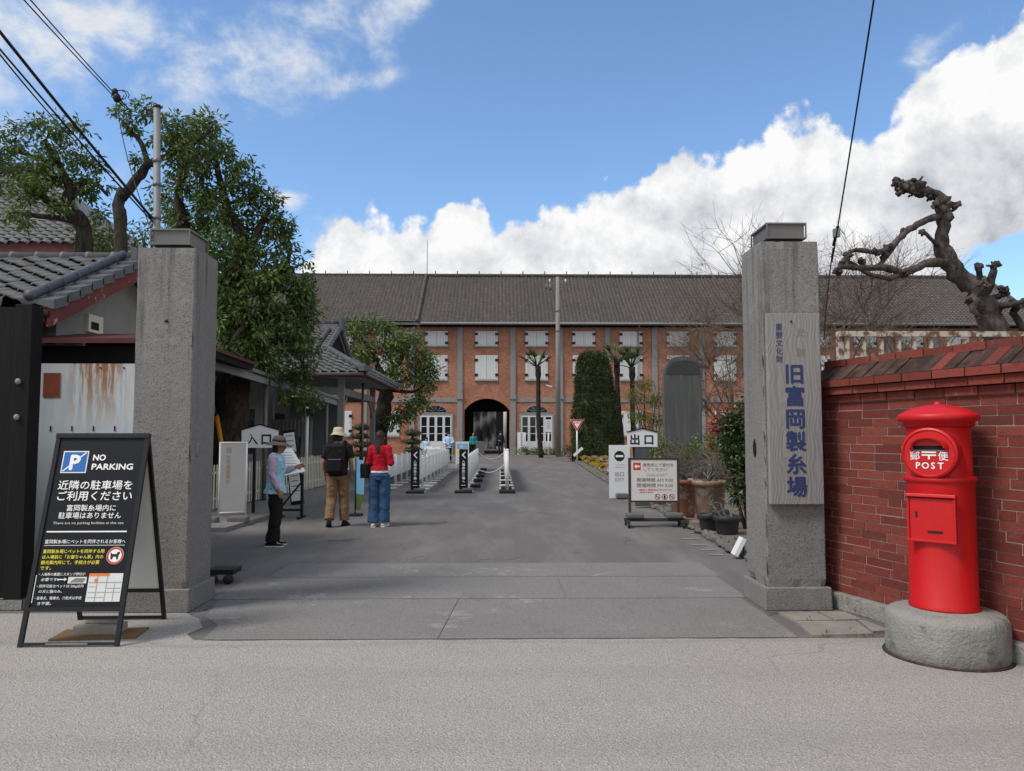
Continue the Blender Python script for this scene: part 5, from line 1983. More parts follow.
# clipped conical evergreen
tc = thing('clipped_conifer', 'tall clipped dark green conical evergreen with blunt top in front of the mill', 'topiary', (5.50, 44, 0))
prof = [(0, 1.28), (.5, 1.38), (1.2, 1.38), (2.2, 1.30), (3.2, 1.18), (4.2, 1.06), (5.2, .93), (5.85, .82), (6.12, .64), (6.28, .32)]
m = MB()
m.lathe([(r * .90, z * .985) for z, r in prof], 20, 'leaf_pine')
rg = random.Random(41)
cl = []
for i in range(2600):
    z = rg.uniform(.0, 6.27)
    for (z0, r0), (z1, r1) in zip(prof[:-1], prof[1:]):
        if z0 <= z <= z1:
            r = r0 + (r1 - r0) * (z - z0) / (z1 - z0)
    a = rg.uniform(0, 2 * math.pi)
    k = rg.uniform(.90, 1.0) + .035 * math.sin(3 * a + z * 2.1) + .02 * math.sin(7 * a - z * 3)
    cl.append(((r * k * math.cos(a) - .03 * (z - 3), r * k * math.sin(a), z), rg.uniform(.08, .15)))
leaves(m, cl, .17, .05, 'leaf_pine', 14, -.25, rg)
m.build('crown', None, tc)
m = MB()
m.cyl((0, 0, 0), (0, 0, 1.2), .14, 10, 'bark')
m.build('trunk', None, tc)


def shrub(name, label, cat, loc, blobs, lm, ll, lw, per, rad, seed, stems=4, stem_h=.8, droop=.1, group=None, shell=.2):
    rg = random.Random(seed)
    t = thing(name, label, cat, loc, 0, group)
    m = MB()
    leaves(m, blob_clumps(blobs, rg, rad, shell), ll, lw, lm, per, droop, rg)
    m.build('foliage', None, t)
    m = MB()
    for i in range(stems):
        a = rg.uniform(0, 6.28)
        b = blobs[i % len(blobs)][0]
        limb(m, [(.05 * math.cos(a), .05 * math.sin(a), 0), (b[0] * .5 + .1 * math.cos(a), b[1] * .5, b[2] * .55), (b[0], b[1], b[2])], .035, .012, 5, 'bark', .2, rg, 2)
    m.build('stem', None, t)
    return t


# palms: dark thin trunks with cropped heads
for (px, pt, Y, lab, lean) in ((537, 360, 50, 'thin cropped palm standing alone left of the utility pole', -.1), (617, 356, 46, 'left of the two thin cropped palms behind the conical evergreen', -.5),
                               (631, 361, 46, 'right of the two thin cropped palms beside the pine behind the exit sign', .35)):
    top = A(px, pt + 6, Y)
    t = thing('palm_tree', lab, 'palm', (top.x - lean * .0 + .25, Y, 0), 0)
    rg = random.Random(int(px))
    m = MB()
    P_, Rr = [], []
    for i in range(22):
        f = i / 21
        P_.append((-.25 * f * 1.0 + .06 * math.sin(f * 5 + px), 0, top.z * f))
        Rr.append((.17 - .03 * f) * (1.08 if i % 2 else .94) + (.05 if f > .86 else 0))
    m.tube(P_, Rr, 9, 'bark_palm')
    m.build('trunk', None, t)
    m = MB()
    for k in range(19):
        a = 2 * math.pi * k / 11 + rg.uniform(-.2, .2)
        d = Vector((math.cos(a), math.sin(a), rg.uniform(.1, 2.2))).normalized() * 1.15
        p0 = Vector((-.25, 0, top.z - .05))
        L = rg.uniform(.8, 1.15)
        pts = [p0, p0 + d * L * .55, p0 + d * L + Vector((0, 0, -.06))]
        m.tube(pts, [.04, .03, .02], 4, 'leaf_palm')
        for q in range(9):
            b = (q / 8 - .5) * 1.7
            s = Vector((-math.sin(a), math.cos(a), 0))
            dd = (d.normalized() * math.cos(b) + s * math.sin(b) + Vector((0, 0, -.15))).normalized()
            e = pts[1].lerp(pts[2], .6)
            w = dd.cross(Vector((0, 0, 1))).normalized() * .055
            m.add([e - w, e + w, e + dd * .55], [(0, 1, 2)], 'leaf_palm')
    m.build('fronds', None, t)

# pine between palms and monument
shrub('pine_tree', 'yellow green pine with layered tufts left of the stone monument', 'tree', (5.25, 27, 0),
      [((-.1, 0, 3.35), (.35, .3, .22), 18), ((-.45, 0, 2.85), (.38, .35, .22), 20), ((.3, .1, 2.75), (.42, .35, .25), 24), ((-.3, 0, 2.2), (.5, .4, .25), 26), ((.35, 0, 2.05), (.45, .4, .25), 24), ((0, 0, 1.5), (.6, .5, .3), 34)],
      'leaf_yellow', .13, .028, 22, (.10, .2), 51, 5)
# monument
st = thing('stone_monument', 'tall dark grey stone monument with rounded top standing among garden shrubs', 'monument', (5.78, 24, 0))
m = MB()
pts = [(-.585, .75), (.585, .75), (.60, 3.3), (.58, 3.7), (.50, 3.88), (.34, 3.97), (.05, 4.02), (-.25, 3.98), (-.46, 3.86), (-.57, 3.62), (-.60, 3.2)]
m.plate(pts, (0, -.12, 0), (1, 0, 0), (0, 0, 1), .28, 'stele_stone')
slab = m.build('slab', None, st, bevel=.012)
m = MB()
m.plate([(-.52, 3.42), (.54, 3.42), (.53, 3.7), (.42, 3.82), (.1, 3.88), (-.18, 3.86), (-.40, 3.76), (-.5, 3.6)], (0, -.128, 0), (1, 0, 0), (0, 0, 1), .03, 'stele_dark')
m.build('title_panel', None, slab)
m = MB()
rg = random.Random(8)
for i in range(14):
    m.ball((rg.uniform(-1.0, 1.0), rg.uniform(-.5, .5), rg.uniform(.1, .6)), (rg.uniform(.25, .5), rg.uniform(.2, .4), rg.uniform(.18, .35)), 'stele_stone', 9, 6)
m.build('rock_base', None, st)

# shrubs
shrub('camellia_bush', 'glossy dark green bush close to the left side of the right gate pillar', 'bush', (3.95, 12.1, 0),
      [((.0, .1, 1.15), (.34, .35, .36), 60), ((.05, .2, 1.6), (.34, .35, .36), 56), ((.1, .0, .85), (.32, .35, .32), 40), ((.22, .3, 2.0), (.30, .3, .25), 32), ((-.2, .2, 1.35), (.22, .25, .3), 26), ((.4, .2, 1.2), (.4, .3, .5), 60), ((-.12, .1, 1.75), (.28, .3, .28), 44), ((-.05, 0, .7), (.3, .3, .3), 40)], 'leaf_camellia', .085, .045, 17, (.07, .14), 61, 6)
shrub('azalea_bush', 'small red leaved shrub behind the potted plants, left of the right pillar', 'bush', (6.05, 20.5, 0),
      [((.0, 0, 1.7), (.36, .3, .42), 70), ((.3, .1, 2.0), (.36, .3, .35), 60), ((-.2, 0, 1.4), (.3, .3, .3), 36), ((.5, 0, 1.5), (.35, .3, .4), 50)], 'leaf_red', .085, .04, 16, (.08, .15), 62, 5)
shrub('rust_shrub', 'rounded brown green shrub at the right foot of the stone monument', 'bush', (7.3, 24, 0),
      [((0, 0, 1.9), (.62, .5, .6), 60), ((.3, 0, 1.2), (.7, .5, .5), 40)], 'leaf_rust', .10, .04, 14, (.12, .2), 63, 6)
shrub('rust_shrub', 'tall brown green twiggy shrub between the red shrub and the right pillar', 'bush', (5.1, 15.5, 0),
      [((.1, 0, 1.55), (.5, .4, .45), 90), ((.2, 0, 1.2), (.55, .4, .45), 80), ((-.2, 0, .8), (.6, .4, .4), 70)], 'leaf_rust', .075, .03, 14, (.1, .18), 64, 6)
shrub('low_shrub', 'low green shrub in front of the stone monument', 'bush', (4.75, 20, 0),
      [((0, 0, .85), (.8, .5, .55), 80), ((.75, .1, 1.1), (.7, .5, .45), 70), ((-.55, 0, 1.15), (.4, .4, .4), 34), ((1.3, .2, 1.2), (.6, .4, .4), 50)], 'leaf_mid', .09, .035, 14, (.1, .18), 65, 5)
shrub('low_shrub', 'dark low shrub at the left foot of the conical evergreen', 'bush', (4.15, 43, 0),
      [((0, 0, .55), (.7, .5, .5), 60)], 'leaf_pine', .13, .05, 14, (.12, .2), 66, 4)
for i, (x, lab) in enumerate(((1.9, 'low green planting under the left palm at the foot of the mill wall'), (3.4, 'low green planting beside the utility pole at the foot of the mill wall'))):
    shrub('ground_plant', lab, 'plant', (x, 56.4, 0), [((0, 0, .3), (.7, .4, .3), 40), ((.8, 0, .25), (.6, .4, .25), 30)], 'leaf_mid', .15, .06, 12, (.12, .2), 67 + i, 2)


# cloud-pruned shrubs, layered pads
def cloud_pruned(label, loc, k):
    rg = random.Random(k)
    t = thing('cloud_pruned_shrub', label, 'topiary', loc)
    m, s = MB(), MB()
    for (x, z, r, h) in ((0, .35, .52, .22), (.05, .75, .46, .2), (-.04, 1.12, .42, .2), (.02, 1.5, .38, .24)):
        cl = []
        for i in range(85):
            a, q = rg.uniform(0, 6.28), rg.random() ** .5
            cl.append(((x + r * q * math.cos(a), r * q * math.sin(a), z + h * math.sqrt(max(0, 1 - q * q)) * rg.uniform(.3, 1)), .06))
        m.ball((x, 0, z + h * .35), (r * .85, r * .85, h * .6), 'leaf_pine', 12, 7)
        leaves(m, cl, .09, .03, 'leaf_pine', 10, -.2, rg)
    m.build('foliage', None, t)
    s.cyl((0, 0, 0), (0, 0, 1.5), .06, 8, 'bark')
    s.build('trunk', None, t)


cloud_pruned('cloud pruned shrub in flat tiers behind the left white queue fences', (-3.95, 34.5, 0), 71)
o = A(360, 452, 33.5)
cloud_pruned('cloud pruned shrub in flat tiers seen between the ticket office porch posts', (-6.1, 33.5, .25), 72)

# pansy bed
fb = MB()
rg = random.Random(9)
for i in range(950):
    y = rg.uniform(26.5, 46)
    xk = 3.53 + (y - 26.9) * (4.4 - 3.53) / 19.1
    x = xk + rg.uniform(.25, 1.9 + (y - 26) * .03)
    z = .12 + rg.uniform(0, .14)
    leaves(fb, [((x, y, z - .04), .09)], .10, .05, 'leaf_mid', 5, -.2, rg)
    c = ('petal_yellow', 'petal_yellow', 'petal_yellow', 'petal_white', 'petal_purple')[(int(x * 3) + int(y * .8) + rg.choice((0, 0, 1))) % 5]
    for q in range(5):
        a = q * 1.257 + rg.random()
        d = Vector((math.cos(a) * .8, -.55, .5 + .8 * math.sin(a))).normalized()
        s = d.cross(Vector((.2, 1, .3))).normalized()
        p = Vector((x, y, z + .05))
        fb.add([p, p + d * .06 + s * .05, p + d * .11, p + d * .06 - s * .05], [(0, 1, 2, 3)], c)
tag(fb.build('flower_bed'), 'bed of yellow, white and purple pansies along the right edge of the drive', 'flowers', kind='stuff')


# terracotta pots with bare shrubs, black plastic pots
def pot(label, loc, r, h, mat, cat='flower pot', group=None, rim=.035):
    t = thing('flower_pot', label, cat, loc, 0, group)
    m = MB()
    m.lathe([(r * .80, 0), (r * .84, .02), (r * .97, h - .09), (r * 1.0, h - .085), (r + rim, h - .075), (r + rim, h - .012), (r + rim - .012, h), (r * .9, h), (r * .88, h - .05)], 30, mat)
    m.build('body', None, t)
    m = MB()
    m.lathe([(r * .86, h - .08), (r * .865, h - .065)], 24, 'soil')
    m.build('potting_soil', None, t)
    return t


pot('red terracotta pot just behind the right leg of the hours board', (3.36, 13.9, .05), .265, .68, 'terracotta_red')
pot('big tan terracotta pot with worn pale sides, next to the black plastic pots', (3.58, 13.0, .10), .265, .66, 'terracotta')
m = MB()
m.box((0, 0, 0), (.74, .66, .05), 'terracotta')
tag(m.build('pot_tray', loc=(3.55, 12.9, .077)), 'flat square tray under the big tan terracotta pot', 'tray')
pot('black plastic pot furthest left of the small pots by the terracotta ones', (3.26, 11.95, .05), .145, .26, 'black_plastic', rim=.02)
pot('black plastic pot half hidden between the two other black pots', (3.50, 12.12, .05), .15, .30, 'black_plastic', rim=.02)
pot('largest black plastic pot, nearest to the right gate pillar', (3.42, 11.5, .05), .185, .28, 'black_plastic', rim=.02)


def potted(label, loc, depth, L, n, seed, leafy=0):
    rg = random.Random(seed)
    t = thing('bare_shrub', label, 'shrub', loc)
    m = MB()
    for i in range(n):
        a = rg.uniform(0, 6.28)
        d = Vector((math.cos(a) * rg.uniform(.3, 1.4), math.sin(a) * .7, 1))
        twigs(m, Vector((rg.uniform(-.1, .1), rg.uniform(-.1, .1), 0)), d, L, .014, depth, rg, 'twig_grey', 3, .85, -.02, 4)
    m.build('branches', None, t)
    if leafy:
        m = MB()
        cl = [((rg.gauss(0, .4), rg.gauss(0, .3), rg.uniform(.1, .6)), .07) for _ in range(leafy)]
        leaves(m, cl, .05, .016, 'leaf_rust', 9, .1, rg)
        m.build('foliage', None, t)
    return t


potted('grey bare branched shrub growing from the red terracotta pot', (3.36, 13.9, .70), 4, .34, 6, 81, 20)
potted('grey bare branched shrub growing from the tan terracotta pot', (3.58, 13.0, .72), 4, .34, 6, 82, 8)
potted('spindly bare plant in the largest black pot', (3.42, 11.5, .30), 2, .22, 4, 83, 0)
t = shrub('tangled_shrub', 'tangled grey twigged shrub with small olive leaves behind the hours board', 'bush', (4.05, 16.4, 0),
          [((0, 0, .8), (.75, .5, .45), 46), ((.4, 0, 1.1), (.6, .5, .35), 34), ((-.35, 0, 1.0), (.5, .4, .35), 26)], 'leaf_rust', .07, .02, 11, (.1, .2), 84, 8)
m = MB()
rg = random.Random(85)
for i in range(10):
    a = rg.uniform(0, 6.28)
    twigs(m, (rg.uniform(-.5, .6), rg.uniform(-.2, .2), .1), (math.cos(a) * .6, math.sin(a) * .3, 1), .55, .020, 4, rg, 'twig_grey', 3, .8, .0, 4)
m.build('branches', None, t)

# utility pole
up = thing('utility_pole', 'tall slim concrete utility pole with crossarms in front of the mill', 'utility pole', (3.98, 52, 0))
m = MB()
m.tube([(0, 0, 0), (0, 0, 6), (0, 0, 12.4)], [.19, .165, .13], 12, 'pole_concrete')
m.build('pole_shaft', None, up)
m = MB()
m.box((0, 0, 12.0), (1.3, .08, .08), 'steel_grey')
m.build('crossarm', None, up)
m = MB()
m.box((-.1, 0, 11.6), (.7, .10, .07), 'steel_grey')
m.cyl((-.5, .0, 11.45), (-.5, 0, 11.9), .09, 8, 'steel_grey')
m.cyl((-.78, .0, 11.55), (-.78, 0, 11.9), .05, 8, 'steel_grey')
m.build('switchgear', None, up)
for x in (-.55, .0, .55):
    m = MB()
    m.cyl((x, 0, 12.04), (x, 0, 12.24), .05, 8, 'white_paint')
    m.build('insulator', None, up)
for k, z in enumerate((10.0, 8.6)):
    m = MB()
    m.cyl((0, 0, z), (0, 0, z + .08), .185, 12, 'steel_grey')
    m.build('clamp_band', None, up)
m = MB()
m.tube([(-.1, 0, 4.6), (-.3, 0, 4.75), (-.5, -.05, 4.85)], .03, 8, 'galvanised')
m.box((-.62, -.05, 4.84), (.42, .14, .08), 'white_paint', Matrix.Rotation(R(14), 3, 'Y'))
m.build('lamp', None, up)


# wires (each cable a thing)
def wire(label, pts, r, n=24, sag=0.0):
    pts = [Vector(p) for p in pts]
    P_ = []
    a, b = pts[0], pts[-1]
    for i in range(n + 1):
        f = i / n
        if len(pts) == 2:
            p = a.lerp(b, f) + Vector((0, 0, -sag * 4 * f * (1 - f)))
        else:
            p = a * (1 - f) ** 2 + pts[1] * 2 * f * (1 - f) + b * f * f
        P_.append(p)
    m = MB()
    m.tube(P_, r, 6, 'cable')
    return tag(m.build('cable'), label, 'cable')


wire('thickest black cable running from the upper left corner down to the grey steel pole', [A(-60, -44, 5.2), A(152, 218, 7.72)], .013, sag=.02)
wire('black cable close beside the thickest one, reaching the grey steel pole', [A(-60, -22, 5.4), A(153, 222, 7.74)], .008, sag=.03)
wire('slack black cable from the left edge into the tufted tree', [A(-40, 4, 7.0), A(76, 142, 13.8)], .010, sag=.05)
wire('thin wire from the top left edge down to the elbowed limb, upper one', [A(-30, -70, 6.5), A(132, 112, 13.2)], .008, sag=.03)
wire('thin wire from the top left edge down to the elbowed limb, lower one', [A(-32, -62, 6.5), A(125, 108, 13.2)], .008, sag=.02)
wire('short dark lead hanging from the cable joint to the steel pole', [A(118, 108, 9), A(122, 150, 9), A(148, 222, 7.8)], .006)
m = MB()
for k in range(26):
    pass
m.tube([A(117 + 7 * math.cos(i * .7) + i * .3, 95 + 5 * math.sin(i * .7), 9.4) for i in range(20)], .006, 5, 'cable')
m.ball(A(117, 98, 9.4), (.05, .05, .06), 'cable', 8, 6)
m.ball(A(115, 92, 9.4), (.04, .04, .05), 'cable', 8, 6)
tag(m.build('cable_joint'), 'small black looped cable joint on the thin wires at upper left', 'cable joint')
wire('single black wire running up from behind the right pillar to the top edge', [A(832, 262, 9.2), A(890, -105, 5.4)], .008, sag=.03)
m = MB()
a, b = A(833.5, 246, 9.1), A(838, 226, 9.0)
m.tube([a, b], .02, 8, 'cable')
m.box(A(836.5, 233, 9.02), (.07, .06, .10), 'galvanised')
tag(m.build('cable_clamp'), 'grey clamp on the single wire beside the right pillar top', 'cable clamp')
wire('thin lead hanging from the wire clamp beside the right pillar', [A(833, 248, 9.1), A(826, 300, 9.1), A(824, 340, 9.15)], .008)

# ================================================================== STREET FURNITURE AND SIGNS
# --- round red postbox on its concrete drum
dr = thing('concrete_drum', 'rough round concrete drum carrying the red postbox', 'base', (3.14, 5.40, 0))
m = MB()
prof = [(.37, 0), (.386, .02), (.388, .10), (.388, .20), (.386, .255), (.380, .280), (.366, .300), (.345, .312), (.30, .322), (.245, .329), (.225, .336), (.02, .338)]
seg = 120
vs = []
for r, z in prof:
    for k in range(seg):
        a = 2 * math.pi * k / seg
        q = 1 + .012 * mnoise.noise(Vector((math.cos(a) * 3, math.sin(a) * 3, z * 7))) + .012 * mnoise.noise(Vector((math.cos(a) * 11, math.sin(a) * 11, z * 20)))
        vs.append((r * q * math.cos(a), r * q * math.sin(a), z))
fs = [(i * seg + k, i * seg + (k + 1) % seg, (i + 1) * seg + (k + 1) % seg, (i + 1) * seg + k) for i in range(len(prof) - 1) for k in range(seg)]
fs.append(tuple((len(prof) - 1) * seg + k for k in range(seg)))
m.add(vs, fs, 'drum_concrete', True)
m.build('drum', None, dr)
m = MB()                                  # damp joint where the drum sits in the road
m.lathe([(.41, .006), (.385, .012)], 40, 'coping_dark')
m.build('base_ring', None, dr)

pb = thing('postbox', 'bright red round pillar postbox with domed cap beside the brick wall', 'postbox', (3.135, 5.40, .336), R(-45))
m = MB()
m.lathe([(.226, 0), (.228, .012), (.216, .03), (.2155, .865), (.219, .875), (.232, .885), (.234, .905), (.222, .918), (.207, .925), (.205, 1.255), (.207, 1.262)], 48, 'red_enamel')
m.build('body', None, pb)
m = MB()
m.lathe([(.205, 1.262), (.226, 1.268), (.228, 1.30), (.256, 1.308), (.262, 1.322), (.262, 1.345), (.255, 1.352), (.245, 1.358), (.20, 1.384), (.14, 1.407), (.07, 1.421), (.022, 1.425), (.020, 1.437), (.012, 1.444), (.002, 1.446)], 48, 'red_enamel')
m.build('cap', None, pb)
m = MB()
ZO = 1.083
n = 36
for (r0, y0, r1, y1) in ((.178, -.10, .178, -.236), (.178, -.236, .164, -.244), (.164, -.244, .156, -.236), (.156, -.236, .001, -.236)):
    vs, fs = [], []
    for k in range(n):
        a = 2 * math.pi * k / n
        vs.append((r0 * math.cos(a), y0, ZO + r0 * .98 * math.sin(a)))
        vs.append((r1 * math.cos(a), y1, ZO + r1 * .98 * math.sin(a)))
    for k in range(n):
        j = (k + 1) % n
        fs.append((2 * k, 2 * k + 1, 2 * j + 1, 2 * j))
    m.add(vs, fs, 'red_enamel', True)
op = m.build('mouth_plate', None, pb)
m = MB()                                   # hood over the slot
for i in range(14):
    a0, a1 = math.pi * i / 14, math.pi * (i + 1) / 14
    def hp(a, r, y):
        return (r * math.cos(a) * 1.0, y, ZO + .035 + r * .62 * math.sin(a))
    q = [hp(a0, .128, -.232), hp(a1, .128, -.232), hp(a1, .112, -.285), hp(a0, .112, -.285)]
    m.add(q, [(0, 1, 2, 3)], 'red_enamel', True)
    q2 = [hp(a0, .112, -.285), hp(a1, .112, -.285), hp(a1, .10, -.280), hp(a0, .10, -.280)]
    m.add(q2, [(0, 1, 2, 3)], 'red_enamel', True)
    q3 = [hp(a0, .10, -.280), hp(a1, .10, -.280), hp(a1, .118, -.232), hp(a0, .118, -.232)]
    m.add(q3, [(0, 1, 2, 3)], 'red_enamel', True)
m.build('hood', None, op)
m = MB()
m.rect(-.098, ZO + .020, .196, .030, (0, -.2365, 0), (1, 0, 0), (0, 0, 1), 'dark_void')
m.build('slot', None, op)
m = MB()
o = (0, -.2385, 0)
m.rect(-.095, ZO + .012, .19, .010, o, (1, 0, 0), (0, 0, 1), 'steel_grey')
m.text('郵', -.122, ZO - .045, .066, o, (1, 0, 0), (0, 0, 1), 'white_print', bold=.006)
m.text('便', .056, ZO - .045, .066, o, (1, 0, 0), (0, 0, 1), 'white_print', bold=.006)
m.rect(-.045, ZO + .000, .09, .010, o, (1, 0, 0), (0, 0, 1), 'white_print')
m.rect(-.045, ZO - .020, .09, .010, o, (1, 0, 0), (0, 0, 1), 'white_print')
m.rect(-.006, ZO - .044, .012, .025, o, (1, 0, 0), (0, 0, 1), 'white_print')
for i, chx in enumerate('POST'):
    m.text(chx, -.072 + i * .048, ZO - .108, .062, o, (1, 0, 0), (0, 0, 1), 'white_print', 'CENTER', bold=.018)
m.build('lettering', None, op)
m = MB()
m.box((0, -.165, .625), (.285, .13, .29), 'red_enamel')
dp = m.build('collection_door', None, pb, bevel=.008)
m = MB()
m.box((0, -.225, .785), (.315, .055, .022), 'red_enamel', Matrix.Rotation(R(-12), 3, 'X'))
m.box((0, -.222, .478), (.305, .045, .018), 'red_enamel')
m.box((-.146, -.222, .63), (.014, .04, .29), 'red_enamel')
m.box((.146, -.222, .63), (.014, .04, .29), 'red_enamel')
m.build('door_frame', None, dp, bevel=.004)
m = MB()
m.box((-.095, -.2315, .655), (.014, .004, .04), 'black_matt')
m.box((.02, -.2315, .543), (.09, .006, .020), 'black_matt')
m.box((.02, -.2355, .553), (.10, .006, .006), 'red_enamel')
m.build('lock_plate', None, dp)

# --- black A-frame parking notice
AF = thing('a_frame_sign', 'black folding A-frame sign with white NO PARKING notice in front of the left pillar', 'sign', (-3.145, 6.10, 0.004), R(1))
HS, HT = .41, 1.53
n_f = Vector((0, HS, HT)).normalized()
UX, UY = Vector((1, 0, 0)), n_f
NF_ = UX.cross(UY)                       # faces -y and up
O = Vector((0, -HS, 0))
LEN = math.hypot(HS, HT)


def af(u, v, d=0.0):
    return O + UX * u + UY * v + NF_ * d


m = MB()
for u in (-.345, .345):
    m.bar(af(u, .0), af(u, LEN), .032, .026, 'black_metal', NF_)
m.bar(af(-.33, .02), af(.33, .02), .022, .022, 'black_metal', NF_)
m.bar(af(-.33, .262), af(.33, .262), .03, .026, 'black_metal', NF_)
m.bar(af(-.362, LEN), af(.362, LEN), .036, .04, 'black_metal', NF_)
m.build('front_frame', None, AF)
m = MB()
m.bar(af(-.16, .02, .0125), af(.14, .02, .0125), .010, .012, 'galvanised', NF_)
m.build('foot_tape', None, AF)
m = MB()
nb_ = Vector((0, -HS, HT)).normalized()


def ab(u, v, d=0.0):
    return Vector((0, HS, 0)) + UX * u + nb_ * v + Vector((0, HT, HS)).normalized() * d


for u in (-.345, .345):
    m.bar(ab(u, 0), ab(u, LEN - .03), .03, .026, 'black_metal', (0, 1, 0))
m.bar(ab(-.33, .02), ab(.33, .02), .022, .022, 'black_metal', (0, 1, 0))
m.bar(ab(-.33, .262), ab(.33, .262), .03, .026, 'black_metal', (0, 1, 0))
m.build('rear_frame', None, AF)
m = MB()
m.plate([(-.33, .262), (.33, .262), (.33, LEN - .03), (-.33, LEN - .03)], ab(0, 0, 0), UX, nb_, .006, 'map_grey')
m.build('rear_panel', None, AF)
m = MB()
m.plate([(-.33, .275), (.33, .275), (.33, LEN - .02), (-.33, LEN - .02)], af(0, 0, .004), UX, UY, .008, 'black_panel')
fp = m.build('front_panel', None, AF)
m = MB()
T = af(0, 0, .0062)
T2 = af(0, 0, .0078)
T3 = af(0, 0, .0092)
# parking symbol: blue tile, white border, white P crossed out
m.rect(-.285, 1.285, .195, .175, T, UX, UY, 'white_print', .001)
m.rect(-.277, 1.293, .179, .159, T2, UX, UY, 'blue_print', .001)
m.text('P', -.188, 1.312, .165, T3, UX, UY, 'white_print', 'CENTER', bold=.035)
m.plate([(-.272, 1.30), (-.262, 1.296), (-.103, 1.444), (-.112, 1.449)], af(0, 0, .0104), UX, UY, .001, 'white_print')
m.text('NO', -.055, 1.385, .066, T, UX, UY, 'white_print', bold=.03, width=.095)
m.text('PARKING', -.055, 1.312, .066, T, UX, UY, 'white_print', bold=.03, width=.315)
m.text('近隣の駐車場を', -.285, 1.160, .078, T, UX, UY, 'white_print', bold=.010, width=.565)
m.text('ご利用ください', -.285, 1.075, .080, T, UX, UY, 'white_print', bold=.012, width=.565)
m.text('富岡製糸場内に', -.190, .992, .053, T, UX, UY, 'white_print', bold=.008, width=.37)
m.text('駐車場はありません', -.240, .934, .053, T, UX, UY, 'white_print', bold=.008, width=.47)
m.text('There are no parking facilities at this site', -.27, .888, .026, T, UX, UY, 'map_grey', width=.53)
m.rect(-.305, .826, .60, .010, T, UX, UY, 'white_print', .001)
m.text('富岡製糸場にペットを同伴されるお客様へ', -.305, .744, .033, T, UX, UY, 'white_print', bold=.006, width=.60)
m.rect(-.305, .726, .60, .004, T, UX, UY, 'map_grey', .001)
for i, s in enumerate(('富岡製糸場にペットを同伴する際', 'は入場前に「お蚕ちゃん家」内の', '観光案内所にて、手続きが必要', 'です。')):
    m.text(s, -.305, .672 - i * .041, .031, T, UX, UY, 'yellow_print', bold=.008, width=(.455, .45, .43, .08)[i])
m.disc(.235, .650, .064, T, UX, UY, 'white_print')
m.ring(.235, .650, .062, .013, T2, UX, UY, 'red_print')
# little dog silhouette in the ring
m.plate([(-.030, -.028), (-.018, -.028), (-.014, -.008), (.010, -.008), (.012, -.028), (.024, -.028), (.026, .006), (.036, .018), (.030, .030), (.016, .026), (.010, .012), (-.022, .012), (-.036, .026), (-.034, .006)],
        T2 + UX * .235 + UY * .650, UX, UY, .001, 'black_print')
m.rect(-.322, .31, .005, .20, T, UX, UY, 'white_print', .001)
for i, (s, w) in enumerate((('・入場券の裏面にスタンプ押印が', .34), ('　必要です。', .13), ('・同伴可能なペットは 20kg以内', .34), ('　の犬と猫のみ。', .17), ('・盲導犬、聴導犬、介助犬は手続', .34), ('　き不要。', .10))):
    m.text(s, -.312, .506 - i * .038 - (i // 2) * .010, .025, T, UX, UY, 'white_print', bold=.004, width=w)
m.rect(-.165, .474, .06, .007, T, UX, UY, 'white_print', .001)
m.plate([(-.112, .466), (-.092, .4775), (-.112, .489)], T, UX, UY, .001, 'white_print')
m.rect(-.082, .448, .135, .047, T, UX, UY, 'map_grey', .001)
m.plate([(-.07, .455), (.03, .455), (.045, .485), (-.03, .487)], T2, UX, UY, .001, 'grey_print')
m.build('lettering', None, fp)
m = MB()
m.rect(.068, .315, .25, .205, T, UX, UY, 'map_grey', .001)
for (x, y, w, h) in ((.075, .38, .236, .006), (.075, .45, .236, .008), (.13, .32, .007, .19), (.20, .32, .006, .19), (.26, .32, .006, .125), (.075, .345, .12, .005), (.21, .41, .10, .005), (.075, .42, .05, .005)):
    m.rect(x, y, w, h, T2, UX, UY, 'map_line', .001)
m.rect(.068, .500, .15, .02, T2, UX, UY, 'orange_print', .001)
m.disc(.125, .47, .014, T3, UX, UY, 'orange_print', 14)
m.build('map', None, fp)

wb = thing('ballast', 'grey stone weight lying on a brown board under the black A-frame sign', 'weight', (-3.10, 6.06, .012))
m = MB()
m.box((0, 0, .035), (.34, .18, .07), 'stone_block')
m.box((.02, 0, .082), (.26, .05, .024), 'weight_grey')
m.build('weight_block', None, wb, bevel=.012)
m = MB()
m.box((0, 0, .010), (.62, .30, .016), 'board_brown', R(6))
tag(m.build('ground_board', loc=(-3.08, 6.02, .0)), 'brown board lying on the road under the A-frame sign', 'board')

# --- exit signs on the right of the drive
ex = thing('opening_hours_board', 'white framed opening hours board on a wheeled brown stand at the right of the drive', 'sign', (2.58, 12.78, 0), R(-2))
m = MB()
for u in (-.405, .405):
    m.box((u, 0, .63), (.04, .04, 1.02), 'board_brown' if False else 'dark_frame')
m.box((0, 0, 1.135), (.85, .045, .03), 'dark_frame')
m.box((0, 0, .425), (.77, .035, .03), 'dark_frame')
m.box((0, 0, .12), (1.0, .05, .05), 'dark_frame')
for u in (-.45, .45):
    m.box((u, 0, .10), (.05, .46, .05), 'dark_frame')
m.build('stand', None, ex)
for u in (-.45, .45):
    for v in (-.2, .2):
        m = MB()
        m.cyl((u - .015, v, .04), (u + .015, v, .04), .038, 12, 'rubber')
        m.build('caster', None, ex)
m = MB()
m.box((0, -.005, .78), (.77, .02, .68), 'poster_white')
pn = m.build('panel', None, ex)
m = MB()
o = (0, -.0165, .44)
X_, Z_ = (1, 0, 0), (0, 0, 1)
m.rect(-.345, .505, .125, .125, o, X_, Z_, 'red_print', .001)
o2 = (0, -.0178, .44)
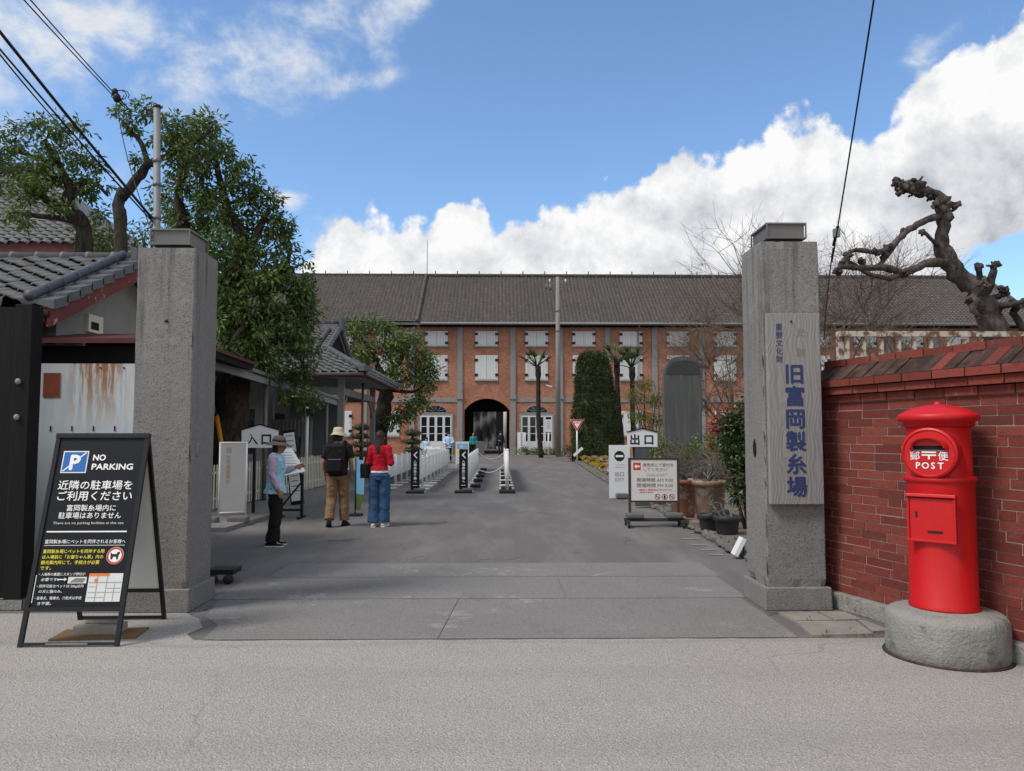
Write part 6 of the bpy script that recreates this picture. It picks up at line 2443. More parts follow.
m.plate([(-.325, .567), (-.287, .605), (-.287, .580), (-.235, .580), (-.235, .555), (-.287, .555), (-.287, .530)], o2, X_, Z_, .001, 'white_print')
m.text('券売所にて受付を', -.185, .565, .068, o, X_, Z_, 'grey_print', bold=.012, width=.51)
m.text('してください', -.185, .490, .068, o, X_, Z_, 'grey_print', bold=.012, width=.39)
m.text('Please check in at the ticket office', -.12, .435, .025, o, X_, Z_, 'grey_print', width=.36)
m.text('请在售票处办理入场手续', -.12, .405, .024, o, X_, Z_, 'grey_print', width=.30)
m.text('開場時間 AM 9:00', -.29, .315, .072, o, X_, Z_, 'grey_print', bold=.014, width=.60)
m.text('閉場時間 PM 5:00', -.29, .225, .072, o, X_, Z_, 'grey_print', bold=.014, width=.60)
m.text('※最終入場時間は PM4:30です', -.26, .165, .032, o, X_, Z_, 'red_print', bold=.01, width=.55)
m.text('団体受付 要予約', -.24, .125, .028, o, X_, Z_, 'red_print', bold=.01, width=.22)
for k, x in enumerate((.055, .175, .295)):
    m.ring(x, .062, .047, .010, o, X_, Z_, 'dark_red_print', 22)
    if k == 1:
        m.plate([(x - .012, .03), (x + .012, .03), (x + .016, .07), (x, .098), (x - .016, .07)], o2, X_, Z_, .001, 'black_print')
    else:
        m.rect(x - .024, .056, .048, .012, o2, X_, Z_, 'grey_print', .001)
        m.plate([(x - .034, .088), (x - .026, .096), (x + .034, .036), (x + .026, .028)], o2, X_, Z_, .001, 'dark_red_print')
m.build('lettering', None, pn)
for u, lab in ((-.33, 'grey sandbag weight on the left end of the hours board stand'), (.33, 'grey sandbag weight on the right end of the hours board stand')):
    m = MB()
    m.box((0, 0, .05), (.28, .24, .09), 'weight_grey')
    tag(m.build('weight', loc=(2.58 + u, 12.78, .146), bevel=.03), lab, 'weight')

es = thing('exit_sign', 'white house shaped sign reading 出口 on a dark post', 'sign', (3.0, 16.0, 0))
m = MB()
m.plate([(-.315, 0), (.315, 0), (.315, .30), (0, .375), (-.315, .30)], (0, 0, 1.28), X_, Z_, .04, 'board_white')
b_ = m.build('board', None, es)
m = MB()
m.text('出', -.16, .065, .235, (0, -.0025, 1.28), X_, Z_, 'black_print', 'CENTER', bold=.03)
m.text('口', .135, .065, .235, (0, -.0025, 1.28), X_, Z_, 'black_print', 'CENTER', bold=.03)
m.build('lettering', None, b_)
m = MB()
m.bar((-.33, .02, 1.592), (.0, .02, 1.668), .07, .022, 'black_metal')
m.bar((.0, .02, 1.668), (.33, .02, 1.592), .07, .022, 'black_metal')
m.build('roof_trim', None, b_)
m = MB()
m.box((.0, .06, .66), (.30, .10, 1.24), 'stele_stone')
m.build('post', None, es)

ts = thing('exit_board', 'tall narrow white board with black no entry disc and 出口 EXIT lettering', 'sign', (2.87, 18.3, 0))
m = MB()
m.box((0, 0, .65), (.50, .035, 1.27), 'board_white')
p_ = m.build('board', None, ts)
m = MB()
o = (0, -.020, 0)
m.disc(0, 1.02, .125, o, X_, Z_, 'black_print')
m.rect(-.09, .995, .18, .05, (0, -.0215, 0), X_, Z_, 'white_print', .001)
m.text('ここから先は', -.10, .80, .036, o, X_, Z_, 'grey_print', width=.2)
m.text('入場できません', -.12, .74, .036, o, X_, Z_, 'grey_print', width=.24)
m.text('出口', 0, .545, .12, o, X_, Z_, 'grey_print', 'CENTER', bold=.01)
m.text('EXIT', 0, .42, .11, o, X_, Z_, 'grey_print', 'CENTER', bold=.0)
m.build('lettering', None, p_)
m = MB()
m.box((.04, -.06, .08), (.28, .22, .12), 'weight_grey')
m.build('foot_weight', None, ts, bevel=.03)

# --- give-way style sign
gs = thing('stop_sign', 'red bordered inverted triangle road sign on a white pole by the flower bed', 'road sign', (4.05, 40, 0))
m = MB()
m.cyl((0, 0, 0), (0, 0, 2.0), .04, 8, 'white_paint')
m.build('pole_tube', None, gs)
m = MB()
m.plate([(-.37, 0), (0, -.62), (.37, 0)], (0, -.045, 2.30), X_, Z_, .02, 'white_print')
pl = m.build('plate', None, gs)
m = MB()
for a, b in (((-.355, -.010), (.355, -.010)), ((.355, -.010), (0, -.60)), ((0, -.60), (-.355, -.010))):
    d = (Vector((b[0], b[1])) - Vector((a[0], a[1]))).normalized()
    nn = Vector((d.y, -d.x)) * .075
    m.plate([a, b, (b[0] + nn.x - d.x * .13, b[1] + nn.y - d.y * .13), (a[0] + nn.x + d.x * .13, a[1] + nn.y + d.y * .13)][::-1], (0, -.048, 2.30), X_, Z_, .002, 'red_print')
m.text('止まれ', 0, -.20, .11, (0, -.0515, 2.30), X_, Z_, 'red_print', 'CENTER', bold=.02)
m.build('border', None, pl)
m = MB()
m.box((.05, -.06, .62), (.62, .02, .14), 'white_paint', Matrix.Rotation(R(-42), 3, 'Y'))
m.build('arrow_board', None, gs)
# small notice on a post by the utility pole; leaning board by the arch; garden plate by the pillar
t = thing('notice_post', 'small white notice on a white post just left of the utility pole', 'sign', (3.25, 51, 0))
m = MB()
m.cyl((0, 0, 0), (0, 0, 1.9), .05, 8, 'white_paint')
m.build('post', None, t)
m = MB()
m.box((0, -.05, 2.1), (.42, .03, .85), 'board_white')
b_ = m.build('board', None, t)
m = MB()
for k in range(5):
    m.rect(-.12, 2.36 - k * .11, .24, .03, (0, -.067, 0), X_, Z_, 'grey_print', .001)
m.build('lettering', None, b_)
t = thing('white_board', 'tall white board leaning against the mill wall right of the archway', 'sign', (1.62, 57.0, 0))
m = MB()
m.box((0, .12, .84), (.62, .05, 1.66), 'board_white', Matrix.Rotation(R(-4), 3, 'X'))
b_ = m.build('panel', None, t)
m = MB()
for k in range(6):
    m.rect(-.06, 1.45 - k * .2, .12, .13, (0, -.0, 0), X_, Z_, 'grey_print', .001)
m.build('lettering', None, b_)
t = thing('garden_plate', 'small white plate leaning in the bed just left of the right gate pillar', 'plate', (2.98, 9.55, .04))
m = MB()
m.box((0, 0, .11), (.05, .16, .24), 'board_white', Matrix.Rotation(R(28), 3, 'Y'))
m.build('plate', None, t)
m = MB()
m.box((.06, .0, .06), (.02, .02, .12), 'black_metal')
m.build('stake', None, t)

# --- queue barriers: white sheet panels on posts with feet
def barrier_proto(L, h=.92):
    t = thing('queue_barrier', 'white panel queue barrier', 'barrier')
    m = MB()
    m.box((0, 0, .60), (.012, L - .06, .52), 'fence_white')
    m.build('panel', None, t)
    m = MB()
    m.cyl((0, -L / 2 + .03, h - .05), (0, L / 2 - .03, h - .05), .018, 8, 'fence_white')
    m.cyl((0, -L / 2 + .03, .32), (0, L / 2 - .03, .32), .015, 8, 'fence_white')
    m.build('rail', None, t)
    for y in (-L / 2 + .03, L / 2 - .03):
        m = MB()
        m.cyl((0, y, .02), (0, y, h), .028, 10, 'fence_white')
        m.ball((0, y, h + .01), (.034, .034, .022), 'fence_white', 8, 5)
        m.build('post', None, t)
        m = MB()
        m.box((0, y, .018), (.42, .07, .03), 'fence_white')
        m.build('foot', None, t, bevel=.006)
    return t


L_ = 1.28
proto = barrier_proto(L_)
used = False
rows = [('the leftmost run, behind the woman in red', [(-3.15 + .012 * k, 22.4 + k * L_) for k in range(8)]),
        ('the run behind the left black guide board', [(-2.18, 20.9 + k * L_) for k in range(9)]),
        ('the run behind the middle black guide board', [(-.93, 21.1 + k * L_) for k in range(9)]),
        ('the rightmost run along the open lane', [(.19, 21.0 + k * L_) for k in range(10)])]
ords = ['nearest', 'second nearest', 'third nearest', 'fourth nearest', 'fifth nearest', 'sixth nearest', 'seventh nearest', 'eighth nearest', 'ninth nearest', 'farthest']
for rn, (desc, pts) in enumerate(rows):
    for k, (x, y) in enumerate(pts):
        w_ = 'farthest' if k == len(pts) - 1 else ords[k]
        lab = '%s white barrier panel in %s' % (w_, desc)
        if not used:
            o_ = proto
            o_.location = (x, y, 0)
            o_['label'] = lab
            used = True
        else:
            o_ = dup(proto, (x, y, 0), 0, lab)
        o_['group'] = 'white queue barriers on the drive'
# loaf weights on the feet, one per barrier joint
wm_ = MB()
wm_.box((0, 0, .05), (.30, .15, .10), 'rubber')
wp = wm_.build('foot_weight', loc=(0, 0, 0), bevel=.03)
first = True
for rn, (x, y0, nn, side) in enumerate(((-.93, 21.6, 5, 'middle'), (.19, 21.2, 5, 'right'))):
    for k in range(nn):
        o_ = wp if first else wp.copy()
        if not first:
            COL.objects.link(o_)
        first = False
        o_.location = (x + (.24 if rn == 0 else -.01), y0 + k * 2.56, .036 if rn == 0 else .004)
        tag(o_, '%s black rubber weight at the feet of the %s white barrier run' % (ords[k] if k < nn - 1 else 'farthest', side), 'weight', 'black weights on the barrier feet')

# black guide boards heading the runs
def guide_board(label, x, y, w=.23):
    t = thing('guide_board', label, 'sign', (x, y, 0))
    m = MB()
    m.box((0, 0, .62), (w, .05, 1.06), 'black_panel')
    b_ = m.build('board', None, t, bevel=.004)
    m = MB()
    m.box((0, .02, .035), (.46, .30, .06), 'rubber')
    m.build('foot', None, t, bevel=.015)
    m = MB()
    m.box((.12, -.02, .10), (.28, .2, .07), 'weight_grey')
    m.build('foot_weight', None, t, bevel=.02)
    m = MB()
    o = (0, -.028, 0)
    m.plate([(-.05, 1.00), (.05, 1.10), (.05, 1.06), (-.005, 1.00), (.05, .94), (.05, .90)], o, X_, Z_, .001, 'white_print')
    for i, chx in enumerate('入場券売り場へ'):
        m.text(chx, 0, .80 - i * .088, .085, o, X_, Z_, 'white_print', 'CENTER', bold=.02)
    m.rect(-.06, .20, .12, .012, o, X_, Z_, 'white_print', .001)
    m.build('lettering', None, b_)


guide_board('black upright guide board with white lettering at the head of the left barrier run', -2.22, 20.05)
guide_board('black upright guide board with white lettering at the head of the middle barrier run', -.96, 20.15)
t = thing('chain_post', 'white end post of the rightmost barrier run, with a black foot', 'post', (.19, 20.1, 0))
m = MB()
m.cyl((0, 0, .05), (0, 0, 1.12), .045, 12, 'fence_white')
m.ball((0, 0, 1.13), (.05, .05, .035), 'fence_white', 10, 6)
m.build('post', None, t)
m = MB()
m.box((0, 0, .045), (.42, .34, .09), 'rubber')
m.build('foot', None, t, bevel=.03)


def chain(label, a, b, sag):
    a, b = Vector(a), Vector(b)
    m = MB()
    n = 46
    pts = [a.lerp(b, i / n) + Vector((0, 0, -sag * 4 * (i / n) * (1 - i / n))) for i in range(n + 1)]
    for i in range(n):
        p, q = pts[i], pts[i + 1]
        d = (q - p).normalized()
        s = d.orthogonal().normalized() if i % 2 else d.cross(d.orthogonal()).normalized()
        w = .011
        e = (q - p) * .12
        m.tube([p - e, p - e * .2 + s * w, q + e * .2 + s * w, q + e, q + e * .2 - s * w, p - e * .2 - s * w, p - e], .0055, 5, 'fence_white', cap=False)
    tag(m.build('chain'), label, 'chain')


chain('nearer white plastic chain sagging across the lane between two barrier runs', (-.90, 24.5, .62), (.17, 24.5, .62), .30)
chain('farther white plastic chain sagging across the lane between two barrier runs', (-.90, 32.3, .78), (.17, 32.3, .78), .28)
chain('white chain across the gap at the far end of the left barrier run', (-2.14, 32.6, .70), (-.97, 32.3, .70), .35)

# poster stand, service table with staff
t = thing('poster_stand', 'standing white poster with blue and yellow print at the far end of the barriers', 'poster', (-1.75, 35.5, 0))
m = MB()
m.box((0, 0, .69), (.62, .05, 1.02), 'board_white')
b_ = m.build('board', None, t)
m = MB()
o = (0, -.027, 0)
m.rect(-.26, .86, .52, .24, o, X_, Z_, 'skyblue_print', .001)
m.rect(-.24, .60, .28, .18, o, X_, Z_, 'yellow_print', .001)
m.rect(-.20, .42, .42, .05, o, X_, Z_, 'orange_print', .001)
m.text('絹', -.1, .92, .14, (0, -.0285, 0), X_, Z_, 'white_print', bold=.01)
m.build('print', None, b_)
m = MB()
for x in (-.28, .28):
    m.bar((x, -.2, .01), (x, .2, .01), .04, .03, 'fence_white')
    m.cyl((x, 0, .02), (x, 0, .2), .02, 8, 'fence_white')
m.build('foot', None, t)
t = thing('service_table', 'table under a pale cloth with papers in front of the left glazed mill door', 'table', (-3.6, 41, 0))
m = MB()
m.loft([((0, 0, .02), .92, .42), ((0, 0, .70), .88, .40), ((0, 0, .745), .87, .39)], 'table_cloth', False)
m.build('tablecloth', None, t)
m = MB()
for s in (-.7, .7):
    for v in (-.25, .25):
        m.cyl((s, v, 0), (s, v, .7), .02, 6, 'galvanised')
m.build('leg', None, t)
m = MB()
for x, y, w, h in ((-.2, 0, .35, .16), (.25, .05, .3, .10), (.02, -.1, .25, .06)):
    m.box((x, y, .75 + h / 2), (w, .22, h), 'white_paint')
tag(m.build('leaflet_stack', loc=(-3.6, 41, 0)), 'white stacks of leaflets on the pale service table', 'papers')
t = thing('info_plinth', 'plain grey display plinth standing inside the mill archway', 'plinth', (-1.52, 56.6, 0))
m = MB()
m.box((0, 0, .52), (.72, .4, .98), 'steel_grey')
m.build('body', None, t, bevel=.01)
m = MB()
m.box((0, 0, .015), (.8, .48, .03), 'black_metal')
m.build('base', None, t)

# --- entrance signs on the left
en = thing('entrance_sign', 'white house shaped sign reading 入口 on two black legs', 'sign', (-4.55, 14.5, 0))
m = MB()
m.plate([(-.34, 0), (.34, 0), (.34, .33), (0, .43), (-.34, .33)], (0, 0, 1.29), X_, Z_, .04, 'board_white')
b_ = m.build('board', None, en)
m = MB()
m.text('入', -.14, .075, .23, (0, -.003, 1.29), X_, Z_, 'black_print', 'CENTER', bold=.012)
m.text('口', .125, .075, .23, (0, -.003, 1.29), X_, Z_, 'black_print', 'CENTER', bold=.03)
m.build('lettering', None, b_)
m = MB()
m.bar((-.355, .02, 1.63), (.0, .02, 1.735), .07, .02, 'black_metal')
m.bar((.0, .02, 1.735), (.355, .02, 1.63), .07, .02, 'black_metal')
m.build('roof_trim', None, b_)
for x in (-.1, .33):
    m = MB()
    m.box((x, .03, .65), (.05, .05, 1.3), 'black_metal')
    m.build('leg', None, en)
m = MB()
m.box((-.1, .03, .03), (.06, .5, .05), 'black_metal')
m.box((.33, .03, .03), (.06, .5, .05), 'black_metal')
m.build('foot', None, en)

ld = thing('lectern_board', 'slanted white information board on black legs beside the woman in the blue vest', 'sign', (-3.72, 14.2, 0))
rotp = Matrix.Rotation(R(18), 3, 'Y')
m = MB()
m.plate([(-.46, .28), (-.17, .29), (.14, -.17), (-.34, -.28)], (0, 0, 1.02), X_, Vector((0, .45, 1)), .02, 'board_white')
b_ = m.build('board', None, ld)
m = MB()
for k in range(7):
    m.rect(-.37 + k * .022, .20 - k * .055, .20 + .012 * k, .010, (0, -.0022, 1.02), X_, Vector((0, .45, 1)), 'grey_print' if k % 3 else 'skyblue_print', .0008)
m.build('lettering', None, b_)
m = MB()
for x in (-.34, .06):
    m.bar((x, .02, 0), (x, .02, .82), .05, .05, 'black_metal')
    m.bar((x, -.22, .02), (x, .25, .02), .05, .04, 'black_metal')
m.bar((-.32, .02, .15), (.04, .02, .15), .04, .04, 'black_metal')
m.bar((-.32, .02, .2), (.04, .02, .65), .03, .03, 'black_metal')
m.build('stand', None, ld)
pn_ = thing('price_board', 'tall narrow leaning board of black and white notices behind the slanted board', 'sign', (-4.31, 16.0, 0.0))
m = MB()
tilt = Matrix.Rotation(R(-8), 3, 'Y')
m.box((.0, 0, .86), (.27, .04, 1.56), 'black_panel', tilt)
b_ = m.build('board', None, pn_)
m = MB()
for z, h, c in ((1.38, .40, 'board_white'), (1.10, .10, 'grey_print'), (.80, .40, 'map_grey'), (.38, .44, 'board_white')):
    m.box((tilt @ Vector((0, 0, z - .86)) + Vector((0, -.0225, .86))), (.22, .004, h), c, tilt)
for k in range(12):
    z = 1.52 - k * .105
    m.box((tilt @ Vector((0, 0, z - .86)) + Vector((0, -.026, .86))), (.15, .003, .022), 'grey_print', tilt)
m.build('notice', None, b_)
m = MB()
m.bar((-.05, .35, .0), (.12, .02, 1.5), .04, .04, 'black_metal')
m.build('prop', None, pn_)

bn = thing('banner_frame', 'white banner stretched in an upright frame with faded red print, on weighted feet', 'sign', (-4.62, 13.3, 0), R(20))
m = MB()
m.box((0, 0, .80), (.41, .03, 1.16), 'banner_cloth')
b_ = m.build('board', None, bn)
m = MB()
for u in (-.215, .215):
    m.cyl((u, 0, .03), (u, 0, 1.41), .018, 8, 'fence_white')
m.cyl((-.215, 0, 1.395), (.215, 0, 1.395), .02, 8, 'fence_white')
m.cyl((-.215, 0, .20), (.215, 0, .20), .02, 8, 'fence_white')
m.build('frame', None, bn)
m = MB()
for i, chx in enumerate('世界遺産見学'):
    m.text(chx, -.08, 1.12 - i * .085, .085, (0, -.0165, 0), X_, Z_, 'faded_red', 'CENTER', bold=-.01)
m.rect(-.12, 1.22, .09, .10, (0, -.0165, 0), X_, Z_, 'map_line', .001)
m.build('lettering', None, b_)
m = MB()
for u in (-.215, .215):
    m.bar((u, -.28, .02), (u, .28, .02), .06, .035, 'fence_white')
m.build('foot', None, bn)
for (x, y, lab) in ((-4.90, 12.95, 'left of the two grey loaf weights on the feet of the white banner'), (-4.44, 13.1, 'right of the two grey loaf weights on the feet of the white banner')):
    m = MB()
    m.box((0, 0, .06), (.34, .20, .12), 'weight_grey')
    tag(m.build('weight', loc=(x, y, .04), bevel=.035), lab, 'weight')
op_ = thing('warning_pole', 'leaning yellow orange pole with a dark tip beside the white banner', 'pole', (-5.95, 16.5, 0))
m = MB()
a, b = A(221.5, 445, 16.5) - Vector((-5.95, 16.5, 0)), A(216.5, 416, 16.5) - Vector((-5.95, 16.5, 0))
d = (a - b).normalized()
m.cyl(a + d * ((a.z) / -d.z if d.z < 0 else 0) * .97, b, .05, 10, 'orange_plastic')
m.build('tube', None, op_)
m = MB()
m.cyl(b, b - d * .06, .05, 10, 'black_matt')
m.build('tip', None, op_)

# cream picket fence in front of the annex, section by section
fp_ = thing('picket_fence', 'cream picket fence section', 'fence')
m = MB()
m.box((0, 0, .72), (.03, 1.55, .05), 'cream_pale')
m.box((0, 0, .22), (.03, 1.55, .05), 'cream_pale')
m.build('rail', None, fp_)
pk = MB()
pk.box((.025, 0, .44), (.014, .055, .82), 'cream_pale')
pk.ball((.025, 0, .86), (.007, .0275, .03), 'cream_pale', 8, 5)
pk = pk.mesh('picket')
for k in range(12):
    link('picket', pk, fp_, (0, -.71 + k * .13, 0))
m = MB()
m.box((-.02, -.775, .45), (.06, .06, .9), 'cream_pale')
m.build('post', None, fp_)
names = ['nearest', 'second', 'third', 'fourth', 'farthest']
for k in range(5):
    a = Vector((-5.60, 14.6, .07)).lerp(Vector((-4.95, 22.3, .07)), (k + .5) / 5)
    lab = '%s cream picket fence section along the annex front' % names[k]
    o_ = fp_ if k == 0 else dup(fp_, a)
    o_.location = a
    o_.rotation_euler = (0, 0, R(-4.8))
    tag(o_, lab, 'fence', 'cream picket fence sections')

# low steel trolley foot behind the left pillar
tr = thing('gate_trolley', 'low black wheeled gate foot peeking out right of the left pillar base', 'trolley', (-2.75, 8.15, 0))
m = MB()
m.box((-.14, 0, .12), (.26, .25, .05), 'black_metal')
m.build('chassis', None, tr)
for x in (-.22, -.06):
    m = MB()
    m.cyl((x, -.15, .05), (x, -.11, .05), .05, 14, 'rubber')
    m.build('wheel', None, tr)
# slim blue and green flag stand by the woman in red
t = thing('flag_stand', 'slim pale blue and green flag on a stand, left of the woman in red', 'flag', (-2.75, 14.6, 0))
m = MB()
m.plate([(0, .42), (.16, .40), (.17, .82), (.15, 1.05), (.0, 1.06)], (0, 0, 0), (1, 0, 0), Z_, .01, 'skyblue_print')
m.plate([(0.005, .12), (.10, .10), (.13, .40), (.005, .418)], (0, .001, 0), (1, 0, 0), Z_, .01, 'leaf_mid')
m.build('cloth', None, t)
m = MB()
m.cyl((0, 0, 0), (0, 0, 1.1), .012, 8, 'black_metal')
m.box((0, 0, .02), (.26, .26, .04), 'rubber')
m.build('pole', None, t)

# ================================================================== PEOPLE
def mixv(a, b, t):
    return Vector(a).lerp(Vector(b), t)


def hand(mb, wrist, direction, side, s, curl=.35):
    """palm with four unequal bent fingers and a thumb leaving the side of the palm"""
    w = Vector(wrist)
    d = Vector(direction).normalized()
    nrm = Vector((side, 0, 0))                       # back of the hand looks outwards
    nrm = (nrm - d * nrm.dot(d)).normalized()
    wd = d.cross(nrm).normalized()
    if wd.y < 0:
        wd = -wd                                     # towards the front: thumb side
    m3 = Matrix((wd, nrm, d)).transposed()
    mb.ball(w + d * .045 * s, (.040 * s, .016 * s, .052 * s), None, 10, 7, m3)
    mb.tube([w - d * .02 * s, w + d * .03 * s], [.026 * s, .027 * s], 8)
    for k, L in enumerate((.070, .078, .072, .056)):
        b = w + d * .085 * s + wd * (.028 - k * .0185) * s
        d1 = (d - nrm * curl * .6).normalized()
        d2 = (d - nrm * curl * 1.8).normalized()
        mb.tube([b - d * .02 * s, b + d1 * L * .45 * s, b + d1 * L * .45 * s + d2 * L * .55 * s], [.0095 * s, .0088 * s, .0070 * s], 7)
    b = w + d * .03 * s + wd * .032 * s
    t1 = (d * .75 + wd * .65 - nrm * .2).normalized()
    mb.tube([b - t1 * .02 * s, b + t1 * .032 * s, b + t1 * .03 * s + (d - nrm * .5).normalized() * .03 * s], [.0125 * s, .011 * s, .0085 * s], 7)


def person(label, loc, rotz, H, look, pose, group=None, voxel=.009):
    s = H / 1.65
    t = thing('person', label, 'person', loc, rotz, group)
    V = lambda x, y, z: Vector((x, y, z)) * s
    J = {}
    for sd, k in ((-1, 'l'), (1, 'r')):
        J['sh' + k] = V(*pose.get('sh' + k, (sd * (.140 if look.get('slim') else .165), -.01, 1.355)))
        J['el' + k] = V(*pose.get('el' + k, (sd * .225, -.03, 1.085)))
        J['wr' + k] = V(*pose.get('wr' + k, (sd * .235, .03, .855)))
        J['hp' + k] = V(*pose.get('hp' + k, (sd * .085, 0, .87)))
        J['kn' + k] = V(*pose.get('kn' + k, (sd * .095, .015, .475)))
        J['an' + k] = V(*pose.get('an' + k, (sd * .10, -.03, .085)))
    lean = pose.get('lean', 0.0)
    hd = V(*pose.get('head', (0, .03 + lean, 1.535)))
    turn = Matrix.Rotation(pose.get('turn', 0.0), 3, 'Z') @ Matrix.Rotation(pose.get('nod', 0.0), 3, 'X')
    fem = look.get('slim', False)
    kw = .92 if fem else 1.0
    # ---- body
    m = MB()
    tor = [((0, 0, .84), .135, .095), ((0, 0, .93), .145, .10), ((0, .005 + lean * .2, 1.05), .120 * kw, .085), ((0, .005 + lean * .5, 1.18), .135 * kw, .095), ((0, 0 + lean * .8, 1.30), .160 * kw, .095),
           ((0, -.01 + lean, 1.375), .135 * kw, .075), ((0, -.012 + lean, 1.42), .065, .055)]
    m.loft([(V(*c), a * s, b * s) for c, a, b in tor])
    m.tube([V(0, -.012 + lean, 1.38), hd - Vector((0, .012, .07)) * s], [.056 * s, .050 * s], 12)
    hb = MB()

    def hv(x, y, z):
        return hd + turn @ (Vector((x, y, z)) * s)
    rings = [(-.115, .022, .030, .045), (-.10, .040, .050, .028), (-.075, .056, .068, .014), (-.04, .066, .082, .004), (0, .072, .090, 0), (.04, .073, .092, -.004), (.075, .064, .082, -.008), (.10, .046, .062, -.010), (.115, .020, .028, -.010)]
    m.loft([(hv(0, yc, z), a * s, b * s, turn) for z, a, b, yc in rings])
    m.ball(hv(0, .098, -.022), (.013 * s, .016 * s, .024 * s), None, 8, 6, turn)
    m.ball(hv(0, .085, -.062), (.024 * s, .012 * s, .010 * s), None, 8, 6, turn)
    for sd in (-1, 1):
        m.ball(hv(sd * .074, -.008, -.01), (.010 * s, .020 * s, .032 * s), None, 8, 6, turn)
    for k, sd in (('l', -1), ('r', 1)):
        m.ball(J['sh' + k], .056 * s, None, 10, 7)
        m.tube([J['sh' + k], mixv(J['sh' + k], J['el' + k], .5), J['el' + k], mixv(J['el' + k], J['wr' + k], .35), J['wr' + k]], [.050 * s, .045 * s, .037 * s, .038 * s, .025 * s], 10)
        hdir = (J['wr' + k] - J['el' + k]).normalized()
        if 'hd' + k in pose:
            hdir = Vector(pose['hd' + k])
        hand(m, J['wr' + k], hdir, sd, s, pose.get('curl', .45))
        m.tube([J['hp' + k] + V(0, 0, .02), mixv(J['hp' + k], J['kn' + k], .5), J['kn' + k], mixv(J['kn' + k], J['an' + k], .3), J['an' + k]], [.085 * s, .072 * s, .050 * s, .052 * s, .034 * s], 10)
        fd = Vector(pose.get('fd' + k, (sd * .15, 1, 0))).normalized()
        a_ = J['an' + k]
        m.tube([a_ + V(0, 0, .0) - fd * .02 * s, a_ + fd * .05 * s - V(0, 0, .035), a_ + fd * .15 * s - V(0, 0, .055)], [.036 * s, .036 * s, .022 * s], 8)
    body = part_mesh('body', remeshed(m, voxel, 3), 'skin', t)
    # ---- eyes and brows
    m = MB()
    for sd in (-1, 1):
        m.ball(hv(sd * .030, .079, .004), (.011 * s, .008 * s, .006 * s), 'hair_black', 8, 5)
        m.ball(hv(sd * .030, .080, .024), (.016 * s, .008 * s, .003 * s), 'hair_black', 8, 5)
    m.build('eye', None, body)
    # ---- trousers
    wide = look.get('wide', 1.0)
    m = MB()
    m.loft([(V(0, -.005, .80), .150 * s, .110 * s), (V(0, -.008, .88), .158 * s, .120 * s), (V(0, 0, .97), .142 * s, .105 * s), (V(0, 0, 1.02), .130 * s, .095 * s)])
    for k in 'lr':
        hip, kn, an = J['hp' + k], J['kn' + k], J['an' + k]
        hem = mixv(kn, an, look.get('hem', .93))
        m.tube([hip + V(0, -.005, .02), mixv(hip, kn, .45), kn, mixv(kn, hem, .5), hem], [.098 * s, .086 * s * (1 + (wide - 1) * .4), .066 * s * wide, .064 * s * wide, .062 * s * wide * look.get('flare', 1.0)], 12)
    part_mesh('trousers', remeshed(m, voxel, 3, .028 * s, .08), look['trousers'], t)
    # ---- shoes
    for k, sd in (('l', -1), ('r', 1)):
        fd = Vector(pose.get('fd' + k, (sd * .15, 1, 0))).normalized()
        a_ = J['an' + k]
        pit = pose.get('pit' + k, 0.0)
        sm = MB()
        side_ = Vector((fd.y, -fd.x, 0))
        ang_ = math.atan2(-fd.x, fd.y)
        rot = Matrix.Rotation(ang_, 3, 'Z') @ Matrix.Rotation(pit, 3, 'X')
        def fp2(x, y, z):
            return a_ + rot @ (Vector((x, y, z)) * s)
        for (y, z, rx, rz) in ((-.045, -.048, .038, .034), (0, -.034, .044, .054), (.05, -.042, .045, .046), (.10, -.056, .046, .029), (.145, -.062, .036, .022)):
            sm.ball(fp2(0, y, z), (rx * s, .055 * s, rz * s), None, 12, 8, rot)
        sh_ = part_mesh('shoe', remeshed(sm, .007, 2), look.get('shoes', 'shoe_black'), t)
        sm = MB()
        sm.plate([(x * s, y * s) for x, y in ((-.036, -.09), (.036, -.09), (.042, -.02), (.050, .10), (.038, .185), (0, .20), (-.038, .185), (-.050, .10), (-.042, -.02))], fp2(0, 0, -.066), rot @ Vector((1, 0, 0)), rot @ Vector((0, 1, 0)), .018 * s,
                 look.get('sole', 'shoe_black'))
        sm.build('sole', None, sh_)
    # ---- upper garment(s)
    for gi, g in enumerate(look['tops']):
        m = MB()
        gr = g.get('grow', .014)
        zb = g.get('hem', .93)
        fl = g.get('flare', 0.0)
        rr = [((0, -.004, zb), .150 + fl, .108 + fl)] + [(c, a, b) for c, a, b in tor if c[2] > zb + .04 and c[2] < g.get('neck', 1.40)]
        m.loft([(V(*c), (a + gr) * s, (b + gr) * s) for c, a, b in rr] + [(V(0, -.012 + lean, g.get('neck', 1.40) + .012), .075 * s, .064 * s)])
        for k in 'lr':
            slv = g.get('sleeve', 1.9)
            if slv > 0:
                m.ball(J['sh' + k] - V(0, 0, .006), (.056 + gr * .55) * s, None, 12, 8)
            elif g.get('neck', 1.4) > 1.3:
                q = J['sh' + k].copy()
                q.x *= .72
                m.ball(q - V(0, 0, .012), (.056 + gr * .8) * s, None, 12, 8)
            P_ = [J['sh' + k]]
            R_ = [(.055 + gr) * s]
            if slv > 0:
                if slv <= 1:
                    P_ += [mixv(J['sh' + k], J['el' + k], slv * .5), mixv(J['sh' + k], J['el' + k], slv)]
                    R_ += [(.052 + gr) * s, (.050 + gr) * s]
                else:
                    P_ += [mixv(J['sh' + k], J['el' + k], .5), J['el' + k], mixv(J['el' + k], J['wr' + k], (slv - 1) * .5), mixv(J['el' + k], J['wr' + k], slv - 1)]
                    R_ += [(.049 + gr) * s, (.044 + gr) * s, (.040 + gr) * s, (.031 + gr) * s]
                m.tube(P_, R_, 12)
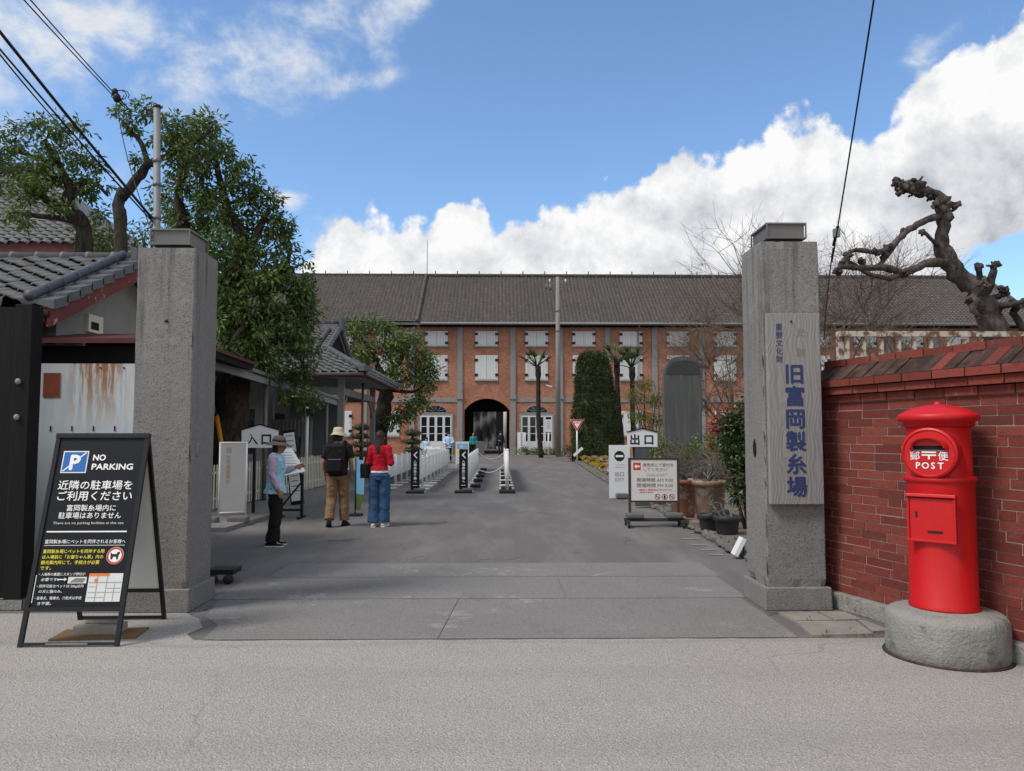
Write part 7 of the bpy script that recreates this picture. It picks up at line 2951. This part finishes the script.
        part_mesh(g['name'], remeshed(m, voxel, 3, g.get('folds', .018) * 1.35 * s, .06), g['mat'], t)
    # ---- hair
    hc = look.get('hair', 'hair_black')
    m = MB()
    m.ball(hv(0, -.018, .022), (.083 * s, .094 * s, .104 * s), None, 14, 10, turn)
    L = look.get('hair_len', .1)
    m.loft([(hv(0, -.052 - (.02 if L > .2 else 0), -L), .050 * s, .022 * s, turn), (hv(0, -.068, -L * .7), .080 * s, .040 * s, turn), (hv(0, -.050, -L * .35), .084 * s, .052 * s, turn), (hv(0, -.03, .02), .082 * s, .070 * s, turn)])
    hm = remeshed(m, .007, 2, .014 * s, .02)
    # open the face: drop hair in front of it
    bm = bmesh.new()
    bm.from_mesh(hm)
    inv = turn.inverted()
    kill = [v for v in bm.verts if (inv @ (v.co - hd)).y > .036 * s and (inv @ (v.co - hd)).z < .055 * s]
    bmesh.ops.delete(bm, geom=kill, context='VERTS')
    bm.to_mesh(hm)
    bm.free()
    part_mesh('hair', hm, hc, t)
    # ---- hat
    if 'hat' in look:
        br, ch_, mt = look['hat']
        m = MB()
        seg = 28
        prof_ = [(.001, ch_), (.055, ch_ - .004), (.080, ch_ - .018), (.092, .035), (.098, .0), (br, -look.get('droop', .03)), (br + .001, -look.get('droop', .03) - .004), (.096, -.006), (.088, .03)]
        vs, fs = [], []
        for r, z in prof_:
            for k in range(seg):
                a = 2 * math.pi * k / seg
                wv = .008 * math.sin(3 * a + 1) * (r / br) if r > .1 else 0
                vs.append(hv(r * math.cos(a), -.012 + r * 1.08 * math.sin(a), .055 + z + wv))
        for i in range(len(prof_) - 1):
            for k in range(seg):
                fs.append((i * seg + k, i * seg + (k + 1) % seg, (i + 1) * seg + (k + 1) % seg, (i + 1) * seg + k))
        m.add(vs, fs, mt, True)
        ht = m.build('hat', None, t)
        if 'band' in look:
            m = MB()
            vs, fs = [], []
            for r, z in ((.0995, .003), (.0955, .028)):
                for k in range(seg):
                    a = 2 * math.pi * k / seg
                    vs.append(hv(r * math.cos(a), -.012 + r * 1.08 * math.sin(a), .055 + z))
            fs = [(k, (k + 1) % seg, seg + (k + 1) % seg, seg + k) for k in range(seg)]
            m.add(vs, fs, look['band'], True)
            m.build('hat_band', None, ht)
    if 'mask' in look:
        m = MB()
        m.ball(hv(0, .075, -.055), (.045 * s, .030 * s, .038 * s), 'white_paint', 10, 7, turn)
        m.build('face_mask', None, t)
    return t


# woman in the blue vest, in profile facing the board on her right-hand side
wl = Vector((-3.13, 10.72, 0.0))
person('woman in light blue vest and brimmed taupe hat standing sideways by the entrance boards', wl, R(-84), 1.50,
       dict(slim=True, trousers='trouser_black', wide=1.22, flare=1.20, hem=1.03, tops=[dict(name='blouse', mat='sleeve_lilac', grow=.012, hem=.95, sleeve=1.92), dict(name='vest', mat='vest_blue', grow=.032, hem=.80, flare=.030, sleeve=0, neck=1.395, folds=.026)],
            hair='hair_black', hair_len=.30, hat=(.185, .098, 'hat_taupe'), band='black_matt', droop=.055, sole='sole_white', shoes='shoe_black'),
       dict(elr=(.190, -.02, 1.09), wrr=(.20, .08, .86), ell=(-.19, .06, 1.10), wrl=(-.17, .27, 1.19), hdl=(.1, 1, .25), head=(0, .045, 1.53), nod=R(-6), turn=R(6), lean=.012), voxel=.008)
# man with the backpack, walking away
ml = Vector((-2.74, 12.95, 0))
person('man walking away in tan bucket hat, black shirt and khaki trousers', ml, R(3), 1.63,
       dict(trousers='trouser_khaki', wide=1.30, flare=1.05, hem=.96, tops=[dict(name='shirt', mat='shirt_black', grow=.026, hem=.86, flare=.012, sleeve=.80, folds=.02)], hair='hair_black', hair_len=.09, hat=(.142, .10, 'hat_tan'), droop=.035,
            shoes='shoe_black', sole='shoe_black'),
       dict(knl=(-.10, .02, .48), anl=(-.115, -.12, .11), knr=(.10, .07, .49), anr=(.115, .07, .085), pitl=R(-14), fdl=(-.2, 1, 0), fdr=(.2, 1, 0), elr=(.228, -.05, 1.10), wrr=(.235, .05, .86), ell=(-.228, -.03, 1.10), wrl=(-.23, .10, .88)), voxel=.008)
bp = thing('backpack', 'black backpack worn by the man in the tan hat', 'backpack', ml + Vector((0, 0, 0)), R(3))
m = MB()
m.box((0, -.205, 1.13), (.30, .17, .46), None)
m.ball((0, -.20, 1.33), (.15, .085, .08), None)
m.ball((0, -.24, 1.0), (.13, .10, .13), None)
me = remeshed(m, .012, 8, .02, .08)
part_mesh('pack', me, 'bag_black', bp)
m = MB()
m.box((0, -.318, 1.04), (.23, .05, .22), 'bag_black')
m.build('front_pocket', None, bp, bevel=.02)
for sd in (-1, 1):
    m = MB()
    m.tube([(sd * .10, -.13, 1.34), (sd * .115, -.06, 1.425), (sd * .125, .04, 1.42), (sd * .135, .125, 1.33), (sd * .14, .13, 1.15), (sd * .15, .03, .98), (sd * .13, -.13, .93)], .020, 8, 'bag_black')
    m.build('strap', None, bp)
m = MB()
m.tube([(-.04, -.17, 1.38), (-.03, -.17, 1.43), (.03, -.17, 1.43), (.04, -.17, 1.38)], .009, 6, 'bag_black')
m.build('grab_handle', None, bp)
m = MB()
m.box((0, -.348, 1.13), (.20, .004, .012), 'galvanised')
m.build('zip', None, bp)
# woman in red cardigan, walking away
rl = Vector((-2.03, 12.92, 0))
person('woman walking away in red cardigan and wide blue jeans, with long brown hair', rl, R(-4), 1.60,
       dict(slim=True, trousers='denim', wide=1.42, flare=1.18, hem=1.02, tops=[dict(name='shirt_tail', mat='board_white', grow=.010, hem=.925, sleeve=0, neck=1.2, folds=.01), dict(name='cardigan', mat='cardigan_red', grow=.018, hem=.965, flare=-.01, sleeve=1.85, folds=.018)],
            hair='hair_brown', hair_len=.30, shoes='shoe_white', sole='sole_white'),
       dict(ell=(-.200, -.03, 1.11), wrl=(-.15, .16, 1.08), hdl=(.6, .8, 0), elr=(.200, -.03, 1.10), wrr=(.17, .17, 1.09), hdr=(-.6, .8, .1), anl=(-.085, -.06, .085), anr=(.085, .0, .085), turn=R(-10), nod=R(-10)), voxel=.008)
hb_ = thing('handbag', 'small black shoulder bag at the left hip of the woman in red', 'bag', rl, R(-4))
m = MB()
m.box((-.25, .02, .93), (.13, .20, .24), None)
part_mesh('bag_body', remeshed(m, .010, 6, .02, .06), 'bag_black', hb_)
m = MB()
m.tube([(-.245, -.06, 1.04), (-.215, -.085, 1.22), (-.15, -.03, 1.425), (-.185, .075, 1.30), (-.245, .08, 1.04)], .010, 6, 'bag_black')
m.build('strap', None, hb_)

# staff near the mill
sx = lambda px, Y: (px - 500) / 760 * Y
person('taller attendant in pale blue coat standing behind the service table', (sx(449, 42), 42.0, 0), R(178), 1.66,
       dict(trousers='trouser_black', tops=[dict(name='coat', mat='coat_pale', grow=.03, hem=.78, flare=.03, sleeve=1.9)], hat=(.13, .09, 'navy_cloth'), mask=1), dict(ell=(-.25, .05, 1.10), wrl=(-.12, .22, 1.02), hdl=(.5, .8, -.2), elr=(.25, .05, 1.1), wrr=(.14, .22, 1.0), hdr=(-.5, .8, -.2)), voxel=.013)
person('smaller attendant in pale blue coat at the left end of the service table', (sx(426.5, 42), 42.2, 0), R(165), 1.36,
       dict(trousers='trouser_black', tops=[dict(name='coat', mat='coat_pale', grow=.028, hem=.8, flare=.02, sleeve=1.9)], hat=(.12, .09, 'navy_cloth'), mask=1), dict(), voxel=.013)
person('attendant in teal jacket standing at the left side of the mill archway', (sx(473.5, 54), 54.0, 0), R(180), 1.62,
       dict(trousers='trouser_black', tops=[dict(name='jacket', mat='teal_cloth', grow=.03, hem=.82, sleeve=1.9)], hair_len=.12), dict(wrl=(-.2, .12, .9), wrr=(.2, .12, .9)), voxel=.013)
person('guard in dark navy uniform and cap standing in the mill archway', (sx(500.5, 55), 55.0, 0), R(178), 1.72,
       dict(trousers='navy_cloth', tops=[dict(name='jacket', mat='navy_cloth', grow=.03, hem=.84, sleeve=1.9)], hat=(.12, .085, 'navy_cloth'), mask=1), dict(elr=(.26, -.02, 1.1), wrr=(.12, .16, 1.02), hdr=(-.7, .6, 0)), voxel=.013)
